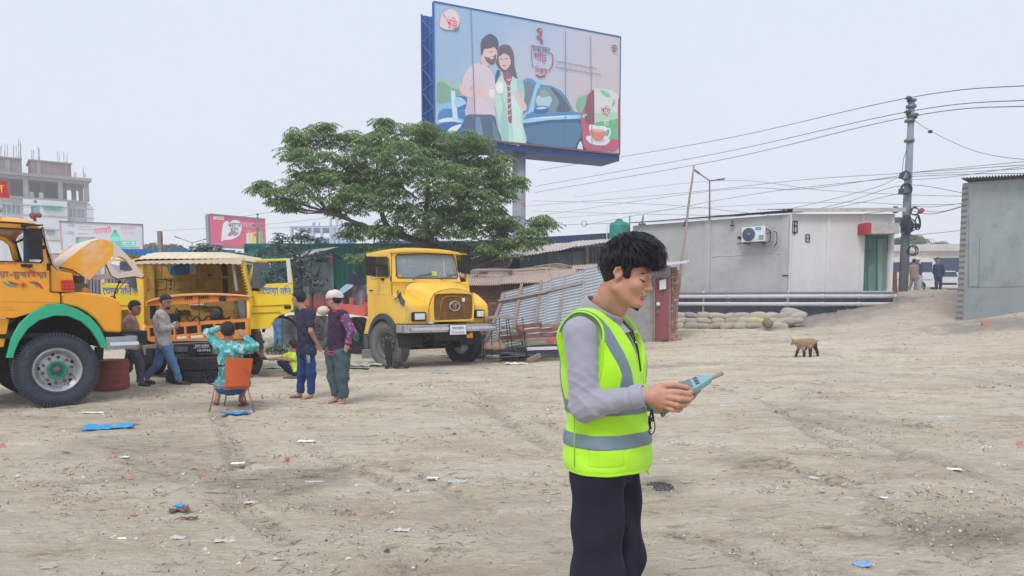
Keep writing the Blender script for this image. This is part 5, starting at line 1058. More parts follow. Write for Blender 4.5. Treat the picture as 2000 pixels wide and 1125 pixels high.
class Loc:
 def __init__(s,ox,oy,hd,name,label,cat='truck',group=None):
  s.o=Vector((ox,oy,0));s.f=Vector((math.cos(hd),math.sin(hd),0));s.l=Vector((-math.sin(hd),math.cos(hd),0));s.t=thing(name,label,cat,s.o,hd,group)
 def loc(s,P):q=P-s.o;return Vector((q.dot(s.f),q.dot(s.l),P.z))
 def side(s,u,v,y):return s.loc(onplane(u,v,s.o+s.l*y,s.l))
 def front(s,u,v,x):return s.loc(onplane(u,v,s.o+s.f*x,s.f))
def plate(name,m,parent,outer,holes=(),th=.03,bevel=0,seg=2):
 """flat or gently bent plate with openings, thickened by its own geometry"""
 b=bmesh.new();es=[]
 for lp in[outer]+list(holes):
  vs=[b.verts.new(Vector(p))for p in lp];es+=[b.edges.new((vs[i],vs[(i+1)%len(vs)]))for i in range(len(vs))]
 nrm=Vector((0,0,0));O=[Vector(p)for p in outer];c=sum(O,Vector())/len(O)
 for i in range(len(O)):nrm+=(O[i]-c).cross(O[(i+1)%len(O)]-c)
 nrm.normalize();bmesh.ops.triangle_fill(b,edges=es,use_beauty=True,normal=nrm);me=bpy.data.meshes.new(name);b.to_mesh(me);b.free()
 o=link(name,me,m,parent,fix=False);s=o.modifiers.new('thick','SOLIDIFY');s.thickness=th;s.offset=0
 if bevel:bv=o.modifiers.new('bevel','BEVEL');bv.width=bevel;bv.segments=seg;bv.limit_method='ANGLE';bv.angle_limit=R(50)
 return o
def wheel(parent,c,rad=.52,wid=.27,side=-1,tm=tyre_m,rm=rim_m,hm=None,yaw=0,lugs=80,name='wheel',parts=True,rimr=.30):
 """tyre with tread blocks; rim, hub and nuts as sub-parts. axle along local y, outer face towards side"""
 e=Euler((0,0,yaw)).to_matrix();c=Vector(c);h=wid/2
 prof=[(rimr,-h*.62),(rimr+.02,-h*.8),(rad*.72,-h*1.02),(rad*.86,-h*1.03),(rad*.955,-h*.93),(rad*.985,-h*.8),(rad,-h*.5),(rad+.003,0),(rad,h*.5),(rad*.985,h*.8),(rad*.955,h*.93),(rad*.86,h*1.03),(rad*.72,h*1.02),(rimr+.02,h*.8),(rimr,h*.62)]
 m=MB();m.lathe(prof,(0,0,0),'y',72)
 for k in range(lugs):
  a=k*2*math.pi/lugs
  for s_ in(-1,1):
   a2=a+(math.pi/lugs if s_>0 else 0);w_=2*math.pi*rad/lugs*.6;dr=Vector((math.sin(a2),0,math.cos(a2)));tg=Vector((math.cos(a2),0,-math.sin(a2)))
   M_=Matrix((tg,Vector((0,1,0)),dr)).transposed();m.box(dr*(rad-.004)+Vector((0,s_*h*.62,0)),(w_,h*.62,.034),M_);m.box(dr*(rad*.965)+Vector((0,s_*h*.98,0)),(w_*.8,h*.12,rad*.10),M_)
 for f in(-.12,.12):m.lathe([(rad-.01,h*(f-.07)),(rad+.013,h*(f-.05)),(rad+.013,h*(f+.05)),(rad-.01,h*(f+.07))],(0,0,0),'y',72)
 for r_ in(.62,.80):m.lathe([(rad*r_-.008,side*h*1.0),(rad*r_,side*h*1.05),(rad*r_+.008,side*h*1.0)],(0,0,0),'y',60)
 m.v=[tuple(c+e@Vector(v))for v in m.v];w=m.build(name,tm,parent)
 if not parts:return w
 s=side
 def sub(nm,mb,mm):mb.v=[tuple(c+e@Vector(v))for v in mb.v];return mb.build(nm,mm,w)
 m=MB();m.lathe([(rimr+.012,s*h*.70),(rimr+.015,s*h*.86),(rimr-.005,s*h*.9),(rimr-.02,s*h*.8),(rimr-.03,s*h*.55),(rimr-.055,s*h*.5),(rimr-.06,s*h*.2),(rimr-.1,s*h*.25),(rimr-.14,s*h*.45),(rimr-.17,s*h*.5)],(0,0,0),'y',48);m.lathe([(rimr,-s*h*.6),(rimr-.05,-s*h*.3),(.05,-s*h*.2)],(0,0,0),'y',32);sub('rim',m,rm)
 m=MB()
 for k in range(10):a=k*math.pi/5+.2;m.cyl(((rimr-.115)*math.cos(a),s*h*.35,(rimr-.115)*math.sin(a)),((rimr-.115)*math.cos(a),s*(h*.5+.035),(rimr-.115)*math.sin(a)),.02,6)
 sub('wheel_nuts',m,grease)['kind']='stuff'
 m=MB()
 for k in range(5):a=k*math.pi*.4+.5;m.lathe([(.0,0),(.026,0),(.026,s*.004)],((rimr-.075)*math.cos(a),s*(h*.225+.003),(rimr-.075)*math.sin(a)),'y',10)
 sub('hand_holes',m,under)['kind']='stuff'
 m=MB();m.lathe([(rimr-.165,s*h*.5),(rimr-.17,s*(h*.5+.02)),(.115,s*(h*.5+.03)),(.085,s*(h*.5-.01)),(.06,s*(h*.5-.015)),(.0,s*(h*.5-.01))],(0,0,0),'y',32);sub('hub',m,hm or grease)
 m=MB();m.lathe([(.06,s*(h*.5-.02)),(.055,s*(h*.5+.03)),(.04,s*(h*.5+.035)),(.036,s*(h*.5+.07)),(0,s*(h*.5+.075))],(0,0,0),'y',24);sub('hub_cap',m,grease)
 return w
def arcpts(cx,cz,r,a0,a1,n,sx=1.):return[(cx+math.cos(R(lerp(a0,a1,k/n)))*r*sx,cz+math.sin(R(lerp(a0,a1,k/n)))*r)for k in range(n+1)]
# ---------------------------------------------------------------- near truck at the left edge
def left_truck():
 T=Loc(-6.5-.669,10.5+.743,R(42),'orange_truck','bright orange yellow truck cab with raised hood and green wheel arch at the left edge');t=T.t
 W=lambda a,b:(a*.3734,400+b*.3734);S=lambda a,b,y=-1.12:T.side(*W(a,b),y)
 tr=lambda pts,y=-1.12:[S(a,b,y)for a,b in pts]
 XZ=lambda pts:[(p.x,p.z)for p in tr(pts)]
 # door and cab side with window opening, near and far sides
 outer=tr([(-330,78),(0,82),(110,92),(180,104),(206,118),(240,235),(262,300),(266,430),(262,452),(315,462),(318,516),(-330,500)])
 hole=tr([(-330+60,120),(0,120),(130,128),(170,140),(196,170),(214,235),(222,288),(212,304),(0,293),(-270,293)])
 plate('cab_side',org,t,outer,[hole],.05,.012)
 fo=[Vector((p.x,1.1,p.z))for p in outer];fh=[Vector((p.x,1.1,p.z))for p in hole];plate('cab_side',mat('cab_inner_maroon',rgb(120,74,62),.7,vary=.2),t,fo,[fh],.05)
 xb=outer[0].x
 # windscreen pillar, cowl and front wall
 m=MB();P=XZ([(206,118),(222,108),(240,245),(272,312),(308,345),(380,360),(390,420),(390,456),(266,456),(262,300),(240,235)]);m.prism(P,-1.12,-1.0);m.build('windscreen_pillar',org,t,bevel=.02)
 m=MB();m.prism([(p[0],p[1])for p in P],1.0,1.12);m.build('windscreen_pillar',org,t,bevel=.02)
 C1=XZ([(300,340),(385,360),(392,456),(300,456)]);m=MB();m.prism(C1,-1.0,1.0);m.build('cowl',org,t,bevel=.03)
 a,b=XZ([(232,118),(300,340)]);m=MB();m.slab([(a[0],-1.0,a[1]),(a[0],1.0,a[1]),(b[0],1.0,b[1]),(b[0],-1.0,b[1])],.012);m.build('windscreen',clear,t)
 # roof, crowned across
 R0=XZ([(-330,60),(-330,88),(110,96),(215,112),(208,96),(150,72),(60,57),(0,55),(-200,55)])
 m=MB();top=XZ([(218,108),(205,92),(150,71),(60,57),(-60,54),(-330,58)])
 def roof(i,j,lo=0):x,z=top[i];y=-1.14+2.28*j;return Vector((x,y,z-.0*lo-.10*abs(j*2-1)**6+.05*(1-abs(j*2-1)**2)-lo))
 vs=[roof(i,j/20)for i in range(len(top))for j in range(21)];lo=[Vector((v.x,v.y,v.z-.05))for v in vs];F=[(i*21+j,i*21+j+1,(i+1)*21+j+1,(i+1)*21+j)for i in range(len(top)-1)for j in range(20)]
 m.add(vs+lo,F+[tuple(k+len(vs)for k in f)for f in F],True)
 for i in range(len(top)-1):
  for j in(0,20):m.add([vs[i*21+j],vs[(i+1)*21+j],lo[(i+1)*21+j],lo[i*21+j]],[(0,1,2,3)])
 m.add([vs[j]for j in range(21)]+[lo[j]for j in range(21)],[(j,j+1,j+22,j+21)for j in range(20)]);m.build('roof',org,t)
 m=MB();m.tube([S(-330,88,-1.17),S(0,90,-1.17),S(120,97,-1.17),S(208,108,-1.17)],.014,6);m.build('rain_gutter',under,t)
 m=MB();m.box((xb+.02,0,1.9),(.05,2.2,1.5));m.build('rear_wall',mat('cab_inner_maroon',rgb(1,1,1)),t)
 m=MB();m.box((xb+.6,0,1.02),(1.6,2.2,.06));m.build('cab_floor',under,t)
 m=MB();m.box((xb+.55,-.55,1.45),(.5,.6,.12));m.box((xb+.35,-.55,1.75),(.12,.6,.6));m.build('seat',mat('seat_vinyl',rgb(74,60,60),.6),t,bevel=.03)
 s0=S(120,340,-.5);m=MB();m.lathe([(.2,-.012),(.215,0),(.2,.012),(.19,0),(.2,-.012)],(0,0,0),'z',30);m.tube([(-.2,0,0),(.2,0,0)],.012,6);m.tube([(0,0,0),(.05,0,-.4)],.025,6);st=m.build('steering_wheel',under,t);st.location=(s0.x+.05,-.5,s0.z+.45);st.rotation_euler=(0,-.5,0)
 # dark inner window frame seen through the opening
 wf=mat('window_frame_navy',rgb(48,70,98),.5);wk=mat('seal_black',rgb(46,34,34),.6)
 m=MB();m.slab(tr([(122,132),(150,136),(152,300),(122,296)],-1.09),.03);m.build('door_frame_bar',wf,t)
 m=MB();m.tube(tr([(212,304),(222,290),(214,235),(196,170),(170,142),(130,128),(-20,120)],-1.145),.012,6);m.tube(tr([(212,304),(100,298),(-20,295)],-1.145),.009,6);m.build('window_seal',wk,t)
 m=MB();m.tube(tr([(-10,170),(25,178),(60,210),(82,290)],-.9),.035,8);m.build('grab_frame',org,t);m=MB();m.tube(tr([(0,160),(40,168),(78,215),(95,290)],-.88),.014,6);m.build('grab_seal',mat('silver_seal',rgb(150,150,156),.4),t)
 m=MB();m.tube(tr([(262,312),(262,452),(266,456),(300,457),(318,468),(318,518)],-1.15),.006,5);m.tube(tr([(226,118),(245,250),(258,300),(262,312)],-1.15),.006,5);m.build('door_seam',wk,t)
 m=MB();m.box(S(140,318,-1.16),(.13,.04,.04));m.cyl(S(152,322,-1.15),S(152,322,-1.19),.025,8);m.box(S(252,325,-1.15),(.03,.03,.1));m.build('door_handle',under,t,bevel=.006)
 m=MB();m.tube(tr([(110,107),(225,106),(218,125),(218,200)],-1.22),.012,6);m.box(S(185,205,-1.28),(.16,.04,.42));m.box(S(214,222,-1.24),(.1,.06,.05));m.box(S(125,107,-1.16),(.06,.05,.06));m.build('wing_mirror',under,t,bevel=.01)
 # lettering and swirls on the door
 rd=mat('paint_red',rgb(206,50,40),.5);tq=mat('paint_teal',rgb(70,160,140),.5)
 X=(1,0,0);Z=(0,0,1)
 def L_(s,mm,x0,x1,yy,h,lift,bold=.01):
  p=S(x0,yy);q=S(x1,yy);text(bn(s),mm,t,(p+q)/2+Vector((0,-.03-lift,0)),X,Z,width=(q-p).length,height=S(x0,yy).z-S(x0,yy+h).z,lift=0,bold=bold,world=False)
 L_('রিয়া-রুবাইয়া',tq,-70,246,366,52,.001,.012);L_('রিয়া-রুবাইয়া',rd,-73,243,362,48,.003,.008);L_('আল্লাহর দোয়া',rd,-80,90,308,16,.001,.004)
 L_('০১৭১২-৮৪৫০৯১',mat('faint_ink',rgb(176,130,40),.6),-30,65,536,7,.001,0);L_('০১৯২৩-৬১২০৪৭',mat('faint_ink',rgb(1,1,1)),-30,88,550,7,.001,0)
 def sw(pts,mm,w_):
  V=bez(tr(pts,-1.151),5);m=MB();o=[];N=len(V)
  for i,v in enumerate(V):tg=(V[min(i+1,N-1)]-V[max(i-1,0)]).normalized();q=Vector((tg.z,0,-tg.x))*w_*math.sin(math.pi*(i+.3)/(N+.2));o+=[v-q,v+q]
  m.add(o,[(2*i,2*i+1,2*i+3,2*i+2)for i in range(N-1)]);m.build('painted_swirl',mm,t,fix=False)
 sw([(12,398),(45,420),(95,426)],tq,.018);sw([(40,398),(70,412),(100,416)],rd,.018);sw([(150,405),(180,412),(198,438)],tq,.014);sw([(150,402),(195,412),(225,440)],rd,.02)
 c=S(122,419,-1.152);m=MB()
 for k in range(8):a=k*math.pi/4;m.bar(c,c+Vector((math.cos(a)*.045,0,math.sin(a)*.045)),.012,.003)
 m.build('painted_flower',rd,t)
 q=[S(320,394,-1.15),S(386,394,-1.15),S(386,448,-1.15),S(320,448,-1.15)];m=MB();m.slab(q[::-1],.012);cp=m.build('vent_plate',mat('vent_orange',rgb(232,128,44),.5),t)
 m=MB()
 for k in range(9):c=q[0]+(q[1]-q[0])*((k%3)+.5)/3+(q[3]-q[0])*((k//3)+.5)/3;m.lathe([(.03,-.003),(.014,-.01),(0,-.01)],c+Vector((0,-.01,0)),'y',8)
 m.build('vent_dots',rd,cp)
 # lower cab skirt and step
 m=MB();m.prism(XZ([(-330,500),(318,512),(318,520),(240,524),(150,570),(72,592),(-330,586)]),-1.14,-1.06);m.build('door_skirt',org,t,bevel=.01)
 m=MB();m.prism(XZ([(-330,592),(50,596),(42,650),(22,745),(-330,742)]),-1.08,-.9);m.build('step_panel',org,t,bevel=.01)
 m=MB();m.box(S(56,598,-1.02),(.1,.1,.05));m.build('bracket',under,t)
 # fenders with cut wheel arch (near and far)
 arch=[(545,660),(500,600),(450,560),(400,536),(330,522),(318,520)]
 fp=[(318,516),(318,462),(392,455),(440,458),(520,468),(590,484),(622,502),(636,530),(637,600),(635,667),(548,665)]+arch[1:-1]
 m=MB();m.prism(XZ(fp),-1.14,-.62);m.build('fender',org,t,bevel=.05,seg=3);m=MB();m.prism(XZ(fp),.62,1.14);m.build('fender',org,t,bevel=.05,seg=3)
 inn=[(66,800),(72,770),(96,715),(140,650),(200,604),(280,580),(350,582),(420,610),(470,655),(510,715),(524,748)];outa=[(556,748),(545,700),(515,640),(465,585),(400,545),(320,518),(235,526),(160,562),(100,620),(55,700),(30,800)]
 m=MB();m.prism(XZ(inn+outa),-1.19,-1.10);m.build('wheel_arch_trim',archg,t,bevel=.012)
 m=MB();io=XZ(inn);o2=[(lerp(p[0],-.0,.0),p[1]+.02)for p in io]
 for y0,y1 in((-1.1,-.55),(.55,1.1)):
  vs=[Vector((p[0],y,p[1]+.01))for y in(y0,y1)for p in io];n_=len(io);m.add(vs,[(i,i+1,n_+i+1,n_+i)for i in range(n_-1)],True);m.add([Vector((p[0],y1,p[1]))for p in io],[tuple(range(n_))])
 m.build('wheel_well',under,t)
 m=MB();m.box((.1,0,.92),(2.6,.8,.2));m.box((0,0,.55),(.14,1.7,.14));m.cyl((.1,-.45,.5),(.1,.45,.5),.1,10);m.box((-1.8,-.42,.85),(3,.1,.25));m.box((-1.8,.42,.85),(3,.1,.25));m.box((.35,0,1.3),(.7,.7,.55));m.build('chassis',under,t,bevel=.01)
 m=MB();m.prism(XZ([(520,748),(560,745),(555,815),(525,818),(512,790)]),-.95,-.85);m.build('spring_hanger',under,t)
 m=MB();m.box((.62,0,1.12),(.3,1.2,.1));m.box((.3,0,1.62),(.5,.9,.05));m.build('radiator_support',mat('dark_orange',rgb(190,120,30),.6),t)
 # bumper: chrome C channel with white insert
 A_,B_=S(556,690,-1.1),S(730,692,-1.1);zt,zb=S(600,690,-1.1).z,S(600,756,-1.1).z
 m=MB();pl=[(A_.x-.02,-1.16),(B_.x-.05,-1.13),(B_.x,-1.0),(B_.x,1.0),(B_.x-.05,1.13),(A_.x-.02,1.16),(A_.x-.02,1.1),(B_.x-.1,1.08),(B_.x-.06,.95),(B_.x-.06,-.95),(B_.x-.1,-1.07),(A_.x-.02,-1.1)]
 m.prism(pl,zb,zt,'xy');m.build('bumper',chrome,t,bevel=.008);m=MB();m.box(((A_.x+B_.x)/2,-1.165,(zt+zb)/2-.01),(B_.x-A_.x-.06,.012,.05),(0,0,.05));m.build('bumper_stripe',white_m,t)
 # raised hood
 hm_=mat('hood_yellow',rgb(246,174,46),.35,vary=.04,vscale=1.5,coat=.4,dirt=(rgb(232,204,180),.9,.50,.85));whm=mat('hood_whitish_sheen',rgb(222,206,192),.6,vary=.06,vscale=2,dirt=(rgb(230,160,80),2,.62,.6))  # whitish sheen of the raised hood painted in as pale colour
 yh=-.62;HS=lambda pts,y=yh:tr(pts,y)
 ol=[(302,318),(360,270),(420,222),(478,182),(520,170),(560,176),(596,196),(660,262),(712,322),(752,368)]
 prof=[(p.x,p.z)for p in HS(ol)]
 m=MB();nv=17
 def hood(i,j):x,z=prof[i];k=abs(j*2-1);dn=.10*k**5;return Vector((x,-.66+1.32*j,z-dn))
 vs=[hood(i,j/(nv-1))for i in range(len(prof))for j in range(nv)];lo=[v+Vector((-.015,0,-.02))for v in vs];F=[(i*nv+j,i*nv+j+1,(i+1)*nv+j+1,(i+1)*nv+j)for i in range(5)for j in range(nv-1)];m.add(vs+lo,F+[tuple(k+len(vs)for k in f)for f in F],True);m.build('hood',whm,t)
 skirt=[(305,322),(360,278),(420,230),(478,190),(520,178),(560,184),(592,202),(592,262),(560,305),(520,345),(466,396),(430,372),(380,340),(340,328)]
 plate('hood_side',hm_,t,HS(skirt,-.665),(),.02,.004);plate('hood_side',hm_,t,[Vector((p.x,.665,p.z))for p in HS(skirt,-.665)],(),.02)
 fr_o=[(560,184),(600,200),(664,262),(715,320),(753,370),(742,382),(700,374),(612,386),(585,372),(556,312),(590,280),(592,210)];fr_h=[(578,312),(596,282),(622,270),(650,280),(694,338),(690,344),(620,358)]
 plate('hood_nose',whm,t,HS(fr_o,-.664),[HS(fr_h,-.664)],.02,.004);plate('hood_nose',whm,t,[Vector((p.x,.664,p.z))for p in HS(fr_o,-.664)],[[Vector((p.x,.664,p.z))for p in HS(fr_h,-.664)]],.02)
 for q_ in([(556,312),(585,372),(612,386),(700,374),(745,382),(753,370)],[(310,328),(345,326),(392,346),(430,372)]):m=MB();m.tube(HS(q_,-.64),.019,6);m.build('hood_rim',mat('rust_brown',rgb(126,70,50),.8,vary=.2),t)
 m=MB()
 for y in(-.3,0,.3):m.tube([S(330,330,y),S(500,200,y),S(590,230,y)],.02,6)
 m.build('hood_rib',whm,t)
 m=MB();m.tube(HS([(592,490),(602,455),(624,405)],-.9),.01,6);m.sphere(S(624,402,-.9),.03,8);m.cyl(S(592,496,-.9),S(592,478,-.9),.035,10);m.tube(HS([(598,470),(630,430),(668,382)],-.9),.006,5);m.build('mirror_stalk',black_m,t)
 m=MB();m.lathe([(0,-.02),(.06,0),(.055,.12),(0,.15)],S(448,478,-.95)-Vector((0,0,.02)),'z',12);m.build('side_repeater',mat('brown_lens',rgb(186,110,50),.35),t,bevel=0)
 m=MB();m.cyl(S(408,372,-.4),S(405,448,-.4),.09,14);m.box(S(415,440,-.5),(.2,.2,.16));m.tube(bez([S(400,380,-.5),S(430,420,-.5),S(445,450,-.5)],5),.03,6);m.build('air_cleaner',mat('engine_grey',rgb(96,92,84),.6,vary=.2),t)
 # wheels
 wheel(t,(0,-1.0,.52),.52,.27,-1,tyre_m,rim_m,hubg,0);wheel(t,(0,1.0,.52),.52,.27,1,tyre_k,rim_m,hubg,0)
 # roof ornament and signboard above the cab
 m=MB();m.box((S(16,40).x-.3,0,S(0,25).z),(.25,1.5,.3));m.prism([(S(0,5).x,S(0,5).z),(S(25,8).x,S(25,8).z),(S(33,25).x,S(33,25).z),(S(0,30).x-.3,S(0,25).z)],-.9,.9);m.build('roof_rack',mat('rack_silver',rgb(160,166,166),.5),t,bevel=.01)
 m=MB();sg=[T.side(0,357,-.9),T.side(13,354,-.9),T.side(19,386,-.9),T.side(0,384,-.9)];m.slab([sg[0]-Vector((.8,0,0)),sg[1],sg[2],sg[3]-Vector((.8,0,0))][::-1],.03);sb_=m.build('route_board',mat('board_red',rgb(206,66,62),.6),t)
 text(bn('আল'),mat('board_yellow',rgb(240,196,110),.6),sb_,(sg[1]+sg[3])/2+Vector((-.15,-.02,0)),X,Z,width=.3,world=False,bold=.01)
 for(a_,b_)in((64,92),):c=T.side(68,424,-.7);m=MB();m.sphere(c+Vector((-.02,0,.02)),.05,10);m.sphere(c+Vector((.05,0,.03)),.04,10);m.cyl(c-Vector((0,0,.06)),c,.02,8);m.build('marker_lamp',mat('lamp_dusty_red',rgb(150,90,96),.5),t)
 # load bed just behind the cab
 m=MB();m.box((xb-1.6,0,1.35),(3,2.3,.12));m.box((xb-.15,0,2.0),(.1,2.3,1.3));m.build('load_bed',wood_r,t)
left_truck()
# ---------------------------------------------------------------- dismantled cab
def middle_cab():
 b=at(380,690,14.9);b.z=0;t=thing('dismantled_cab','dismantled yellow truck cab without windscreen, engine bay open, doors swung out','truck',b)
 z=lambda a,c,Y=14.4:at(200+a*.329,450+c*.329,Y);Z=lambda pts,Y=14.4:[z(a,c,Y)for a,c in pts]
 def PL(nm,mm,pts,holes=(),th=.04,Y=14.4,bev=0):return plate(nm,mm,t,[p-b for p in Z(pts,Y)],[[p-b for p in Z(h,Y)]for h in holes],th,bev)
 def BX(nm,mm,pts,Y0,Y1,par=None):m=MB();A=Z(pts,Y0);B=[Vector((p.x,Y1,p.z))for p in A];n=len(A);m.add(A+B,[tuple(range(n)),tuple(range(n,2*n))[::-1]]+[(i,i+n,(i+1)%n+n,(i+1)%n)for i in range(n)],False);return m.build(nm,mm,par or t,True,bevel=.01)
 # roof (ribbed, dusty cream)
 m=MB();x0=z(186,160,14.35).x;x1=z(832,160,14.35).x;zt=z(500,130,14.5).z;ze=z(200,178,14.35).z
 def rf(a,c):x=lerp(x0,x1,a);k=abs(a*2-1);y=14.3+1.75*c;edge=max(0,1-c*9);return Vector((x,y,ze+(zt-ze)*(1-k**7)*(1-edge**2*.85)+.012*math.cos(a*36*math.pi)*(1-k**7)))
 m.grid(rf,120,14);m.grid(lambda a,c:rf(a,c)-Vector((0,0,.06)),120,14);m.add([rf(i/60,0)for i in range(61)]+[rf(i/60,0)-Vector((0,0,.09))for i in range(61)],[(i,i+1,i+62,i+61)for i in range(60)],True);m.build('roof',cream,t,True)
 BX('roof_front_rail',cream,[(190,166),(830,158),(835,180),(768,173),(238,184),(190,190)],14.3,14.42)
 BX('windscreen_pillar',yel,[(186,178),(238,182),(246,400),(250,640),(222,640),(214,400)],14.36,14.5);BX('windscreen_pillar',yel,[(806,172),(832,168),(882,392),(862,392)],14.36,14.5)
 BX('pillar_rubber',mat('grey_rubber',rgb(150,150,150),.7),[(762,172),(776,172),(806,360),(788,362)],14.42,14.47)
 for k in range(10):p=z(818+k*4.6,205+k*18,14.3);m=MB();m.box(p,(.03,.02,.03));m.build('rivet_hole',under,t,True)
 # rear cab wall with window and pressed panels
 bw=lambda pts:[(x,y)for x,y in pts];rw=15.9
 def zw(pts):return[Vector((z(a,c).x*1,rw,0))for a,c in pts]
 def RW(a,c):return at(200+a*.329,450+c*.329,rw)
 out_=[RW(a,c)for a,c in((200,165),(810,165),(860,420),(215,430))];win=[RW(a,c)for a,c in((392,188),(400,184),(545,184),(557,190),(558,258),(550,262),(415,268),(398,255),(390,230))]
 plate('rear_wall',yel_in,t,[p-b for p in out_],[[p-b for p in win]],.04)
 for(a0,c0,a1,c1)in((425,290,560,345),(590,290,715,345),(250,300,380,345),(255,195,300,270),(585,190,625,255),(310,190,350,270)):
  m=MB();P=[RW(a0,c1),RW(a1,c1),RW(a1,c0),RW(a0,c0)]
  for q in range(4):m.bar(P[q]-Vector((0,.03,0)),P[(q+1)%4]-Vector((0,.03,0)),.03,.025)
  m.build('pressed_panel_rib',yel_in,t,True)
 m=MB();m.bar(RW(215,282)-Vector((0,.04,0)),RW(760,278)-Vector((0,.04,0)),.05,.04);m.build('belt_rib',yel_in,t,True)
 for(a,c,w_,h_)in((727,205,.1,.32),(735,320,.09,.5),(408,300,.03,.04),(408,320,.03,.04),(408,345,.03,.04),(640,272,.07,.1),(300,288,.03,.04),(380,286,.03,.04)):m=MB();m.box(RW(a,c)-Vector((0,.04,0)),(w_,.03,h_));m.build('wall_opening',under,t,True)
 m=MB();m.slab([RW(390,270)+Vector((0,.1,0)),RW(506,270)+Vector((0,.1,0)),RW(506,180)+Vector((0,.1,0)),RW(390,180)+Vector((0,.1,0))],.01);m.build('rear_window_cover',blue_tin,t,True)
 m=MB();m.slab([RW(508,266)+Vector((0,.1,0)),RW(560,266)+Vector((0,.1,0)),RW(560,180)+Vector((0,.1,0)),RW(508,180)+Vector((0,.1,0))],.01);m.build('rear_window_pane',mat('lilac_pane',rgb(196,190,210),.5),t,True)
 # sides
 for s_,a in((0,196),(1,838)):
  x=z(a,300,15.1).x;m=MB();m.box((x,15.15,.95),(.06,1.5,.75));m.bar((x,15.85,1.3),(x,15.85,2.4),.1);m.bar((x,14.5,2.38),(x,15.9,2.38),.08);m.build('cab_side',yel_in,t,True)
 m=MB();m.box((b.x,15.1,.62),(2.2,1.5,.05));m.build('floor',under,t,True)
 # arched orange cowl band
 up=[(252,425),(300,405),(370,388),(450,378),(560,372),(680,372),(790,378),(880,388)];dn=[(880,396),(790,390),(680,386),(560,386),(450,392),(370,402),(300,418),(258,432)]
 BX('cowl_lip',mat('pale_orange_lip',rgb(246,176,110),.5),up+dn,14.2,14.3);BX('cowl_panel',prim,[(258,434),(300,420),(370,404),(450,394),(560,388),(680,388),(790,392),(868,398),(868,408),(700,425),(500,440),(250,450)],14.26,14.36)
 m=MB()
 for k in range(12):
  if k in(4,5,6):continue
  p=z(492+k*12,402-k*.6,14.24);m.box(p,(.015,.01,.06))
 m.build('louvre_slots',under,t,True);m=MB();m.box(z(712,400,14.22),(.13,.03,.12));m.build('wiper_motor',under,t,True,bevel=.01);m=MB();m.tube([z(573,392,14.22),z(575,560,14.18)],.008,5);m.build('hanging_wire',under,t,True)
 # firewall
 BX('firewall',yel_in,[(252,440),(868,410),(868,560),(262,575)],14.75,14.8)
 for(a,c,w_,h_,mm)in((675,500,.16,.28,grease),(690,470,.1,.1,under),(800,470,.1,.5,grease),(480,480,.25,.04,under),(560,440,.3,.04,cream),(830,500,.14,.6,mat('grey_steel_panel',rgb(130,128,132),.7)),(410,530,.3,.25,under),(640,455,.35,.03,under),(300,480,.1,.3,under),(440,470,.03,.03,under),(740,530,.3,.06,under)):m=MB();m.box(z(a,c,14.7),(w_,.06,h_));m.build('engine_bay_part',mm,t,True,bevel=.01)
 m=MB();
 for k in range(5):c=z(430+k*70,480+((k*37)%40),14.6);m.tube(bez([c,c+Vector((.1,-.05,-.08)),c+Vector((.2,0,.02)),c+Vector((.3,-.03,-.1))],4),.014,5)
 m.build('hose',under,t,True)
 m=MB();m.lathe([(.0,-.05),(.1,-.05),(.11,0),(.05,.01)],z(675,495,14.6),'y',14);m.build('brake_booster',grease,t,True)
 # orange grille frame with rectangular openings
 o=[(262,568),(430,548),(870,522),(872,606),(868,640),(300,662),(275,655)]
 def rect(a0,c0,a1,c1,a2,c2,a3,c3):return[(a0,c0),(a1,c1),(a2,c2),(a3,c3)]
 hs=[rect(282,580,322,574,322,626,284,632),rect(434,574,488,570,490,614,436,620),rect(498,570,565,563,568,608,500,615),rect(584,562,660,554,662,600,586,606),rect(775,548,850,542,852,588,778,592),rect(672,556,765,549,767,594,674,600),rect(436,630,500,626,502,640,438,644),rect(520,626,600,620,602,634,522,640),rect(330,580,424,574,426,620,332,626)]
 PL('grille_frame',prim,o,hs,.05,14.25);BX('grille_backing',under,[(275,572),(865,530),(865,600),(285,640)],14.5,14.55)
 for q_ in(((250,560),(250,640)),((866,400),(872,620))):m=MB();m.tube(Z(q_,14.3),.037,8);m.build('front_corner_tube',yel,t,True)
 # bumper, panel and plate
 BX('bumper',mat('khaki_grey_bumper',rgb(120,124,112),.7,vary=.2,vscale=4,dirt=(rgb(90,84,74),5,.55,.6)),[(232,682),(700,660),(880,655),(880,735),(300,745),(248,740)],14.0,14.2)
 BX('black_panel',black_m,[(420,676),(536,670),(536,728),(422,732)],13.97,14.0)
 pl_=BX('number_plate',black_m,[(538,670),(645,664),(645,722),(538,726)],13.95,13.99)
 for s_,c,w_ in(('ঢাকা মেট্রো',684,.27),('ট-১৪-৩০৬২',707,.32)):text(bn(s_),white_m,pl_,z(592,c,13.94)-b,(1,0,0),(0,0,1),width=w_,height=.085,world=False,lift=.004,bold=.008)
 m=MB();m.box(z(470,705,13.96),(.24,.012,.1));m.build('panel_lamp',grease,t,True)
 m=MB();m.box((b.x,14.9,.45),(1.6,1.6,.3));m.box((b.x-.4,15.6,.5),(.12,3.5,.2));m.box((b.x+.4,15.6,.5),(.12,3.5,.2));m.build('chassis',under,t,True)
 wheel(t,(z(272,770,14.9).x-b.x,.15,.47),.47,.26,-1,tyre_k,rim_m,None,R(90),parts=False);wheel(t,(z(840,770,14.9).x-b.x,.35,.47),.47,.26,-1,tyre_k,rim_m,None,R(90),parts=False)
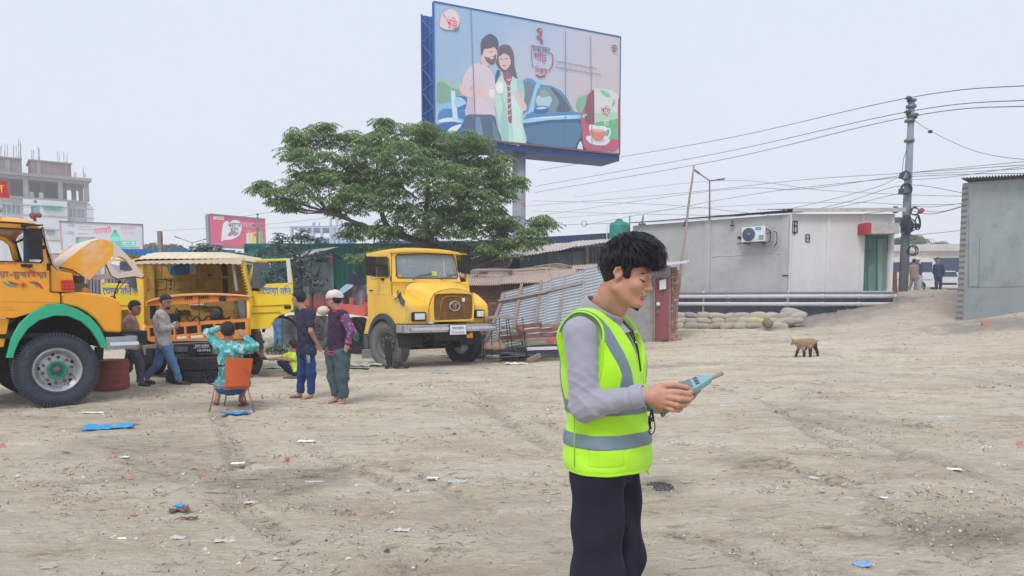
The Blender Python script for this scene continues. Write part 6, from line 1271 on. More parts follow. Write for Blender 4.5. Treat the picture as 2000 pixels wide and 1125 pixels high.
 # doors swung right open, facing forward
 def door(nm,mir,Y=14.55):
  def q(a,c):p=z(a,c,Y);return Vector(((2*b.x+.32-p.x)if mir else p.x,Y,p.z))-b
  out_=[q(*p)for p in((862,300),(905,172),(1112,166),(1130,300),(1134,470),(1110,488),(1060,500),(1020,530),(990,583),(880,586),(872,420),(866,360))];ho=[q(*p)for p in((872,360),(876,300),(916,186),(1098,180),(1104,312),(975,318),(945,350),(930,362))]
  d=plate(nm,yel_door,t,out_,[ho],.05,.01)
  for p0,p1,w_,mm,n2 in(((1104,168),(1116,312),.07,plaster_w,'window_pillar'),((888,450),(1120,440),.01,yel_in,'pressed_line'),((890,492),(1060,484),.012,yel_in,'pressed_line')):
   m=MB();a,c=q(*p0)-Vector((0,.035,0)),q(*p1)-Vector((0,.035,0));m.bar(a,c,w_,.02,(0,1,0));m.build(n2,mm,d)
  txt=mat('sign_blue',rgb(40,110,190),.5);a,c=q(952,362),q(1122,352)
  if mir:a,c=c,a
  text(bn('তোয়া মনি'),white_m,d,(a+c)/2-Vector((0,.028,0)),(1,0,-.03),(0,0,1),width=abs(c.x-a.x)*1.02,height=.235,lift=.001,world=False,bold=.03);text(bn('তোয়া মনি'),txt,d,(a+c)/2-Vector((0,.028,0)),(1,0,-.03),(0,0,1),width=abs(c.x-a.x),height=.215,lift=.006,world=False,bold=.004)
  m=MB();m.box(q(1102,456)-Vector((0,.03,0)),(.13,.03,.06));m.build('door_handle',under,d,bevel=.008)
  m=MB();m.box(q(928,285)-Vector((0,.1,0)),(.14,.05,.38));m.box(q(952,214)-Vector((0,.09,0)),(.3,.06,.16));m.tube([q(905,240)-Vector((0,.06,0)),q(900,320)-Vector((0,.06,0))],.012,6);m.build('wing_mirror',mat('mirror_grey',rgb(84,88,98),.6),d,bevel=.02)
 door('door',False);door('door',True,14.75)
 # dark rim added for the wheel cavity's shadow behind the open door
 p=z(1060,560,14.75)-b;m=MB();A=[Vector((p.x+math.cos(a)*.36,p.y,p.z-.2+math.sin(a)*.36))for a in np.linspace(.2,3.0,12)];m.tube(A,.03,6);m.build('arch_shadow_rim',under,t)
 # tyres lying flat in front
 for k,(cx_,zz,yy)in enumerate(((388,.115,13.75),(392,.35,13.78))):
  c=at(cx_,742,yy);c.z=0;m=MB();rad=.54;h=.115
  m.lathe([(.3,-h*.6),(.34,-h),(rad*.86,-h),(rad*.97,-h*.85),(rad,-h*.4),(rad,h*.4),(rad*.97,h*.85),(rad*.86,h),(.34,h),(.3,h*.6),(.32,0),(.3,-h*.6)],(0,0,0),'z',60)
  for j in range(66):
   a=j*2*math.pi/66
   for s_ in(-1,1):a2=a+(math.pi/66 if s_>0 else 0);m.box((math.cos(a2)*(rad+.004),math.sin(a2)*(rad+.004),s_*h*.52),(.03,.034,h*.72),(s_*.25,0,a2))
  o_=m.build('loose_tyre',tyre_k);o_.location=(c.x,yy,zz+.01);setp(o_,('bottom' if k==0 else 'top')+' black lugged tyre of the flat pair before the dismantled cab','tyre','tyres lying flat before the cab')
middle_cab()
# ---------------------------------------------------------------- centre truck
def centre_truck():
 T=Loc(-1.97,17.23,math.atan2(-.78,.625),'yellow_truck','old yellow truck with rusty brown grille parked in the middle under the tree');t=T.t
 z=lambda a,c:(690+a*.231,470+c*.231);S=lambda a,c,y=-1.12:T.side(*z(a,c),y);F=lambda a,c,x:T.front(*z(a,c),x)
 side=lambda pts,y=-1.12:[S(a,c,y)for a,c in pts]
 so=[(118,112),(128,104),(300,104),(318,118),(326,330),(328,462),(122,456)];sh=[(140,150),(150,140),(285,138),(300,160),(308,290),(298,303),(170,300),(146,285)]
 O=side(so);H=side(sh);yi=.90
 plate('cab_side',yel,t,O,[H],.05,.01);plate('cab_side',yel,t,[Vector((p.x,yi,p.z))for p in O],[[Vector((p.x,yi,p.z))for p in H]],.05)
 xb=O[0].x;xd=O[3].x;zr=O[1].z+.0;zs=S(200,456).z
 m=MB();m.tube(side([(322,112),(324,330),(326,462)],-1.15),.006,5);m.tube(side(sh+sh[:1],-1.148),.014,6);m.tube(side([(142,290),(150,318),(170,326),(300,312)],-1.15),.005,5);m.build('door_seam',mat('seal_brown',rgb(96,62,44),.8),t)
 m=MB();m.box(S(246,328,-1.17),(.1,.04,.05));m.box(S(150,422,-1.155),(.16,.015,.03));m.build('door_handle',under,t,bevel=.005)
 for(a,c)in((318,320),):m=MB();m.box(S(a,c,-1.15),(.03,.03,.1));m.build('hinge',grease,t)
 # front of cab: A frame with windscreen opening
 xt,xbm=xd-.02,xd+.12
 def W_(a,c):k=(c-115)/(330-115);return F(a,c,lerp(xt,xbm,k))
 fo=[W_(*p)for p in((326,108),(560,86),(860,112),(876,250),(905,355),(330,352))];fh=[W_(*p)for p in((352,140),(370,117),(600,110),(835,122),(852,150),(876,300),(866,320),(372,316),(358,300))]
 plate('windscreen_frame',yel,t,fo,[fh],.06,.01)
 gl=[W_(*p)+Vector((-.015,0,0))for p in((352,140),(370,117),(600,110),(835,122),(852,150),(876,300),(866,320),(372,316),(358,300))]
 plate('windscreen',clear,t,gl,(),.006);m=MB();m.tube([W_(*p)+Vector((.03,0,0))for p in((352,140),(370,117),(600,110),(835,122),(852,150),(876,300),(866,320),(372,316),(358,300),(352,140))],.014,6);m.build('windscreen_seal',mat('seal_navy',rgb(56,62,76),.6),t)
 st=mat('sticker_lime',rgb(210,220,80),.6);st2=mat('sticker_orange',rgb(230,160,60),.6)
 for a,c,w_,h_,mm in((682,278,.14,.1,st),(390,297,.09,.07,st2)):m=MB();m.box(W_(a,c)+Vector((.01,0,0)),(.004,w_,h_));m.build('sticker',mm,t)
 for q in(((495,330),(545,300),(655,284)),((728,332),(790,298),(872,292))):m=MB();m.tube([W_(*p)+Vector((.06,0,0))for p in q],.010,6);m.tube([W_(*q[1])+Vector((.05,0,.01)),W_(*q[2])+Vector((.05,0,.01))],.016,5);m.build('wiper',mat('wiper_grey',rgb(90,92,98),.5),t)
 # roof
 m=MB();n1,n2=25,13;xf=xd+.06
 def rf(a,b_):y=-1.13+2.07*a;k=abs(a*2-1);x=lerp(xf,xb-.03,b_);e=abs(b_*2-1);return Vector((x,y,zr-.03+.125*(1-k**3.2)*(1-.55*e**3)+.02))
 m.grid(rf,n1,n2);m.grid(lambda a,b_:rf(a,b_)-Vector((0,0,.05)),n1,n2)
 m.add([rf(i/24,0)for i in range(25)]+[rf(i/24,0)-Vector((0,0,.05))for i in range(25)],[(i,i+1,i+26,i+25)for i in range(24)]);m.add([rf(0,i/12)for i in range(13)]+[rf(0,i/12)-Vector((0,0,.05))for i in range(13)],[(i,i+1,i+14,i+13)for i in range(12)]);m.build('roof',yel,t)
 m=MB();m.box((xb+.02,-.1,(zs+zr)/2-.25),(.05,2.0,.95));m.box((xb+.02,-.9,zr-.3),(.05,.4,.6));m.box((xb+.02,.7,zr-.3),(.05,.4,.6));m.box((xb+.02,-.1,zr-.05),(.05,2.0,.1));m.build('rear_wall',mat('faded_inner',rgb(170,160,130),.8),t)
 m=MB();m.box((xb+.35,-.1,zs+.1),(.5,1.8,.12));m.box((xb+.15,-.1,zs+.4),(.12,1.8,.5));m.build('seat',mat('seat_grey',rgb(110,112,120),.7),t,bevel=.03)
 m=MB();m.box((xd-.12,-.1,zs+.3),(.25,1.9,.2));m.build('dashboard',under,t,bevel=.03)
 sw_=W_(430,262)+Vector((-.35,0,0));m=MB();m.lathe([(.19,-.01),(.205,0),(.19,.01),(.18,0),(.19,-.01)],(0,0,0),'z',28);m.tube([(-.19,0,0),(.19,0,0)],.01,5);m.tube([(0,0,0),(.0,0,-.3)],.02,5);o=m.build('steering_wheel',under,t);o.location=(sw_.x,sw_.y,sw_.z-.02);o.rotation_euler=(0,.5,0)
 m=MB();m.prism([(-1.13,zs-.02),(.92,zs-.02),(.90,fo[4].z+.02),(-1.13,fo[5].z+.02)],xd-.05,xd+.12,'yz');m.build('scuttle_panel',yel,t,bevel=.03)
 # bonnet: lofted from windscreen base to grille arch
 xg=.93;gtop=[F(*p,xg)for p in((640,690),(640,560),(668,478),(700,440),(770,416),(842,407),(920,418),(985,440),(1012,468),(1018,560),(1012,680))]
 btop=[F(*p,xd+.14)for p in((470,640),(440,520),(440,420),(480,362),(560,350),(660,348),(760,350),(850,352),(895,380),(905,470),(900,600))]
 N=len(gtop);sec=[]
 for k in range(9):
  f=k/8;g=f**1.0;sec.append([lerp(btop[i],gtop[i],g)+Vector((0,0,.05*math.sin(math.pi*f)*(1 if 2<=i<=8 else .3)))for i in range(N)])
 fine=[bez(s_,4)for s_ in sec];NN=len(fine[0]);m=MB();m.add([p for s_ in fine for p in s_],[(k*NN+i,k*NN+i+1,(k+1)*NN+i+1,(k+1)*NN+i)for k in range(8)for i in range(NN-1)],True);m.build('bonnet',yel,t)
 m=MB();m.tube(bez([p+Vector((.005,0,0))for p in gtop],4),.012,6);m.build('bonnet_edge',mat('rust_edge',rgb(150,90,50),.8),t)
 # grille surround and mesh
 go=gtop;gh=[F(*p,xg)for p in((682,668),(676,560),(680,470),(700,452),(840,446),(985,452),(1003,470),(1006,560),(1000,655),(980,664),(700,674))]
 plate('grille_surround',yel,t,[p+Vector((.012,0,0))for p in go],[[p+Vector((.012,0,0))for p in gh]],.03,.006)
 gm=mat('rusty_grille',rgb(142,98,54),.8,vary=.25,vscale=5,dirt=(rgb(176,130,60),3,.52,.8),bump=.3,bscale=80);plate('grille_panel',gm,t,[p+Vector((-.03,0,0))for p in gh],(),.01)
 m=MB()
 for k in range(30):a=lerp(684,1000,k/29);m.bar(F(a,454,xg-.012),F(a+2,668,xg-.012),.007,.012)
 for k in range(26):c=lerp(458,664,k/25);m.bar(F(680,c+3,xg-.008),F(1003,c-2,xg-.008),.009,.012)
 m.build('grille_slats',gm,t,kind='stuff')
 m=MB();m.tube([F(*p,xg+.0)for p in((742,665),(740,540),(755,490),(790,470),(890,470),(920,490),(935,540),(938,655))],.013,6);m.build('grille_arch_bar',mat('rust_yellow',rgb(170,122,54),.7),t)
 e0=F(858,553,xg+.03);m=MB();rx,rz=.135,.105
 m.tube([e0+Vector((0,math.cos(a)*rx,math.sin(a)*rz))for a in np.linspace(0,2*math.pi,33)],.014,6,False);em=mat('emblem_grey',rgb(190,184,172),.4,metal=.4)
 m.tube([e0+Vector((0,y,z_))for y,z_ in((-.105,.045),(-.03,.058),(-.022,-.09))],.011,5);m.tube([e0+Vector((0,y,z_))for y,z_ in((.105,.045),(.03,.058),(.022,-.09))],.011,5);m.build('emblem',em,t)
 m=MB();m.box(F(931,500,xg+.02),(.02,.07,.085));m.build('grille_tag',white_m,t)
 # fenders (rounded boxes with arch) near and far
 for s_ in(-1,1):
  if s_<0:ring=[(635,712),(640,560),(600,505),(530,482),(440,472)]
  yo=s_*1.14;yi_=s_*.50
  top=S(250,470).z;P=[]
  xfr=.86;zb_=F(500,708,.88).z;ax,az,ar=.0,.48,.62
  pts=[(xd+.02,zs+.08),(.45,zs+.06),(.70,1.52),(.84,1.42),(xfr+.03,1.25),(xfr+.02,zb_)]+[(.66,zb_)]+[(ax+ar*math.cos(R(a)),az+ar*math.sin(R(a)))for a in range(48,158,10)]+[(-.60,.9),(-.72,.9),(-.60,1.3),(-.45,zs+.05),(xb+.02,zs+.05)]
  pts=[(xb,zs+.03),(xd,zs+.05),(.45,zs-.0),(.68,1.52),(.82,1.42),(xfr,1.25),(xfr-.02,zb_),(.60,zb_)]+[(ax+ar*math.cos(R(a)),az+ar*math.sin(R(a)))for a in range(52,150,8)]+[(-.56,.98),(-.62,.98),(xb,1.1)]
  m=MB();m.prism(pts,yo,yi_);o=m.build('fender',yel,t,bevel=.07,seg=4)
 # black worn wheel arch lip
 m=MB();AR=[(ax_,az_)for ax_,az_ in[(0+.60*math.cos(R(a)),.48+.62*math.sin(R(a)))for a in range(20,165,8)]];AO=[(0+.70*math.cos(R(a)),.48+.74*math.sin(R(a)))for a in range(164,20,-8)];m.prism(AR+AO,-1.2,-1.12);m.build('arch_lip',mat('worn_black_rubber',rgb(66,72,84),.7,vary=.2),t,bevel=.01)
 m=MB();io=[(.6*math.cos(R(a)),.48+.6*math.sin(R(a)))for a in range(0,181,10)]
 for y0,y1 in((-1.12,-.5),(.5,1.12)):vs=[Vector((p[0],y,p[1]))for y in(y0,y1)for p in io];n_=len(io);m.add(vs,[(i,i+1,n_+i+1,n_+i)for i in range(n_-1)],True);m.add([Vector((p[0],y1,p[1]))for p in io],[tuple(range(n_))])
 m.build('wheel_well',under,t)
 # torn patch on fender and dent
 m=MB();P=[S(378,420,-1.155),S(400,425,-1.155),S(412,470,-1.155),S(440,515,-1.155),S(430,552,-1.155),S(404,535,-1.155),S(388,490,-1.155),S(372,480,-1.155)];P=[p+Vector((0,0,0))for p in P]
 m.slab(P[::-1],.02);m.build('torn_metal',mat('torn_grey',rgb(96,92,92),.7,vary=.3,vscale=20),t)
 m=MB();m.tube([S(350,500,-1.18),S(372,475,-1.2),S(392,430,-1.2),S(392,420,-1.17)],.02,6);m.build('mirror_stub',chrome,t)
 # headlights
 for a0,c0,a1,c1 in((500,603,612,682),(1030,582,1104,656)):
  p=F(a0,c1,.9);q=F(a1,c0,.9);c=(p+q)/2;w_=abs(p.y-q.y);h_=abs(q.z-p.z);m=MB();m.box((.885,c.y,c.z),(.10,w_,h_));hl=m.build('headlight',black_m,t,bevel=.025)
  m=MB();m.box((.93,c.y,c.z),(.03,w_*.78,h_*.7));m.build('lens',lampg,hl,bevel=.015)
 # bumper, plate, lamp
 xq=1.08;a0,a1=F(405,728,xq),F(1165,690,xq);hb=.085;zc=F(600,745,xq).z
 m=MB();m.prism([(xq-.02,-1.24),(xq,-1.18),(xq+.03,-.6),(xq+.03,.6),(xq,1.18),(xq-.08,1.27),(xq-.35,1.27),(xq-.35,1.22),(xq-.1,1.2),(xq-.04,.6),(xq-.04,-.6),(xq-.1,-1.18),(xq-.35,-1.2),(xq-.35,-1.25),(xq-.08,-1.27)],zc-hb,zc+hb,'xy');m.build('bumper',chrome,t,bevel=.012)
 m=MB();m.bar((xq+.034,-1.1,zc-.005),(xq+.034,1.15,zc-.005),.05,.02,(1,0,0));m.build('bumper_groove',mat('groove_white',rgb(200,202,204),.5,vary=.2,vscale=10),t)
 pc=F(885,753,xq+.06);m=MB();m.box(pc,(.012,.46,.24));npn=m.build('number_plate',mat('plate_frame',rgb(60,60,70),.6),t,bevel=.01);m=MB();m.box(pc+Vector((.008,0,0)),(.006,.43,.21));m.build('plate_face',white_m,npn)
 for s_,dz,w_ in(('ঢাকা মেট্রো',.045,.3),('ট-১১-৬২২৮',-.05,.34)):text(bn(s_),mat('plate_ink',rgb(40,42,56),.6),npn,pc+Vector((.012,0,dz)),(0,1,0),(0,0,1),width=w_,height=.07,world=False,lift=.002,bold=.004)
 c=F(979,799,1.0);m=MB();m.box(c,(.05,.2,.16));am=m.build('indicator_housing',black_m,t,bevel=.01);m=MB();m.box(c+Vector((.02,0,0)),(.03,.17,.12));m.build('indicator',amber,am,bevel=.01)
 # mirrors
 m=MB();c=S(145,215,-1.45);m.box(c,(.05,.24,.42),(0,0,.1));m.tube([S(170,150,-1.15),S(150,140,-1.45),c],.012,6);mr=m.build('wing_mirror',under,t,bevel=.02)
 m=MB();c=F(893,190,xd+.05)+Vector((0,.18,-.02));m.box(c,(.05,.22,.44));m.tube([F(860,110,xd)+Vector((0,.02,0)),F(880,105,xd)+Vector((.1,.1,.02)),F(905,125,xd)+Vector((.1,.22,0)),F(908,290,xd)+Vector((.05,.22,0))],.014,6);m.build('wing_mirror',under,t,bevel=.02)
 # chassis, axle, springs, engine underside
 m=MB();m.cyl((0,-.95,.5),(0,.95,.5),.07,10);m.box((0,0,.46),(.16,1.5,.14));m.box((.2,0,.78),(1.3,.7,.35));m.box((.3,0,.62),(.6,.45,.3))
 for y in(-.42,.42):m.box((.1,y,.85),(1.9,.09,.2));m.tube(bez([(.75,y,.68),(.3,y,.58),(0,y,.55),(-.3,y,.58),(-.7,y,.7)],5),.05,6)
 m.tube([(.2,-.8,.42),(.2,.8,.42)],.03,6);m.tube([(.6,-.5,.75),(.7,0,.5),(.6,.5,.72)],.03,6);m.build('chassis',under,t)
 m=MB();m.prism([(-.75,1.3),(-.55,1.25),(-.60,.95),(-.78,.72),(-1.02,.72),(-.98,.8)],-1.12,-.95);m.build('step',yel,t,bevel=.02);m=MB();m.tube(bez([(-.85,-1.05,.72),(-.95,-1.05,.5),(-1.15,-1.0,.45),(-1.3,-.9,.6)],5),.015,6);m.box((-.9,-1.0,.55),(.2,.25,.3));m.build('step_bracket',grease,t)
 wheel(t,(0,-1.0,.52),.52,.26,-1,tyre_d,tyre_d,grease,R(14));wheel(t,(0,1.0,.52),.52,.26,1,tyre_k,rim_m,None,R(10))
 # red chassis rails and rear wheels
 A=T.loc(at(716,609,18.7));B_=T.loc(at(594,591,24));m=MB();dd=Vector((0,.85,0))
 m.bar(A,B_,.08,.24);m.build('chassis_rail',redp,t);m=MB();m.bar(A+dd+Vector((0,0,.02)),B_+dd+Vector((0,0,.02)),.08,.24);m.build('chassis_rail',redp,t)
 for f in(.05,.2,.35,.5,.62,.75,.88):P=lerp(A,B_,f);m=MB();m.bar(P,P+dd,.08,.1);m.bar(P+Vector((0,0,.05)),P+Vector((0,0,.32)),.07);m.build('cross_member',redp,t)
 for(u,v,y_,hm_,tm_)in((700,652,20.6,hubg,tyre_k),(628,646,22.3,None,tyre_d),(574,650,23.3,None,tyre_d)):
  c=T.loc(at(u,v,y_));wheel(t,(c.x,c.y,.52),.52,.28,-1,tm_,tm_,hm_,R(8))
 c=T.loc(at(600,612,23));m=MB();m.box(c,(.5,.4,.5));m.build('red_bracket',redp,t,bevel=.02)
 m=MB();c=T.loc(at(650,640,20.2));m.cyl(c+Vector((0,0,-.25)),c+Vector((.1,0,.25)),.22,18);m.build('air_tank',grease,t);m=MB();c=T.loc(at(632,607,20.5));m.sphere(c,.17,12,(1.3,1,.8));m.build('wrapped_bundle',cream,t)
centre_truck()
# ---------------------------------------------------------------- van and cars on the street
def vehicles():
 Y=44;z0=2.0;x1=at(1829,540,Y).x;t=thing('white_van','white passenger van with dark windows parked on the street beyond the pole','van',(x1-2.4,Y+.9,z0));wv=mat('van_white',rgb(206,210,216),.35,vary=.04,coat=.3);dk=mat('van_glass',rgb(30,50,80),.1,vary=.1,spec=.8)
 P=[(-2.4,.35),(-2.45,.9),(-2.2,1.15),(-1.5,1.85),(-1.2,1.98),(2.1,2.0),(2.32,1.85),(2.42,1.1),(2.45,.5),(2.4,.32),(1.9,.3)]+[(1.5+.36*math.cos(R(a)),.3+.36*math.sin(R(a)))for a in range(0,181,20)]+[(-1.2,.3)]+[(-1.55+.36*math.cos(R(a)),.3+.36*math.sin(R(a)))for a in range(0,181,20)]
 m=MB();m.prism(P,-.85,.85);m.build('body',wv,t,bevel=.05,seg=3)
 for x0,x2 in((-1.75,-.8),(-.7,.35),(.45,1.35),(1.45,2.15)):m=MB();m.prism([(x0,1.2),(x2,1.2),(x2,1.78),(x0+(.35 if x0<-1.5 else 0),1.78)],-.875,-.85);m.build('window',dk,t,bevel=.02)
 m=MB();m.box((2.36,-.78,1.05),(.14,.16,.55));m.build('tail_light',mat('tail_red',rgb(150,50,62),.3),t,bevel=.02)
 m=MB();m.box((2.43,0,1.45),(.04,1.4,.6));m.build('rear_window',dk,t)
 for x in(-1.55,1.5):wheel(t,(x,-.74,.3),.32,.2,-1,tyre_k,rim_m,None,lugs=0,parts=True,rimr=.2)
 m=MB();m.box((0,-.86,.75),(4.4,.02,.05));m.build('side_moulding',rim_m,t)
 def car(x,Yc,lb,s=1.):
  t=thing('white_car',lb,'car',(x,Yc,2.0),group='white cars on the street');P=[(-.8,.25),(-.88,.6),(-.82,.85),(-.6,1.0),(-.42,1.35),(.42,1.35),(.6,1.0),(.82,.85),(.88,.6),(.8,.25)]
  m=MB();m.prism([(a*s,b_)for a,b_ in P],-1.9,-.2);m.build('body',wv,t,bevel=.12,seg=3);m=MB();m.slab([(-.5*s,-1.93,1.0),(.5*s,-1.93,1.0),(.36*s,-1.9,1.3),(-.36*s,-1.9,1.3)],.02);m.build('window',dk,t)
  for s_ in(-1,1):m=MB();m.box((s_*.62*s,-1.9,.75),(.26,.05,.16));m.build('headlight',mat('car_lamp',rgb(150,160,172),.2),t,bevel=.03)
  m=MB();m.box((0,-1.9,.55),(.9,.04,.12));m.build('grille',under,t)
  for s_ in(-1,1):m=MB();m.cyl((s_*.62,-1.5,.3),(s_*.82,-1.5,.3),.3,16);m.build('wheel',tyre_k,t)
 a=at(1856,560,46);car(a.x,48,'white car facing the yard right of the man in navy');a=at(1880,560,48);car(a.x+.2,50,'white car half hidden by the grey building edge')
vehicles()
# ================================================================ SCULPTING WITH DISTANCE FIELDS
def V3(p):return np.array(tuple(p),dtype=np.float32)
def smin(a,b,k):
 h=np.clip(.5+.5*(b-a)/k,0,1);return b+(a-b)*h-k*h*(1-h)
def smax(a,b,k):return-smin(-a,-b,k)
def cap(P,a,b,r1,r2=None):
 a,b=V3(a),V3(b);r2=r1 if r2 is None else r2;ab=b-a;L=float(ab@ab)+1e-9;X,Y,Z=P
 t=np.clip(((X-a[0])*ab[0]+(Y-a[1])*ab[1]+(Z-a[2])*ab[2])/L,0,1);return np.sqrt((X-a[0]-t*ab[0])**2+(Y-a[1]-t*ab[1])**2+(Z-a[2]-t*ab[2])**2)-(r1+(r2-r1)*t)
def ell(P,c,r,M=None):
 X,Y,Z=P[0]-c[0],P[1]-c[1],P[2]-c[2]
 if M is not None:X,Y,Z=M[0][0]*X+M[1][0]*Y+M[2][0]*Z,M[0][1]*X+M[1][1]*Y+M[2][1]*Z,M[0][2]*X+M[1][2]*Y+M[2][2]*Z
 k=np.sqrt((X/r[0])**2+(Y/r[1])**2+(Z/r[2])**2);k2=np.sqrt((X/r[0]**2)**2+(Y/r[1]**2)**2+(Z/r[2]**2)**2)+1e-6;return k*(k-1)/k2
def U(k,*ds):
 o=ds[0]
 for d in ds[1:]:o=smin(o,d,k)
 return o
def folds(P,f,a,s=0.):
 X,Y,Z=P;return a*(np.sin(f*(X*1.3+Z*.9)+2.1*np.sin(f*.45*(Y*1.7-Z)+s)+s)+.6*np.sin(f*1.7*(Z-X*.6+Y*.8)+1.3+s))
def sculpt(name,fn,lo,hi,vox,m,parent,smooth=True,**kw):
 """fn(P) -> signed distance over world points; meshed by marching the zero surface"""
 lo=np.array(lo,float)-2*vox;K=8;nb=np.ceil((np.array(hi)+2*vox-lo)/vox/K).astype(int);h=(K-1)/2*vox
 cc=np.meshgrid(*[(lo[i]+h+np.arange(nb[i])*K*vox).astype(np.float32)for i in range(3)],indexing='ij');dc=fn(cc);act=np.argwhere(np.abs(dc)<K*vox*1.5+.012)
 d=np.repeat(np.repeat(np.repeat(np.where(dc>0,3*vox,-3*vox),K,0),K,1),K,2).astype(np.float32)
 if len(act)==0:return None
 o3=np.stack(np.meshgrid(*[np.arange(K)]*3,indexing='ij'),-1).reshape(-1,3);ix=(act[:,None,:]*K+o3[None]).reshape(-1,3);Pf=[(lo[i]+ix[:,i]*vox).astype(np.float32)for i in range(3)]
 d[ix[:,0],ix[:,1],ix[:,2]]=np.clip(fn(Pf),-3*vox,3*vox)
 g=vdb.FloatGrid(3*vox);g.copyFromArray(d);pts,quads=g.convertToQuads(0.0)
 if len(pts)==0:return None
 co=(np.array(pts,float)*vox+lo).astype(np.float32);q=np.array(quads,dtype=np.int32)[:,::-1];me=bpy.data.meshes.new(name);me.vertices.add(len(co));me.vertices.foreach_set('co',co.ravel());me.loops.add(q.size);me.loops.foreach_set('vertex_index',q.ravel());me.polygons.add(len(q));me.polygons.foreach_set('loop_start',np.arange(0,q.size,4,dtype=np.int32));me.polygons.foreach_set('loop_total',np.full(len(q),4,np.int32));me.update()
 me.polygons.foreach_set('use_smooth',[smooth]*len(q));return link(name,me,m,parent,True,fix=False,**kw)
def axes(f,up=(0,0,1)):
 """columns forward, left, up"""
 f=Vector(f).normalized();l=Vector(up).cross(f).normalized();u=f.cross(l);return Matrix((f,l,u)).transposed()
skin_d=mat('skin_brown',rgb(166,124,104),.6,vary=.08,vscale=20);skin_t=mat('skin_tan',rgb(176,134,116),.55,vary=.06,vscale=20);hair_k=mat('black_hair',rgb(34,32,40),.45,vary=.3,vscale=60,stretch=(1,1,.3),bump=.6,bscale=160)
sandal=mat('sandal_brown',rgb(112,84,80),.7);shoe_m=mat('shoe_dark',rgb(66,62,68),.6)
def figure(label,Y,J,face,shirt,trousers,skin=skin_d,hem=.0,sleeve=1.0,sleeve_m=None,beard=False,cap_m=None,shoes=sandal,loose=1.,slim=1.,waist=None,ankle=.06,hair=True,vox=.0105,gl=None,base=None,longtop=0):
 p={k:at(v[0],v[1],Y+(v[2]if len(v)>2 else 0))for k,v in J.items()}
 allz=[q.z for q in p.values()];gx=(p['al'].x+p['ar'].x)/2;gy=(p['al'].y+p['ar'].y)/2;g0=min(p['al'].z,p['ar'].z)-.07 if gl is None else gl
 t=thing('person',label,'person',(gx,gy,g0));H=axes(face);hc=p['head'];fw=H.col[0];up=H.col[2];lf=H.col[1]
 sd=(p['sl']-p['sr']).normalized();mid=(p['sl']+p['sr'])/2;pel=(p['hl']+p['hr'])/2
 hdc=lambda x,y,z:hc+fw*x+lf*y+up*z
 def head(P):return U(.02,ell(P,hdc(-.01,0,.02),(.092,.072,.092),H),ell(P,hdc(.022,0,-.04),(.062,.058,.078),H),cap(P,hdc(.06,0,-.09),hdc(.0,0,-.07),.028,.045),cap(P,hdc(.085,0,.0),hdc(.102,0,-.03),.010,.014),cap(P,hdc(-.0,.07,.008),hdc(-.0,.072,-.03),.014),cap(P,hdc(0,-.07,.008),hdc(0,-.072,-.03),.014))
 def hand(P,w,e,nm):
  d=(w-e).normalized();sdv=d.cross(Vector((0,0,1)));sdv=sdv.normalized()if sdv.length>.1 else Vector((0,1,0));o=ell(P,w+d*.045,(.045,.016,.034),axes(d,sdv.cross(d)))
  n2=sdv.cross(d).normalized()
  for k,(off,ln)in enumerate(((-.024,.07),(-.008,.078),(.008,.074),(.023,.058))):a=w+d*.075+n2*off;o=smin(o,cap(P,a,a+d*ln*.6+sdv*.012,.0085,.008),.008);o=smin(o,cap(P,a+d*ln*.6+sdv*.012,a+d*ln*.95+sdv*.028,.008,.0065),.006)
  return smin(o,cap(P,w+d*.02+n2*-.02,w+d*.075+n2*-.048+sdv*.015,.011,.008),.01)
 def body(P):
  o=U(.03,head(P),cap(P,hdc(-.02,0,-.06),mid+Vector((0,0,.03)),.050,.058));o=smin(o,cap(P,p['sl'],p['sr'],.055),.05);o=U(.05,o,cap(P,mid-Vector((0,0,.10)),pel,.085*slim,.08*slim))
  for s in 'lr':
   o=U(.02,o,cap(P,p['s'+s],p['e'+s],.046*slim,.036));o=U(.015,o,cap(P,p['e'+s],p['w'+s],.036,.025));o=smin(o,hand(P,p['w'+s],p['e'+s],s),.012)
   o=U(.03,o,cap(P,p['h'+s],p['k'+s],.075*slim,.05));o=U(.02,o,cap(P,p['k'+s],p['a'+s],.05,.034));o=U(.015,o,cap(P,p['a'+s]-Vector((0,0,.03)),p['t'+s],.032,.026))
  return o
 pts=np.array([tuple(q)for q in p.values()]);lo,hi=pts.min(0)-.17,pts.max(0)+.17;sculpt('body',body,lo,hi,vox,skin,t)
 chest=lerp(mid,pel,.3);A=Matrix((sd.cross(Vector((0,0,1))).normalized(),sd,Vector((0,0,1)))).transposed();hz=pel.z-.02-hem if waist is None else waist
 tor=lambda P,g=0.:U(.06,cap(P,p['sl']-sd*.025,p['sr']+sd*.025,.06+g),ell(P,chest,(.115*slim+g,.165*slim+g,.2),A),ell(P,lerp(mid,pel,.68),(.112*slim+g,.15*slim+g,.2),A),cap(P,p['hl'],p['hr'],.105*slim+g),cap(P,mid-Vector((0,0,.08)),pel,.098*slim+g))
 def top(P):
  o=smax(tor(P,.015),hz-P[2]+.008*np.sin(P[0]*31),.01);o=smax(smin(o,cap(P,mid,mid+Vector((0,0,.055)),.07,.06),.03),-cap(P,hdc(-.01,0,-.04),mid+Vector((0,0,.10)),.052),.008)
  for s in 'lr':
   a,b,c=p['s'+s],p['e'+s],p['w'+s]
   if sleeve>.9:q=U(.03,cap(P,a,b,.068*slim,.054),cap(P,b,lerp(b,c,min(1,sleeve*.96)),.054,.040))
   else:e=lerp(a,b,sleeve*1.6);q=cap(P,a,e,.070,.062);dn=(b-a).normalized();q=smax(q,(P[0]-e.x)*dn.x+(P[1]-e.y)*dn.y+(P[2]-e.z)*dn.z,.008)
   o=smin(o,q,.035)
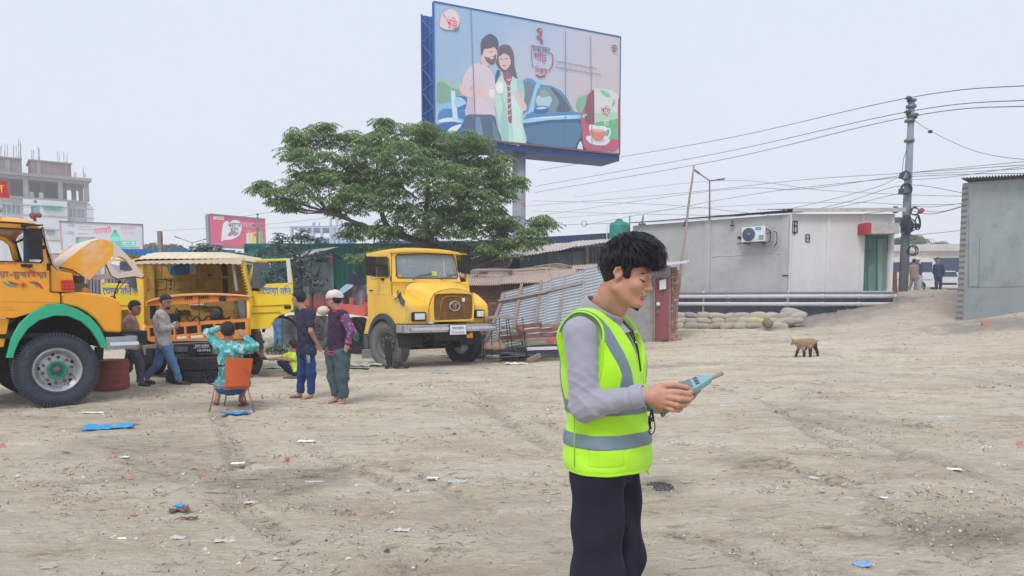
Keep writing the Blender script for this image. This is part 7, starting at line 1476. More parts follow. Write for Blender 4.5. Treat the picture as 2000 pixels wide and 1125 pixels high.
  return o+folds(P,26,.0055,Y)+folds(P,60,.002,Y+2)
 mm=[shirt];sh=sculpt('shirt',top,lo,hi,vox,shirt,t)
 if sleeve_m is not None:
  for s in 'lr':
   a,b,c=p['s'+s],p['e'+s],p['w'+s];sculpt('sleeve',lambda P:U(.03,cap(P,lerp(a,b,.1),b,.071*slim,.058),cap(P,b,lerp(b,c,.93),.058,.044))+folds(P,26,.0045,Y),np.minimum(np.minimum(a,b),c)-.09,np.maximum(np.maximum(a,b),c)+.09,vox,sleeve_m,t)
 def legs(P):
  o=cap(P,p['hl'],p['hr'],.112*slim)
  o=U(.04,o,cap(P,pel,pel+Vector((0,0,.1)),.112*slim));o=smax(o,P[2]-(pel.z+.06 if waist is None else waist+.03),.01)
  for s in 'lr':q=U(.04,cap(P,p['h'+s],p['k'+s],.096*slim*loose,.070*loose),cap(P,p['k'+s],p['a'+s]+Vector((0,0,ankle-.06)),.070*loose,.056*loose));kd=(p['k'+s]-p['a'+s]).normalized();e=p['a'+s]+kd*(ankle-.06);q=smax(q,-((P[0]-e.x)*kd.x+(P[1]-e.y)*kd.y+(P[2]-e.z)*kd.z),.01);o=smin(o,q,.03)
  return o+folds(P,20,.005*loose,Y+1)+folds(P,47,.002*loose,Y)
 l_=np.array([tuple(p[k])for k in('hl','hr','kl','kr','al','ar')]);sculpt('trousers',legs,l_.min(0)-.16,l_.max(0)+.2,vox,trousers,t)
 for s in 'lr':
  a,b=p['a'+s],p['t'+s];fz=min(b.z,a.z-.03)-.03;dd=(b-a);dd.z=0
  sculpt('shoe',lambda P:smax(U(.02,cap(P,(a.x,a.y,fz+.045),(b.x,b.y,fz+.03),.044,.040)),-(P[2]-fz),.005)if shoes is shoe_m else smax(cap(P,(a.x,a.y,fz+.012),(b.x,b.y,fz+.012),.046,.044),np.abs(P[2]-fz-.012)-.013,.006),(min(a.x,b.x)-.08,min(a.y,b.y)-.08,fz-.02),(max(a.x,b.x)+.08,max(a.y,b.y)+.08,fz+.12),.008,shoes,t)
 if hair:
  def hr(P):
   o=ell(P,hdc(-.018,0,.036),(.112,.090,.106),H);fx=(P[0]-hc.x)*fw.x+(P[1]-hc.y)*fw.y+(P[2]-hc.z)*fw.z;uz=(P[0]-hc.x)*up.x+(P[1]-hc.y)*up.y+(P[2]-hc.z)*up.z
   o=smax(o,np.minimum(1.,(.035+fx*.5)-uz+np.where(fx<.0,-.10,0)*np.clip(-fx/.04,0,1)),.015);return o+folds(P,90,.004)+folds(P,210,.002)
  sculpt('hair',hr,[c-.15 for c in hc],[c+.17 for c in hc],.008,hair_k,t)
 if beard:sculpt('beard',lambda P:smax(cap(P,hdc(.062,0,-.088),hdc(.0,0,-.065),.036,.05),-cap(P,hdc(.075,0,-.045),hdc(.02,0,.0),.032,.06),.01),[c-.15 for c in hc],[c+.15 for c in hc],.007,hair_k,t)
 if cap_m:sculpt('cap',lambda P:smax(U(.02,ell(P,hdc(-.014,0,.062),(.122,.102,.092),H),cap(P,hdc(.06,0,.05),hdc(-.1,0,.035),.04,.045)),-((P[0]-hc.x)*up.x+(P[1]-hc.y)*up.y+(P[2]-hc.z)*up.z-.028),.008)+folds(P,40,.004),[c-.16 for c in hc],[c+.2 for c in hc],.008,cap_m,t)
 for s in(-1,1):
  m=MB();m.sphere(hdc(.078,s*.03,.0),.010,8);m.build('eye',under,t,True);m=MB();m.tube([hdc(.088,s*.012,.022),hdc(.086,s*.03,.027),hdc(.074,s*.048,.02)],.004,5);m.build('eyebrow',hair_k,t,True)
 m=MB();m.tube([hdc(.086,-.02,-.066),hdc(.093,0,-.066),hdc(.086,.02,-.066)],.005,5);m.build('lips',mat('lip_brown',rgb(130,80,76),.5),t,True)
 return t,p
def cloth(n,c,**k):return mat(n,rgb(*c),.9,vscale=5,bump=.15,bscale=90,**{**dict(vary=.12),**k})
Z3=lambda pts:{k:(200+v[0]*.329,450+v[1]*.329)+tuple(v[2:])for k,v in pts.items()}
Z4=lambda pts:{k:(500+v[0]*.329,450+v[1]*.329)+tuple(v[2:])for k,v in pts.items()}
jeans=cloth('blue_jeans',(84,124,166),dirt=(rgb(120,156,190),3,.55,.6));chk=cloth('pinkish_shirt',(176,132,132),dirt=(rgb(150,110,116),14,.55,.6))
figure('man in a pinkish short sleeved shirt walking past the orange truck bumper',12.95,Z3(dict(head=(196,462),neck=(178,505),sl=(160,530,.17),sr=(170,535,-.17),el=(150,610,.2),wl=(160,665,.15),er=(132,600,-.2),wr=(125,655,-.15),hl=(180,690,.09),hr=(182,692,-.09),kl=(150,820,.1),al=(86,868,.1),tl=(92,905,.1),kr=(222,800,-.1),ar=(226,905,-.1),tr=(272,922,-.12))),(1,-.1,-.15),chk,cloth('slate_trousers',(78,84,100)),sleeve=.45,shoes=shoe_m,hem=.10,ankle=.07,slim=.95)
figure('bearded man in a grey long sleeved shirt and blue jeans walking with arms folded',13.1,Z3(dict(head=(378,425),neck=(352,465),sl=(345,495,.18),sr=(352,500,-.18),el=(385,580,.14),wl=(435,555,-.08),er=(360,590,-.18),wr=(425,572,-.2),hl=(360,665,.09),hr=(365,668,-.09),kl=(330,790,.08),al=(262,872,.1),tl=(300,905,.1),kr=(415,775,-.1),ar=(458,890,-.1),tr=(512,912,-.12))),(1,-.35,-.25),cloth('light_grey_shirt',(178,172,172)),jeans,beard=True,shoes=shoe_m,hem=.08,sleeve=1)
yt,yp=figure('youth in a dark navy tee and blue track trousers standing with hands behind',11.35,Z4(dict(head=(250,408),neck=(268,455),sl=(258,492,.12),sr=(320,498,-.1),el=(300,590,.25),wl=(345,655,.05),er=(325,600,-.2),wr=(362,672,-.1),hl=(278,720,.07),hr=(318,722,-.07),kl=(272,850,.06),al=(262,965,.06),tl=(215,985,.0),kr=(328,850,-.08),ar=(330,968,-.08),tr=(280,998,-.14))),(-1,.25,-.05),cloth('navy_tee',(46,48,72),dirt=(rgb(120,70,88),6,.62,.6)),cloth('royal_blue_trackpants',(36,62,120)),skin=skin_t,sleeve=.5,hem=.05,slim=.86)
tcap,pc=figure('bearded man in white cap, plum jacket and grey green trousers, hands behind',10.7,Z4(dict(head=(462,415),neck=(478,462),sl=(458,500,.15),sr=(520,505,-.12),el=(445,600,.22),wl=(520,665,-.04),er=(568,600,-.2),wr=(545,668,-.2),hl=(460,730,.08),hr=(510,732,-.08),kl=(462,870,.08),al=(478,990,.08),tl=(445,1018,.02),kr=(512,870,-.08),ar=(520,1005,-.08),tr=(455,1042,-.12))),(-1,.15,-.05),cloth('plum_jacket',(58,40,66)),cloth('grey_green_trousers',(72,90,98)),skin=skin_t,beard=True,cap_m=cloth('white_cap',(214,204,200)),sleeve_m=mat('patterned_sleeve',rgb(104,62,104),.9,vary=.1,dirt=(rgb(196,160,190),26,.52,.8)),loose=1.28,hem=.0,ankle=.08,slim=1.0)
for k_ in range(3):
 m=MB();o_=Vector((-.018+.018*k_,-.098,0));m.tube([lerp(yp['hr'],yp['kr'],.12)+o_,lerp(yp['hr'],yp['kr'],.5)+o_+Vector((0,.008,0))],.004,5);m.build('white_stripe',white_m,yt,True)
pk=mat('pink_rib',rgb(220,60,110),.8);z_=(pc['hl'].z+pc['hr'].z)/2-.0
m=MB();c=(pc['hl']+pc['hr'])/2
for dz in(.0,.035):m.tube([Vector((c.x+.13*math.cos(a),c.y+.155*math.sin(a),z_+dz))for a in np.linspace(0,2*math.pi,28)],.009,6,False)
m.build('jacket_hem_band',pk,tcap,True);m=MB();c=(pc['sl']+pc['sr'])/2
for dz,r in((.055,.085),(.08,.074)):m.tube([Vector((c.x+r*math.cos(a),c.y+r*math.sin(a),c.z+dz))for a in np.linspace(0,2*math.pi,24)],.009,6,False)
m.build('collar_band',pk,tcap,True)
for s in 'lr':q=lerp(pc['e'+s],pc['w'+s],.9);d=(pc['w'+s]-pc['e'+s]).normalized();m=MB();m.cyl(q-d*.02,q+d*.02,.048,14);m.build('cuff_band',pk,tcap,True)
# sitting and crouching figures
flo=mat('floral_turquoise_cloth',rgb(70,168,176),.85,vary=.2,vscale=9,dirt=(rgb(206,222,214),17,.50,.9),dirt2=(rgb(30,100,116),23,.56,.9),bump=.15,bscale=60)
ts,ps=figure('man in a turquoise floral shirt sitting on the orange chair, hands raised to his head',10.05,Z3(dict(head=(747,600),neck=(745,645),sl=(690,680,.08),sr=(830,705,-.06),el=(622,610,.12),wl=(690,582,.0),er=(905,690,-.08),wr=(850,635,-.1),hl=(715,925,.28),hr=(800,930,.26),kl=(700,900,.62),al=(682,1005,.45),tl=(660,1022,.6),kr=(850,905,.6),ar=(822,1000,.42),tr=(850,1022,.55))),(-.15,1,.05),flo,cloth('blue_lungi',(30,96,150)),sleeve=.98,hem=.0,slim=1.02,ankle=.28)
kid,_=figure('child in a lime yellow tee squatting on the ground behind the navy youth',14.6,Z4(dict(head=(222,688),neck=(228,720),sl=(200,745,.12),sr=(250,748,-.08),el=(160,755,.15),wl=(120,760,.1),er=(205,770,-.1),wr=(150,765,-.05),hl=(225,838,.08),hr=(240,840,-.06),kl=(150,780,.15),al=(200,845,.15),tl=(165,862,.15),kr=(160,785,-.02),ar=(215,850,0),tr=(180,868,-.02))),(-1,.5,-.2),cloth('lime_tee',(196,214,70)),cloth('dark_navy_trousers',(34,36,66)),sleeve=.45,slim=.74,vox=.010,hem=-.03,shoes=sandal)
figure('person in blue jeans standing behind the open yellow door',21.4,dict(head=(541,585),neck=(541,592),sl=(535,597,.1),sr=(549,597,-.1),el=(533,614,.1),wl=(535,629,0),er=(551,614,-.1),wr=(550,629,-.1),hl=(540,634,.08),hr=(546,634,-.08),kl=(540,660,.1),al=(538,682,.15),tl=(531,686,.1),kr=(548,660,-.1),ar=(549,683,-.05),tr=(543,688,-.1)),(-1,.2,0),cloth('dull_blue_shirt',(88,108,140)),jeans,vox=.014)
figure('barefoot mechanic sitting on the cab frame, brown legs hanging below the open door',15.15,dict(head=(500,575,.1),neck=(500,588,.1),sl=(492,597,.2),sr=(510,597,0),el=(488,618,.2),wl=(494,634,.1),er=(513,618,0),wr=(508,636,-.1),hl=(488,645,.15),hr=(491,645,-.02),kl=(503,652,.1),al=(510,690,.05),tl=(520,700,0),kr=(500,650,-.1),ar=(503,686,-.1),tr=(512,697,-.15)),(1,-.6,-.2),cloth('greasy_brown_shirt',(92,76,74)),cloth('brown_work_trousers',(98,78,74)),slim=.85,ankle=.14)
G2=2.0
figure('man in a tan shirt seen from behind beside the utility pole',35.6,dict(head=(1785,511),neck=(1785,516),sl=(1779,520,.1),sr=(1791,520,-.1),el=(1777,531,.1),wl=(1778,541,.1),er=(1793,531,-.1),wr=(1793,541,-.2),hl=(1782,542,.08),hr=(1789,542,-.08),kl=(1779,555,.1),al=(1776,567,.1),tl=(1774,569,-.1),kr=(1788,555,-.1),ar=(1787,567,-.1),tr=(1788,570,-.3)),(.3,1,0),cloth('tan_shirt',(150,134,124)),cloth('taupe_trousers',(140,130,134)),sleeve=.45,vox=.02,hem=.02)
figure('person in a pale cap and dark top behind the man in tan',36.4,dict(head=(1793,509),neck=(1793,514),sl=(1789,518,.1),sr=(1799,518,-.1),el=(1787,529,.1),wl=(1790,538,-.1),er=(1801,529,-.1),wr=(1798,537,-.2),hl=(1790,540,.08),hr=(1796,540,-.08),kl=(1790,553,.1),al=(1790,566,.1),tl=(1787,568,-.1),kr=(1796,553,-.1),ar=(1795,566,-.1),tr=(1793,568,-.3)),(-.5,-1,0),cloth('dark_plum_top',(62,58,92)),cloth('pale_lungi',(184,184,190)),cap_m=cloth('white_cap',(1,1,1)),vox=.02,loose=1.4)
figure('man in a long navy outfit standing at the top of the sandy ramp',35.8,dict(head=(1832,508),neck=(1832,514),sl=(1825,519,.12),sr=(1840,519,-.05),el=(1823,531,.2),wl=(1827,540,.25),er=(1843,531,0),wr=(1840,541,.15),hl=(1829,541,.05),hr=(1836,541,-.05),kl=(1829,554,0),al=(1829,565,0),tl=(1827,567,-.3),kr=(1837,554,0),ar=(1836,565,0),tr=(1838,567,-.3)),(0,-1,0),cloth('navy_kurta',(44,56,92)),cloth('navy_kurta',(1,1,1)),hem=.42,vox=.02,loose=1.05)
# ================================================================ ORANGE CHAIR
def chair():
 q=lambda a,c,Y:at(200+a*.329,450+c*.329,Y);b=q(770,1060,10.25);b.z=0;t=thing('orange_chair','worn orange plastic chair with thin metal legs and black wire arms under the seated man','chair',b);om=mat('orange_plastic',rgb(206,98,48),.5,vary=.08,dirt=(rgb(176,76,40),4,.55,.6));pm=mat('pink_steel',rgb(176,120,116),.5)
 m=MB()
 def bk(a,c):L_,R_=(lerp(q(728,928,9.92),q(732,752,9.80),c),lerp(q(872,920,9.85),q(893,760,9.75),c));P=lerp(L_,R_,a);return P+Vector((0,-.05*math.sin(a*math.pi),0))
 m.grid(bk,12,6);m.grid(lambda a,c:bk(a,c)+Vector((0,.015,0)),12,6);m.build('backrest',om,t,True)
 m=MB();m.slab([q(715,930,9.95),q(870,922,9.88),q(880,915,10.4),q(712,922,10.45)],.04);m.build('seat',om,t,True,bevel=.01)
 for a,c,Y0,a2,c2,Y2 in((668,925,9.95,635,1062,9.92),(860,925,9.9,900,1052,9.9),(745,930,10.4,722,1045,10.45),(830,930,10.4,860,1030,10.45)):m=MB();e=q(a2,c2,Y2);e.z=.0;m.tube([q(a,c,Y0),e],.011,6);m.build('leg',pm,t,True)
 m=MB();m.tube([q(665,925,9.95),q(862,922,9.88)],.011,6);m.tube([q(745,930,9.98),q(830,926,9.92)],.011,6);m.build('seat_rail',pm,t,True)
 for pts in(((735,800),(660,805,10.1),(615,850,10.2),(620,900,10.1),(665,920,9.98)),((893,765),(925,790,10.1),(925,830,10.2),(900,860,10.1),(870,880,9.95))):
  for o in(0,8,16):m=MB();m.tube(bez([q(p[0],p[1]+(o if i in(1,2)else 0),p[2]if len(p)>2 else 9.85)for i,p in enumerate(pts)],6),.006,5);m.build('arm_wire',black_m,t,True)
chair()
# ================================================================ GOAT
def goat():
 Y=17.2;q=lambda a,c,d=0:at(1500+a*.08889,630+c*.08889,Y+d);b=q(850,830);t=thing('goat_kid','young pale goat with dark brown legs standing on the sandy slope','goat',(b.x,b.y,gz(b.x,b.y)))
 pale=mat('goat_coat',rgb(156,128,98),.95,vary=.15,vscale=12,dirt=(rgb(150,126,100),9,.56,.7),bump=.4,bscale=50);dkb=mat('goat_dark',rgb(60,38,44),.9,vary=.2,vscale=14)
 L={'fl':[(670,560,.03),(640,650,.03),(600,780,.03)],'fr':[(780,570,-.05),(795,680,-.05),(785,810,-.06)],'hl':[(930,540,-.06),(930,680,-.06),(925,820,-.06)],'hr':[(1020,500,.04),(1085,650,.05),(1100,815,.04)]}
 def body(P):
  o=U(.05,ell(P,q(740,460),(.135,.085,.115)),ell(P,q(900,450),(.155,.09,.115)),ell(P,q(1000,450),(.085,.07,.095)));o=U(.04,o,cap(P,q(680,440),q(600,430),.07,.052));o=U(.03,o,ell(P,q(575,425),(.055,.04,.048)),cap(P,q(560,445),q(520,478),.032,.02));o=U(.015,o,cap(P,q(1030,410),q(1100,385),.02,.012));o=U(.01,o,cap(P,q(560,375,-.04),q(510,358,-.07),.014,.010),cap(P,q(560,390,.04),q(525,350,.07),.014,.01))
  for k,l in L.items():o=U(.03,o,cap(P,q(*l[0]),q(*l[1]),.046 if k[0]=='h' else .040,.028));o=U(.01,o,cap(P,q(*l[1]),q(*l[2]),.028,.021))
  return o+folds(P,70,.0025)
 lo=q(470,850,-.2);hi=q(1130,330,.2);sculpt('body',body,(lo.x,lo.y,lo.z-.05),(hi.x,hi.y,hi.z+.03),.008,pale,t)
 for k,l in L.items():
  a,b2,c=q(*l[0]),q(*l[1]),q(*l[2]);s=lerp(a,b2,.3);sculpt('stocking',lambda P:U(.02,cap(P,s,b2,.048 if k[0]=='h' else .038,.031),cap(P,b2,c,.031,.024)),np.minimum(np.minimum(a,b2),c)-.07,np.maximum(np.maximum(a,b2),c)+.07,.008,dkb,t);m=MB();m.cyl((c.x,c.y,c.z-.03),(c.x,c.y,c.z+.005),.022,8,.018);m.build('hoof',under,t,True)
 sculpt('rump_patch',lambda P:ell(P,q(1025,500,-.02),(.055,.07,.085)),q(900,650,-.2),q(1120,380,.2),.008,dkb,t);sculpt('belly_patch',lambda P:ell(P,q(800,575,0),(.07,.06,.035)),q(680,680,-.2),q(920,500,.2),.008,dkb,t)
 for s_ in(-1,1):m=MB();m.sphere(q(548,418,s_*.035),.008,6);m.build('eye',under,t,True)
 m=MB();m.sphere(q(520,480),.016,8);m.build('muzzle',dkb,t,True)
goat()
# ================================================================ THE MAN IN THE FOREGROUND
def hero():
 sk=mat('hero_skin',rgb(200,150,126),.45,vary=.08,vscale=22,sss=.15,dirt=(rgb(206,132,116),14,.54,.55),dirt2=(rgb(176,124,104),30,.58,.5),bump=.14,bscale=240)
 gs=mat('grey_knit_shirt',rgb(160,160,174),.95,vary=.05,vscale=8,bump=.12,bscale=300,sheen=.3);lime=mat('hi_vis_lime',rgb(184,248,48),.8,vary=.06,vscale=5,dirt=(rgb(168,230,46),9,.56,.5),bump=.06,bscale=400,sheen=.2)
 refl=mat('reflective_tape',rgb(122,140,152),.45,metal=.15,vary=.06,vscale=20,bump=.1,bscale=300);nav=mat('navy_black_trousers',rgb(34,31,50),.9,vary=.15,vscale=6,bump=.1,bscale=200)
 C=Vector((.335,2.80,0));B=Matrix.Rotation(R(-28),3,'Z');b=lambda x,y,z:C+B@Vector((x,y,0))+Vector((0,0,z));bf=B.col[0];bl=B.col[1]
 t=thing('person','dark haired man in a lime safety vest and grey shirt reading a handheld meter','person',(C.x,C.y,0))
 HS=.91;hc=Vector((.416,2.70,1.600));H=(Matrix.Rotation(R(-27),3,'Z')@Matrix.Rotation(R(15),3,'Y'));h=lambda x,y,z:hc+H@Vector((x,y,z))*HS;hf,hl,hu=H.col[0],H.col[1],H.col[2]
 def hloc(P):X,Y,Z=P[0]-hc.x,P[1]-hc.y,P[2]-hc.z;return[(X*v.x+Y*v.y+Z*v.z)/HS for v in(hf,hl,hu)]
 sr,sl=b(-.005,-.185,1.385),b(-.02,.185,1.385);er=at(1142,792,2.60);wr=at(1256,772,2.52);el=b(.06,.24,1.10);wl=at(1300,790,2.70)
 hr_,hl_=b(.03,-.082,.88),b(.03,.082,.88)
 # head, face and neck
 def head(P):
  Q=hloc(P);q=lambda x,y,z:(x,y,z)
  o=U(.03,ell(Q,q(-.014,0,.035),(.100,.077,.090)),ell(Q,q(.030,0,-.030),(.064,.060,.086)))
  for s in(-1,1):o=smin(o,cap(Q,q(.0,s*.052,-.060),q(.062,s*.018,-.103),.024,.020),.025);o=smin(o,ell(Q,q(.058,s*.040,-.034),(.028,.024,.024)),.02);o=smin(o,cap(Q,q(.086,s*.030,.016),q(.090,s*.008,.012),.010,.010),.015)
  o=smin(o,ell(Q,q(.078,0,-.104),(.021,.024,.019)),.018)
  for s in(-1,1):o=smax(o,-ell(Q,q(.100,s*.033,-.002),(.018,.020,.011)),.014)
  for s in(-1,1):o=smin(o,ell(Q,q(.0765,s*.032,-.003),(.0155,.0165,.0125)),.004)
  o=smin(o,cap(Q,q(.090,0,.004),q(.109,0,-.033),.0070,.0095),.010);o=smin(o,ell(Q,q(.1095,0,-.0365),(.0115,.0105,.0095)),.006)
  for s in(-1,1):o=smin(o,ell(Q,q(.0995,s*.0115,-.041),(.010,.007,.0075)),.005);o=smax(o,-ell(Q,q(.107,s*.007,-.050),(.005,.0035,.004)),.002)
  o=smin(o,ell(Q,q(.088,0,-.064),(.013,.024,.014)),.012)
  o=smin(o,cap(Q,q(.090,-.019,-.0695),q(.0975,0,-.0662),.0050),.004);o=smin(o,cap(Q,q(.090,.019,-.0695),q(.0975,0,-.0662),.0050),.004);o=smin(o,cap(Q,q(.090,-.014,-.079),q(.090,.014,-.079),.0075),.005)
  o=smax(o,-cap(Q,q(.1025,-.020,-.0728),q(.1025,.020,-.0728),.0016),.003);o=smax(o,-cap(Q,q(.098,-.01,-.090),q(.098,.01,-.090),.007),.008)
  for s in(-1,1):
   e=ell(Q,(-.006,s*.080,-.004),(.016,.007,.027));e=smin(e,cap(Q,(-.016,s*.089,.014),(-.021,s*.090,-.004),.0048),.003);e=smin(e,cap(Q,(-.016,s*.089,.014),(.002,s*.087,.020),.0045),.003);e=smin(e,cap(Q,(-.021,s*.090,-.004),(-.005,s*.084,-.028),.0045),.003);e=smax(e,-ell(Q,(-.004,s*.094,.0),(.009,.013,.015)),.003);e=smin(e,ell(Q,q(.006,s*.079,-.010),(.005,.005,.008)),.004);o=smin(o,e,.006)
  o=smin(o,cap(P,h(-.028,0,-.05),b(-.015,0,1.42),.050,.058),.022);o=smin(o,cap(P,h(.02,0,-.09),b(.05,0,1.40),.022,.028),.03)
  return o
 def torso(P,g=0):
  Q=[(P[0]-C.x)*v.x+(P[1]-C.y)*v.y for v in(bf,bl)]+[P[2]]
  o=U(.07,ell(Q,(.015,0,1.24),(.125+g,.178+g,.20+g)),ell(Q,(.028,0,1.03),(.115+g,.150+g,.22+g)),ell(Q,(.030,0,.90),(.118+g,.152+g,.13+g)),cap(Q,(-.02,-.135,1.375),(-.02,.135,1.375),.062+g));return smin(o,cap(Q,(-.025,0,1.36),(-.02,0,1.44),.085+g,.06+g),.05),Q
 def handf(P):
  """both hands, finger by finger"""
  A=lambda u,v,y:at(u,v,y);o=None
  def chain(o,pts,r,k=.006):
   for i in range(len(pts)-1):o=cap(P,pts[i],pts[i+1],r[i],r[i+1])if o is None else smin(o,cap(P,pts[i],pts[i+1],r[i],r[i+1]),k if i==0 else .003)
   return o
  # right hand: back of the hand towards the camera
  o=U(.02,cap(P,wr,A(1272,774,2.52),.026,.027),ell(P,A(1289,776,2.515),(.038,.018,.036),axes((1,0,-.15))))
  for kn,pts,r in((0,((1303,766,2.505),(1326,766,2.495),(1343,769,2.51),(1350,765,2.53)),.0100),(1,((1305,775,2.50),(1328,779,2.49),(1344,780,2.51),(1350,776,2.535)),.0100),(2,((1302,785,2.505),(1322,791,2.495),(1337,791,2.515),(1343,787,2.535)),.0095),(3,((1297,793,2.515),(1313,800,2.505),(1325,802,2.52),(1331,799,2.535)),.0085)):
   o=chain(o,[A(1288,772+kn*6,2.515)]+[A(*q)for q in pts],[r*1.1,r*1.12,r,r*.93,r*.82])
  o=chain(o,[A(1270,764,2.525),A(1290,755,2.535),A(1316,752,2.55),A(1340,757,2.56),A(1346,760,2.565)],[.015,.0125,.0105,.0098,.008])
  # left hand: palm up behind the meter, thumb over its edge
  o2=U(.02,cap(P,wl,A(1318,782,2.69),.025,.027),ell(P,A(1334,772,2.67),(.038,.036,.018),axes((1,-.1,.25))))
  for i,pts in enumerate((((1344,768,2.70),(1356,763,2.69),(1363,758,2.66),(1362,752,2.645)),((1345,772,2.67),(1358,768,2.65),(1364,762,2.62),(1362,756,2.61)),((1340,778,2.64),(1352,776,2.61),(1358,769,2.59),(1356,763,2.585)),((1334,783,2.62),(1345,782,2.59),(1350,776,2.575),(1348,770,2.575)))):o2=chain(o2,[A(1330,774,2.68)]+[A(*q)for q in pts],[.011,.0105,.0098,.009,.0078])
  o2=chain(o2,[A(1318,768,2.72),A(1326,754,2.71),A(1332,748,2.69),A(1342,748,2.67)],[.014,.012,.0105,.0085]);return np.minimum(o,o2)
 def bare(P):
  tr_,_=torso(P,-.02);o=smin(head(P),tr_,.02)
  for a,e,w in((sr,er,wr),(sl,el,wl)):o=U(.02,o,cap(P,a,e,.046,.038));o=U(.015,o,cap(P,e,w,.038,.025))
  o=smin(o,handf(P),.008)
  return o
 lo=(.05,2.36,.88);hi=(.80,3.15,1.80)
 sculpt('body',bare,lo,hi,.0034,sk,t)
 # shirt with sleeves and collar
 ud=(er-sr).normalized();fd=(wr-er).normalized()
 def shirt(P):
  o,Q=torso(P,.004);o=smax(o,.93-P[2],.01);o=smax(o,-cap(P,b(-.02,0,1.48),h(-.01,0,-.02),.060,.052),.006)
  for a,e,w,s in((sr,er,wr,0),(sl,el,wl,1)):q=U(.03,cap(P,a,e,.061,.052),cap(P,e,lerp(e,w,.95),.050,.036));o=smin(o,q,.018)
  dE=np.sqrt((P[0]-er.x)**2+(P[1]-er.y)**2+(P[2]-er.z)**2);k=np.clip(1-dE/.19,0,1)
  X,Y,Z=P;rg=1-np.abs(np.sin(52*(X*.8+Z*.9)+2.2*np.sin(16*(Y+Z)+8*X)+1));o=o-k*.0075*rg**2-k*.0035*(1-np.abs(np.sin(88*(X*.3-Z)+2*np.sin(30*X))))**2+.002+folds(P,17,.002)+folds(P,58,.0009)
  vn=smax(np.abs(Q[1])-.004-.16*np.clip(Z-1.245,0,1),-(Q[0]),.004);return smax(o,-smax(vn,1.25-Z,.004),.005)
 sculpt('shirt',shirt,lo,hi,.0045,gs,t)
 cf=lerp(er,wr,.90);sculpt('cuff',lambda P:smax(smax(cap(P,er,lerp(er,wr,1.1),.054,.0385),-cap(P,er,lerp(er,wr,1.2),.046,.031),.002),np.sqrt((P[0]-cf.x)**2+(P[1]-cf.y)**2+(P[2]-cf.z)**2)-.044,.003),[c-.07 for c in cf],[c+.07 for c in cf],.003,gs,t)
 def collar(P):
  Q=[(P[0]-C.x)*v.x+(P[1]-C.y)*v.y for v in(bf,bl)]+[P[2]];d=cap(P,b(-.03,0,1.38),h(-.03,0,-.05),.092,.070);tilt=Q[2]-1.452+Q[0]*.62
  sh_=np.abs(d)-.0050;sh_=smax(sh_,tilt-.046,.004);sh_=smax(sh_,-tilt-.052,.004);return smax(sh_,-smax(np.abs(Q[1])-.022-.3*np.clip(1.5-Q[2],0,1)*.2,-Q[0],.003),.004)
 sculpt('collar',collar,(.1,2.5,1.30),(.6,3.0,1.58),.003,gs,t)
 for s in(-1,1):m=MB();P0=[b(.075,s*.022,1.435),b(.125,s*.02,1.385),b(.105,s*.075,1.375),b(.03,s*.08,1.43)];m.slab(P0 if s<0 else P0[::-1],.005);m.build('collar_leaf',gs,t,True,bevel=.002)
 m=MB()
 for z in(1.385,1.345,1.30):m.lathe([(0,.0),(.0055,.0),(.0055,.003),(0,.004)],b(.138-.0*z,.0,z),'y',10)
 m.build('button',white_m,t,True,kind='stuff');m=MB();m.tube(bez([b(.118,.022,1.385),b(.142,.012,1.33),b(.152,.006,1.28),b(.16,.0,1.24)],6),.0028,5);m.tube(bez([b(.12,-.012,1.385),b(.145,-.006,1.33),b(.156,-.004,1.28),b(.16,.0,1.24)],6),.0028,5);m.build('lanyard',black_m,t,True)
 # vest: shell over the shirt, armholes, open neck
 hem=.862
 def vest(P,g=0):
  o,Q=torso(P,.027+g);flare=np.clip((1.12-Q[2])*.05,0,.014);o=o-flare
  X,Y,Z=P;o=o+.0042*np.sin(27*(X*1.1+.35*Z)+1.8*np.sin(9*Z+3*Y))+.0022*np.sin(61*X+24*Z)+.0016*np.sin(70*Z+20*X)*np.clip((1.15-Z)*6,0,1)
  nr=(Y<2.72);gl_=lambda t_,a_:np.exp(-((t_-a_)/.0032)**2);o=o+.0032*nr*((gl_(X,.272)+gl_(X,.404))*(Z>.905)*(Z<.965)+gl_(Z,.905)*(X>.272)*(X<.404)+gl_(X,.250)*(Z<1.09)*(Z>1.02)+gl_(Z,hem+.02)*.6)
  for a,e in((sr,er),(sl,el)):d=(e-a).normalized();o=smax(o,-cap(P,a+Vector((0,0,-.005))-bl*(.03 if a is sr else-.03),a+d*.13-bl*(.05 if a is sr else-.05),.088,.082),.006)
  nk=cap(P,b(-.035,0,1.535),b(.03,0,1.475),.112,.108);o=smax(o,-nk,.006);v=smax(np.abs(Q[1]-.0)-.008-.33*np.clip(Z-1.235,0,1),-(Q[0]-.0),.004);o=smax(o,-smax(v,1.235-Z,.004),.006)
  return smax(o,hem-Z+.004*np.sin(20*X),.004),Q
 sculpt('vest',lambda P:vest(P)[0],lo,hi,.0038,lime,t)
 def band(name,f):sculpt('reflective_strip' if name is None else name,f,lo,hi,.0036,refl if name is None else lime,t)
 def shell(P,g1=.0022):return vest(P,g1)
 for zc in(.993,1.115):
  def f(P,zc=zc):o,Q=shell(P);return smax(o,np.abs(P[2]-zc)-.0265,.001)
  band(None,f)
 for s in(-1,1):
  def f(P,s=s):o,Q=shell(P);return smax(smax(o,np.abs(Q[1]-s*(.110+.32*np.clip(Q[2]-1.24,0,.2)))-.0255,.001),1.142-P[2],.001)
  band(None,f)
 def piping(P):o,Q=shell(P,.0035);e=np.minimum(np.abs(cap(P,sr+Vector((0,0,-.005))-bl*.03,sr+ud*.13-bl*.05,.094,.088)),1);return smax(o,e-.005,.001)
 sculpt('armhole_piping',piping,lo,(.6,3.0,1.6),.0036,mat('lime_piping',rgb(168,232,30),.7),t)
 m=MB();
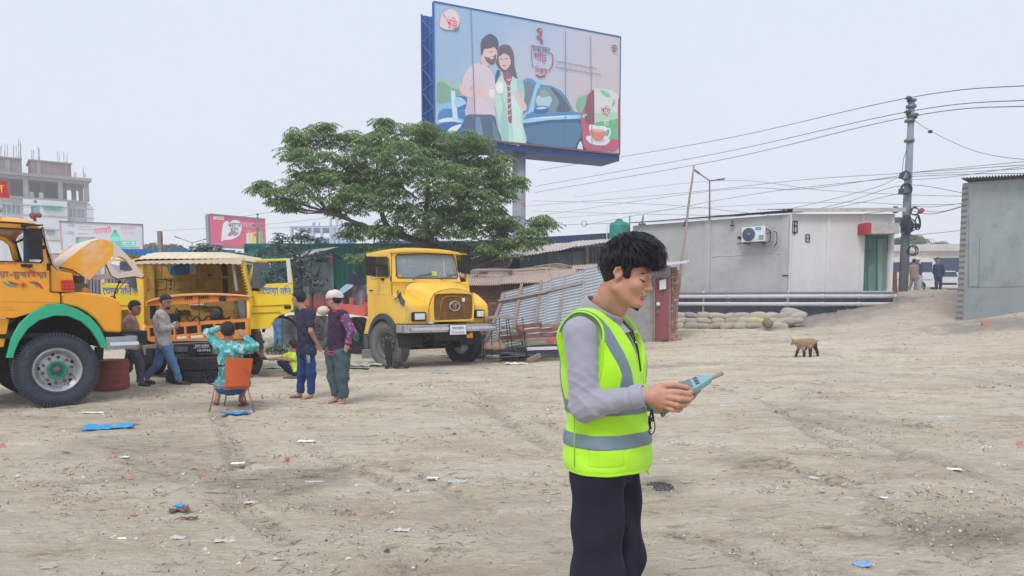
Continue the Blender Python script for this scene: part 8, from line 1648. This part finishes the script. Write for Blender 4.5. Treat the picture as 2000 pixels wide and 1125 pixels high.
 for pts in(((-.02,-.196,1.10),(-.02,-.197,1.0),(-.02,-.196,.90)),):m.tube([b(*p)for p in pts],.0018,4)
 m.tube([b(x,.02,z)for x,z in((.168,1.235),(.176,1.1),(.182,.98),(.186,.87))],.003,5);m.build('zip_seam',mat('lime_piping',rgb(1,1,1)),t,True)
 m=MB();P0=[b(.160,.03,.90),b(.185,.05,.842),b(.172,.095,.838),b(.15,.11,.88)];m.slab(P0,.006);m.build('hem_flap',lime,t,True,bevel=.002)
 m=MB();c0=at(1272,800,2.64)
 m.tube(bez([c0,at(1270,815,2.62),at(1277,822,2.62),at(1274,800,2.63)],6),.0028,5);m.tube(bez([at(1272,806,2.63),at(1279,830,2.62),at(1276,846,2.62),at(1268,846,2.62),at(1271,826,2.62),at(1275,812,2.63)],6),.0022,5);m.tube(bez([at(1269,812,2.62),at(1268,825,2.62),at(1271,838,2.62)],4),.0045,6);m.build('black_cord',black_m,t,True)
 m=MB();cw=at(1300,796,2.70);m.tube([cw+Vector((.0,.03*math.cos(a),.03*math.sin(a)))+Vector((.012*math.sin(a),0,0))for a in np.linspace(0,2*math.pi,20)],.006,6,False);m.build('bracelet',mat('olive_beads',rgb(110,130,96),.4,vary=.4,vscale=120),t,True);m=MB();m.box(at(1286,797,2.64),(.022,.006,.012),(0,.3,0));m.build('red_tag',mat('tag_red',rgb(220,70,40),.5),t,True)
 # trousers and shoes
 kr,ar,kl,al=b(.03,-.09,.49),b(-.02,-.10,.09),b(.055,.09,.49),b(.01,.11,.09)
 def trou(P):
  o,Q=torso(P,-.012)
  for hh,k_,a_ in((hr_,kr,ar),(hl_,kl,al)):o=smin(o,U(.05,cap(P,hh,k_,.104,.090),cap(P,k_,a_,.088,.080)),.018)
  X,Y,Z=P;return smax(smax(o,.075-Z,.008),Z-.95,.004)+.005*np.sin(30*(Z+.4*X)+2*np.sin(14*X+9*Y))+.0025*np.sin(55*(X+Y)+8*Z)
 sculpt('trousers',trou,(.1,2.45,.06),(.62,3.1,1.0),.007,nav,t)
 for a_ in(ar,al):sculpt('shoe',lambda P:smax(U(.03,cap(P,(a_.x,a_.y,.06),a_+bf*.16-Vector((0,0,.055)),.046,.042),cap(P,a_,a_-Vector((0,0,.04)),.045)),.004-P[2],.005),(a_.x-.1,a_.y-.2,-.01),(a_.x+.26,a_.y+.1,.16),.006,shoe_m,t)
 # face details
 dk=mat('lash_black',rgb(36,26,28),.6);lip=mat('lip_rose',rgb(176,104,98),.45)
 for s in(-1,1):
  m=MB();m.tube(bez([h(.0745,s*.050,-.006),h(.0865,s*.042,-.0115),h(.0915,s*.032,-.0125),h(.0885,s*.020,-.010)],5),[.0008]+[.0016]*13+[.0008]*2,5);m.build('eyelashes',dk,t,True)
  sculpt('eyebrow',lambda P:(lambda Q:smin(cap(Q,(.0900,s*.013,.0145),(.0905,s*.032,.0200),.0030,.0036),cap(Q,(.0905,s*.032,.0200),(.072,s*.056,.0150),.0036,.0012),.003)+.0012*np.sin(900*(Q[1]+Q[2])))(hloc(P)),[c-.12 for c in h(.085,s*.03,.015)],[c+.06 for c in h(.085,s*.03,.015)],.0018,hair_k,t)
 sculpt('lips',lambda P:(lambda Q:smax(U(.003,cap(Q,(.0905,-.019,-.0698),(.0980,0,-.0668),.0054),cap(Q,(.0905,.019,-.0698),(.0980,0,-.0668),.0054),cap(Q,(.0902,-.014,-.0788),(.0902,.014,-.0788),.0082)),-cap(Q,(.1032,-.02,-.0728),(.1032,.02,-.0728),.0014),.002))(hloc(P)),[c-.04 for c in h(.09,0,-.073)],[c+.04 for c in h(.09,0,-.073)],.0016,lip,t)
 rs=random.Random(8);m=MB()
 for k in range(520):
  if k<110:y,z=rs.uniform(-.024,.024),rs.uniform(-.0615,-.0565);x=.0985-abs(y)*.30;d=Vector((.0005,y*.15,-.0035))
  else:a=rs.uniform(-1,1);rr=rs.uniform(0,1);x=.086-.045*abs(a)**1.4-rr*.012;y=a*.048;z=-.112-.012*(1-rr)+.03*abs(a)**2;d=Vector((rs.uniform(-.002,.004),rs.uniform(-.003,.003),-.009))
  p=h(x,y,z);m.tube([p,p+H@(d*1.1)],[.0007,.0003],3,False)
 m.build('facial_hair',hair_k,t,True,kind='stuff');sculpt('beard',lambda P:(lambda Q:smax(cap(Q,(.074,0,-.112),(.050,0,-.104),.018,.024),-cap(Q,(.084,0,-.093),(.045,0,-.075),.024,.034),.004)+.0012*np.sin(500*Q[0])*np.sin(430*Q[1]))(hloc(P)),[c-.07 for c in h(.07,0,-.11)],[c+.07 for c in h(.07,0,-.11)],.0024,hair_k,t)
 # hair: sculpted mass and layered locks
 def hair(P,g=0):
  Q=hloc(P);o=U(.03,ell(Q,(-.008,0,.050),(.101+g,.088+g,.098+g)),ell(Q,(.058,-.01,.074),(.062+g,.070+g,.044+g)),ell(Q,(-.050,0,-.002),(.048+g,.064+g,.064+g)),ell(Q,(.025,-.02,.122),(.075+g,.055+g,.042+g)),ell(Q,(.075,.02,.105),(.035+g,.045+g,.035+g)))
  for s in(-1,1):o=smin(o,cap(Q,(.028,s*.074,.03),(.023,s*.075,-.010),.010+g,.003),.012)
  cut=smax(Q[0]-.012,Q[2]-.0-.028-.0*Q[0],.01)
  face=smax(-(Q[0]-.034),Q[2]-.040+.10*np.abs(Q[1])+.16*np.clip(Q[0]-.06,0,1),.012);o=smax(o,-face,.012)
  for s in(-1,1):o=smax(o,-ell(Q,(-.006,s*.092,-.006),(.027,.034,.038)),.008)
  o=smax(o,-smax(-(Q[0]+.012),Q[2]+.020,.01),.012);return smax(o,-(Q[2]+.078),.01),Q
 def hairt(P):
  o,Q=hair(P);w_=Q[0]*30+8*np.sin(Q[1]*20+Q[2]*9);return o+.0045*np.sin(24*(Q[1]+Q[0]*.5)+2*np.sin(17*Q[2]))+.0040*np.sin(46*(Q[1]*1.2+Q[2]*.7)+2.2*np.sin(Q[0]*26)+w_*.12)+.0024*np.sin(118*(Q[1]+Q[2]*.6-Q[0]*.25)+2*np.sin(Q[0]*34))+.0012*np.sin(260*(Q[1]+Q[2]*.7)-30*Q[0])
 sculpt('hair',hairt,[c-.17 for c in hc],[c+.21 for c in hc],.0030,hair_k,t)
 # locks laid along the surface
 pts=[];N_=5200;rs2=np.random.RandomState(4);D=rs2.normal(size=(N_,3));D/=np.linalg.norm(D,axis=1)[:,None];D[:,2]=np.abs(D[:,2])*1.1-.35
 cen=np.array([-.01,0,.045]);Q0=cen+D*.07;Hn=np.array(H);hcn=np.array(hc)
 def F(Qn):W_=Qn@Hn.T*HS+hcn;return hair([W_[:,0].astype(np.float32),W_[:,1].astype(np.float32),W_[:,2].astype(np.float32)])[0]
 q=cen+D*.06
 for _ in range(22):d=F(q);q=q+D*np.clip(-d+.0006,-.02,.02)[:,None]
 ok=np.abs(F(q))<.006;q=q[ok];Dk=D[ok];crown=np.array([-.045,.01,.15]);m=MB()
 tan=q-crown;tan[:,0]+=.05+.35*np.clip(q[:,0],0,1);tan+=rs2.normal(size=tan.shape)*.018;nrm=Dk;tan-=nrm*(tan*nrm).sum(1)[:,None];tan/=np.linalg.norm(tan,axis=1)[:,None]+1e-6
 for i in range(len(q)):
  p=q[i];tg=tan[i];n_=nrm[i];L_=rs.uniform(.03,.085)
  for _k in range(6):
   e_=p+tg*L_*.72;zm=.036 if e_[0]>.03 else-.072
   if e_[2]<zm or(e_[0]+.004)**2+(e_[2]+.004)**2<.0015 and abs(e_[1])>.05:L_*=.6
  if L_<.012 or(p[0]+.004)**2+(p[2]+.004)**2<.0012 and abs(p[1])>.05:continue
  cv=rs.uniform(-.3,.3)+.7*math.sin(p[0]*30+p[2]*18+1);sd=np.cross(tg,n_);loft=rs.uniform(.0,.006)+(.012 if rs.random()<.10 else 0)+.005*math.sin(p[1]*60+p[0]*25);ps=[]
  for k in range(5):f=k/4;ps.append(Vector(p+tg*L_*(f-.3)+sd*cv*L_*f*f*.5+n_*(loft*math.sin(f*2.6)-.010*f*f)))
  m.tube([h(*v)for v in ps],[.0004,.0013,.0015,.0011,.0002],3,False)
 for k in range(46):
  a=rs.uniform(-.05,.05);x=rs.uniform(-.02,.07);p=Vector((x,a,.155-abs(x)*.3));d=Vector((rs.uniform(.2,1),rs.uniform(-.5,.5),rs.uniform(.2,.9))).normalized()*rs.uniform(.02,.05);m.tube([h(*v)for v in(p,p+d*.5+Vector((0,0,.004)),p+d+Vector((.006,0,-.006)))],[.0010,.0007,.0002],3,False)
 for k in range(60):
  p=Vector((rs.uniform(.085,.112),rs.uniform(-.07,.06),rs.uniform(.055,.075)));m.tube([h(*v)for v in(p,p+Vector((.008,rs.uniform(-.01,.01),-.014)),p+Vector((.006,rs.uniform(-.014,.014),-.032)))],[.0014,.0011,.0003],3,False)
 m.build('hair_locks',mat('glossy_hair',rgb(15,15,26),.36,vary=.4,vscale=30,spec=.7),t,True,fix=False,kind='stuff')
 # handheld meter
 a0,a1,a2=at(1318,768,2.60),at(1392,737,2.585),at(1413,730,2.58);d=(a1-a0).normalized();L1=(a1-a0).length;q=thing('handheld_meter','pale teal handheld sound meter with a thin metal probe held in the man\'s hands','meter',a0);M_=axes(d,(-.15,-.45,.9));q.rotation_euler=M_.to_euler()
 tl=mat('meter_teal',rgb(134,178,182),.4,vary=.04);m=MB();m.prism([(-.03,-.029),(L1*.55,-.030),(L1*.95,-.012),(L1*.95,.012),(L1*.55,.030),(-.03,.029)],-.013,.013,'xy');m.build('meter_body',tl,q,bevel=.006,seg=3)
 m=MB();m.box((.03,0,.0135),(.075,.052,.003));m.build('screen',mat('meter_screen',rgb(96,130,140),.2,spec=.8),q,bevel=.002);m=MB()
 for k in range(3):m.box((.085,-.016+k*.016,.0135),(.014,.010,.004))
 m.build('meter_buttons',mat('button_grey',rgb(90,100,110),.5),q);m=MB();m.box((.02,0,-.015),(.1,.05,.008));m.build('battery_cover',mat('meter_grey',rgb(104,118,124),.5),q,bevel=.003)
 L2=(a2-a0).length;m=MB();m.tube([(L1*.93,0,0),(L1*.97,0,0),(L2,0,0)],[.010,.0075,.0070],16);m.build('probe',mat('probe_steel',rgb(170,166,160),.35,metal=.6),q)
hero()
# ================================================================ CLUTTER
def clutter():
 rs=random.Random(21)
 # plank pile in front of the leaning tin
 pls=[((1010,638),(1056,634),7,wood_r,'red painted board end on top of the plank pile'),((982,640),(1010,641),5,wood_m,'pale stub of timber at the upper left of the plank pile'),((1056,636),(1092,634),6,wood_m,'grey plank end at the upper right of the plank pile'),((1012,648),(1092,643),6,wood_r,'dark red plank second from the top of the pile'),
           ((978,650),(1026,650),6,wood_m,'short weathered plank in the left of the pile'),((978,660),(1092,652),6,wood_r,'long brown plank crossing the middle of the pile'),((980,666),(1092,659),6,wood_m,'long grey brown plank below the middle of the pile'),((1068,665),(1092,661),7,mat('bright_red_board',rgb(206,84,80),.6),'bright red board sticking out beside the man\'s elbow'),
           ((1020,670),(1092,667),8,wood_m,'thick grey plank low in the pile'),((1028,681),(1092,679),6,plaster_w,'pale whitish board near the bottom of the pile'),((948,689),(1092,687),7,mat('navy_beam',rgb(40,48,78),.6),'long navy metal beam lying at the foot of the plank pile')]
 for i,((u0,v0),(u1,v1),w_,mm,lb)in enumerate(pls):
  Y=17.9-.05*(v0-640)/10;a,b_=at(u0,v0,Y),at(u1,v1,Y+.1);m=MB();m.bar((a-(a+b_)/2),(b_-(a+b_)/2),.28,w_/FPX*Y);o=m.build('plank',mm,bevel=.005);o.location=(a+b_)/2;setp(o,lb,'plank','planks stacked before the leaning tin')
 a,b_=at(1012,640,17.6),at(1022,651,17.5);m=MB();m.bar(a,b_,.16,.1);o=m.build('timber_offcut',wood_r,bevel=.01);setp(o,'short slanting timber offcut jutting from the plank pile','timber')
 a,b_=at(1030,705,17.2),at(1054,694,17.5);m=MB();m.bar(a,b_,.1,.1);o=m.build('timber_offcut',wood_m,bevel=.01);setp(o,'pale squared timber lying on the ground right of the wire stand','timber')
 a=at(965,678,17.7);m=MB();m.sphere((0,0,0),.22,14,(1.5,1,.55));o=m.build('pink_sack',mat('pink_sack',rgb(214,172,160),.9,vary=.15,vscale=6,bump=.6,bscale=14));o.location=(a.x,a.y,a.z+.02);setp(o,'crumpled pinkish sack lying behind the wire stand','sack')
 # thin wire stand with board
 Y=17.0;b_=at(985,705,Y);t=thing('wire_stand','thin black wire stand topped by a pale board beside the yellow truck bumper','stand',(b_.x,b_.y,0));m=MB();m.slab([at(944,619,17.1),at(975,622.5,16.8),at(1021,620,17.0),at(985,615.5,17.5)],.02);m.build('board_top',wood_m,t,True)
 for(u,v,y)in((944,704,17.1),(977,709,16.8),(1029,705,17.0),(961,696,17.5),(994,696,17.6),(1003,697,17.4)):m=MB();u0={944:946,977:975.5,1029:1020.5,961:960,994:988.5,1003:992}[u];m.tube([at(u0,620,y),at(u,v,y)],.009,5);m.build('leg',black_m,t,True)
 m=MB()
 for q in(((945,695,17.1),(977,698,16.8)),((977,698,16.8),(1028,694,17.0)),((946,686,17.4),(1028,691,17.1)),((946,695,17.1),(961,690,17.5)),((961,690,17.5),(1028,694,17.0))):m.tube([at(*q[0]),at(*q[1])],.008,5)
 m.build('brace_wire',steel_m,t,True)
 # jack at the front wheel
 b_=ground(772,722);t=thing('trolley_jack','black trolley jack with small wheels standing under the yellow truck front hub','jack',(b_.x,b_.y-.35,0));q=lambda a,c,y=16.05:at(690+a*.231,470+c*.231,y)
 m=MB();m.bar(q(275,1082),q(465,1072),.05,.04);m.build('base_bar',grease,t,True)
 for a,c in((286,1080),(366,1062),(452,1068)):m=MB();p=q(a,c);m.cyl(p-Vector((.045,0,0)),p+Vector((.045,0,0)),.055,14);m.build('caster',tyre_k,t,True)
 for A_ in(((345,940),(345,1065)),((325,1070),(348,1040)),((380,930),(415,1070)),((345,940),(382,932))):m=MB();m.tube([q(*A_[0]),q(*A_[1])],.016,6);m.build('jack_strut',grease,t,True)
 m=MB();m.slab([q(270,830,16.2),q(312,835,16.2),q(332,950,16.15),q(322,1062,16.1),q(288,1062,16.1),q(262,930,16.15)],.05);m.build('jack_column',under,t,True,bevel=.01)
 # red oil drum, tarpaulin heap, wooden block, boards near the kid
 b_=at(204,742,12.2);t=thing('red_drum','dull red ribbed steel drum standing behind the orange truck wheel','drum',(b_.x,12.4,0));m=MB();prof=[(0,0),(.28,0)]
 for k in range(4):prof+=[(.28,.05+k*.11),(.292,.08+k*.11),(.28,.11+k*.11)]
 prof+=[(.28,.5),(.27,.51),(0,.50)];m.lathe(prof,(0,0,0),'z',26);m.build('shell',mat('drum_red',rgb(150,76,70),.7,vary=.15,dirt=(rgb(110,60,56),4,.55,.6)),t)
 b_=at(690,610,21.8);tp=mat('grey_tarpaulin',rgb(112,112,122),.8,vary=.2,vscale=3,bump=.5,bscale=6);t=thing('tarpaulin_heap','dark grey tarpaulin draped in a peak behind the red chassis rails','tarpaulin',(b_.x,b_.y,0))
 def tarp(a,c):u=lerp(lerp(664,740,a),lerp(690,728,a),c);v=lerp(604,lerp(528,572,a)if a<.9 else 574,c);P=at(u,v,21.8+.35*math.sin(a*9)*(1-c));return P
 m=MB();m.grid(tarp,30,12);m.build('sheet',tp,t,True);m=MB();m.slab([at(680,548,21.6),at(684,528,21.6),at(712,549,21.6),at(713,557,21.6),at(690,556,21.6)],.02);m.build('dark_fold',mat('navy_fold',rgb(38,42,66),.7),t,True)
 m=MB();m.slab([at(664,565,21.4),at(676,555,21.4),at(690,556,21.4),at(688,561,21.4),at(668,575,21.4)],.02);o=m.build('pale_blue_cloth',mat('pale_blue_cloth',rgb(176,200,222),.8));setp(o,'pale blue plastic sheet lying over the edge of the tarpaulin','plastic sheet')
 b_=at(725,695,18.9);m=MB();m.box((0,0,.12),(.35,.3,.24));o=m.build('concrete_block',plinth_top,bevel=.01);o.location=(b_.x-.1,19.2,0);setp(o,'grey concrete block on the ground left of the truck\'s front wheel','block')
 for(u,v,w_,d_,h_,rz,mm,nm,lb,ct)in((540,735,.7,.25,.10,.2,wood_m,'board','weathered board propped on the ground beside the squatting child','board'),(575,741,.35,.22,.05,-.3,grease,'metal_scrap','flat dark metal scrap by the squatting child','scrap'),(690,722,.75,.06,.04,-.35,under,'iron_bar','dark iron bar lying left of the trolley jack','bar'),(1622,1028,.135,.07,.010,-.05,wood_m,'wood_piece','flat brown wood strip lying in the right foreground','wood strip')):
  p=ground(u,v);m=MB();m.box((0,0,h_/2),(w_,d_,h_));o=m.build(nm,mm,bevel=.004);o.location=p;o.rotation_euler.z=rz;setp(o,lb,ct)
 # crumpled sheets: papers, plastic
 def scrap(u,v,w_,d_,mm,nm,lb,ct,rz=0,cr=.25,grp=None,seed=0,up=.0):
  p=ground(u,v);r2=random.Random(seed+int(u));off=Vector((r2.uniform(0,50),r2.uniform(0,50),0));m=MB()
  def f(a,c):
   x,y=(a-.5)*w_,(c-.5)*d_;q=Vector((x,y,0));e=1+.22*mnoise.noise(Vector((a*2,c*2,0))+off);z=.004+.5*cr*d_*abs(mnoise.noise(q*(3/max(w_,d_))+off))+.3*cr*d_*abs(mnoise.noise(q*(8/max(w_,d_))+off))+up*abs(a-.5)*d_;return Vector((x*e,y*e,z))
  m.grid(f,12,9,False);m.grid(lambda a,c:f(a,c)-Vector((0,0,.0015)),12,9,False);o=m.build(nm,mm);o.location=p+Vector((0,0,.006));o.rotation_euler.z=rz;setp(o,lb,ct,grp)
 wp=mat('litter_paper',rgb(240,238,236),.85,vary=.06,dirt=(rgb(190,186,184),20,.6,.5));wp2=mat('litter_newsprint',rgb(206,200,196),.85,vary=.08,dirt=(rgb(130,126,130),60,.56,.7));blu=mat('bright_blue_plastic',rgb(40,160,226),.35,vary=.08);pblu=mat('pale_blue_paper',rgb(178,200,224),.7);card=mat('litter_card',rgb(186,168,150),.9,vary=.1);brk=brick_ms[0];grn=mat('green_scrap',rgb(50,150,110),.6);clr=mat('clear_plastic',rgb(214,218,220),.3,alpha=.75);brn=mat('burnt_brown',rgb(124,100,90),.9)
 S=[(213,838,.52,.30,blu,'plastic_folder','crumpled bright blue plastic folder on the ground below the orange truck','plastic',.25,.25,.15),(458,811,.36,.24,blu,'plastic_folder','bright blue folder with white edge lying below the orange chair','plastic',.2,.3,.12),(350,992,.05,.04,blu,'plastic_scrap','small blue scrap beside brown rags in the left foreground','scrap',0,.6,0),
         (72,1070,.11,.10,wp2,'newspaper_sheet','printed newspaper square at the lower left corner','paper',.5,.05,0),(245,1053,.13,.06,wp,'paper_scrap','torn white paper strip in the lower left foreground','paper',.1,.3,0),(348,1055,.07,.04,wp2,'paper_scrap','small torn paper left of the larger crumpled sheet','paper',-.3,.3,0),(444,1060,.11,.06,wp2,'paper_scrap','crumpled newsprint near the bottom left of centre','paper',.2,.4,0),
         (768,880,.18,.10,wp,'paper_scrap','white card lying alone in the middle ground before the chassis','paper',.1,.15,0),(845,937,.07,.04,wp,'paper_scrap','small white slip left of the large clear plastic','paper',0,.2,0),(893,943,.12,.06,clr,'plastic_scrap','clear crumpled plastic on the ground left of the man\'s vest','plastic',0,.3,0),(614,944,.15,.05,wp2,'card_strip','long pale card strip by the dark stain','card',.05,.1,0),(245,895,.05,.05,wp,'paper_scrap','white paper chip beside the reddish brick bit','paper',0,.3,0),
         (1590,936,.06,.06,wp2,'paper_slip','white printed paper slip in the right foreground','paper',.5,.1,0),(1846,817,.20,.16,pblu,'paper_scrap','pale blue scrap lying in the right middle ground','paper',.1,.2,0),(1415,794,.16,.12,pblu,'paper_scrap','pale bluish scrap on the ground right of the meter','paper',0,.2,0),(1862,919,.10,.06,wp,'paper_scrap','white scrap left of the clear plastic at the right edge','paper',-.1,.2,0),(1960,912,.15,.12,clr,'plastic_scrap','clear plastic film near the right edge','plastic',0,.4,0),
         (1683,1107,.075,.07,mat('blue_white_packet',rgb(130,170,214),.5,vary=.2,vscale=20),'drink_packet','crushed blue and white packet at the bottom right','packet',-.5,.5,0),(1312,902,.12,.10,wp2,'paper_scrap','greyish flattened paper right of the vest hem','paper',0,.3,0),(1385,948,.13,.06,card,'card_scrap','charred card lying beyond the ash pile','card',-.1,.3,0),(1340,944,.06,.05,card,'card_scrap','small tan card piece touching the ash pile','card',.2,.3,0),(1424,972,.045,.04,wp,'paper_disc','small white round lid below the charred card','lid',0,.1,0),(1456,934,.04,.03,wp,'paper_disc','small white oval scrap above the paper lid','scrap',0,.1,0),
         (1447,824,.10,.06,grn,'green_scrap','little dark green scrap beyond the man\'s hands','scrap',0,.3,0),(833,795,.12,.08,grn,'green_scrap','little green scrap on the ground below the truck','scrap',0,.3,0),(862,731,.38,.2,mat('teal_plastic',rgb(90,170,196),.5),'plastic_scrap','flat teal plastic piece in front of the truck bumper','plastic',0,.3,0),(1543,1020,0.01,0.01,wp,'x','','',0,0,0),(182,808,.30,.14,wp,'paper_scrap','white paper near the big truck wheel','paper',0,.15,0),(85,828,.22,.14,wp2,'paper_scrap','dull paper left of the blue folder','paper',0,.15,0),(600,864,.20,.10,wp,'paper_scrap','white paper scrap below the two standing men','paper',0,.15,0),(465,907,.09,.05,wp,'paper_scrap','small white scrap above the dark stain','paper',.2,.2,0),(490,985,.07,.04,wp2,'paper_scrap','small pale scrap below the dark stain','paper',0,.3,0),(350,1000,.09,.07,brn,'rag','brown dried rag in the left foreground','rag',.4,.8,0),(372,1016,.07,.03,brn,'rag','reddish brown shred below the dried rag','rag',.1,.8,0),(1543+190,976,.08,.04,wp,'paper_scrap','white shred right of the printed slip','paper',0,.3,0),(655,833,.16,.08,wp2,'paper_scrap','faint paper right of the cap man\'s sandals','paper',0,.2,0),(97,1113,.05,.04,card,'card_scrap','small tan flake at the very bottom left','card',0,.3,0),(785,1040,.08,.05,wp2,'paper_scrap','dull crumpled paper in the centre foreground','paper',0,.4,0),(540,720,.5,.3,wp2,'plastic_sheet','pale plastic sheet by the trolley jack side','plastic',0,.3,0),(1010,713,.5,.3,wp,'plastic_scrap','whitish plastic on the ground before the wire stand','plastic',0,.4,0),(715,716,.8,.5,clr,'plastic_sheet','crumpled clear sheet on the ground by the iron bar','plastic',0,.4,0)]
 for k,s in enumerate(S):
  if s[2]<.02:continue
  if s[1]>890 and s[2]<.14:s=s[:2]+(s[2]*1.35,s[3]*1.35)+s[4:]
  scrap(s[0],s[1],s[2],s[3],s[4],s[5],s[6],s[7],s[8],s[9],None,k,s[10])
 ch=MB();ch.box((0,0,0),(1,.7,.5));
 ch.v=[(x*(1+.2*math.sin(i*2.3)),y*(1+.25*math.cos(i*1.7)),z*(1+.2*math.sin(i)))for i,(x,y,z)in enumerate(ch.v)];cm=ch.mesh('brick_chip');cm.materials.append(mat('brick_chip',rgb(186,132,116),.9,vary=.2,vscale=3))
 for k,(u,v,s_)in enumerate(((220,897,.05),(263,1011,.045),(420,1036,.04),(688,1012,.045),(252,938,.05),(395,934,.05),(403,989,.03),(355,1018,.03),(1912+80,873,.08),(5,877,.07),(1645,968,.03),(1600,770,.06),(560,902,.05),(1925,640,.25),(1690,1010,.035),(90,1020,.03))):
  p=ground(u,v);o=bpy.data.objects.new('brick_chip',cm);COL.objects.link(o);o.location=p+Vector((0,0,s_*.18));o.scale=(s_,s_,s_*.8);o.rotation_euler=(.2,.1*k,k*1.3);setp(o,'small reddish brick chip lying on the trodden earth','brick chip','brick chips on the ground')
 # ash pile
 p=ground(1290,955);m=MB()
 for k in range(260):
  a=rs.uniform(0,6.28);r=rs.random()**.6;q=Vector((p.x+math.cos(a)*r*.11-.01,p.y+math.sin(a)*r*.14,0));q.z=gz(q.x,q.y)+.012+.02*(1-r);m.slab([q,q+Vector((rs.uniform(.005,.02),rs.uniform(-.01,.01),rs.uniform(-.008,.012))),q+Vector((rs.uniform(0,.01),rs.uniform(.006,.02),rs.uniform(-.004,.012)))],.002)
 o=m.build('ash_pile',mat('ash',rgb(84,82,88),.95,vary=.5,vscale=60),kind='stuff')
 # twigs, straw, clods and grit: too many to count
 mats=[mat('twig',rgb(126,108,90),.95,vary=.2,vscale=2),mat('clod',rgb(168,154,138),.95,vary=.2,vscale=5),mat('pale_crumb',rgb(216,208,196),.9,vary=.1,vscale=5),mat('dark_crumb',rgb(112,98,86),.95,vary=.2,vscale=5)]
 m=MB();n_=0
 while n_<22000:
  u=rs.uniform(-40,2040);v=1125-(1125-640)*rs.random()**.75 if rs.random()<.8 else rs.uniform(640,800);d=ray(u,v);tt=-1.5/d.z;x,y=d.x*tt,d.y*tt
  if mnoise.noise(Vector((x*1.1,y*1.1,3)))<rs.uniform(-.45,.35):n_+=.3;continue
  z=gz(x,y)+.006;k=rs.random();a=rs.uniform(0,math.pi);sc=(.55+y*.11)
  if k<.22:L_=(.008+.045*rs.random()**2)*sc;m.cm=0 if rs.random()<.7 else 3;q=Vector((math.cos(a)*L_,math.sin(a)*L_,rs.uniform(-.003,.006)));p0=Vector((x,y,z));w_=Vector((-math.sin(a),math.cos(a),0))*rs.uniform(.0018,.0040)*sc;m.add([p0-q-w_,p0+q-w_*.4,p0+q+w_*.4,p0-q+w_,p0+Vector((0,0,.004*sc))],[(0,1,4),(1,2,4),(2,3,4),(3,0,4)],False)
  else:r=rs.uniform(.003,.010)*sc*(1.9 if rs.random()<.06 else 1);m.cm=1 if k<.66 else(2 if k<.84 else 3);p0=Vector((x,y,z));P=[p0+Vector((math.cos(a+j*1.571)*r*rs.uniform(.6,1.4),math.sin(a+j*1.571)*r*rs.uniform(.6,1.2),-.004))for j in range(4)]+[p0+Vector((rs.uniform(-.3,.3)*r,0,r*rs.uniform(.4,.9)))];m.add(P,[(0,1,4),(1,2,4),(2,3,4),(3,0,4)],False)
  n_+=1
 m.build('ground_litter',mats,fix=False,kind='stuff')
clutter()
# ================================================================ HAZE
def build_haze():
 m=bpy.data.materials.new('haze_air');m.use_nodes=True;n=m.node_tree;n.nodes.remove(n.nodes['Principled BSDF'])
 v=n.nodes.new('ShaderNodeVolumePrincipled');v.inputs['Color'].default_value=(.97,.985,1,1);v.inputs['Density'].default_value=.0020;v.inputs['Anisotropy'].default_value=0
 n.links.new(v.outputs[0],n.nodes['Material Output'].inputs['Volume']);b=MB();b.box((0,170,11.5),(840,500,27));o=b.build('haze',m,kind='stuff');o.display_type='WIRE'
build_haze()
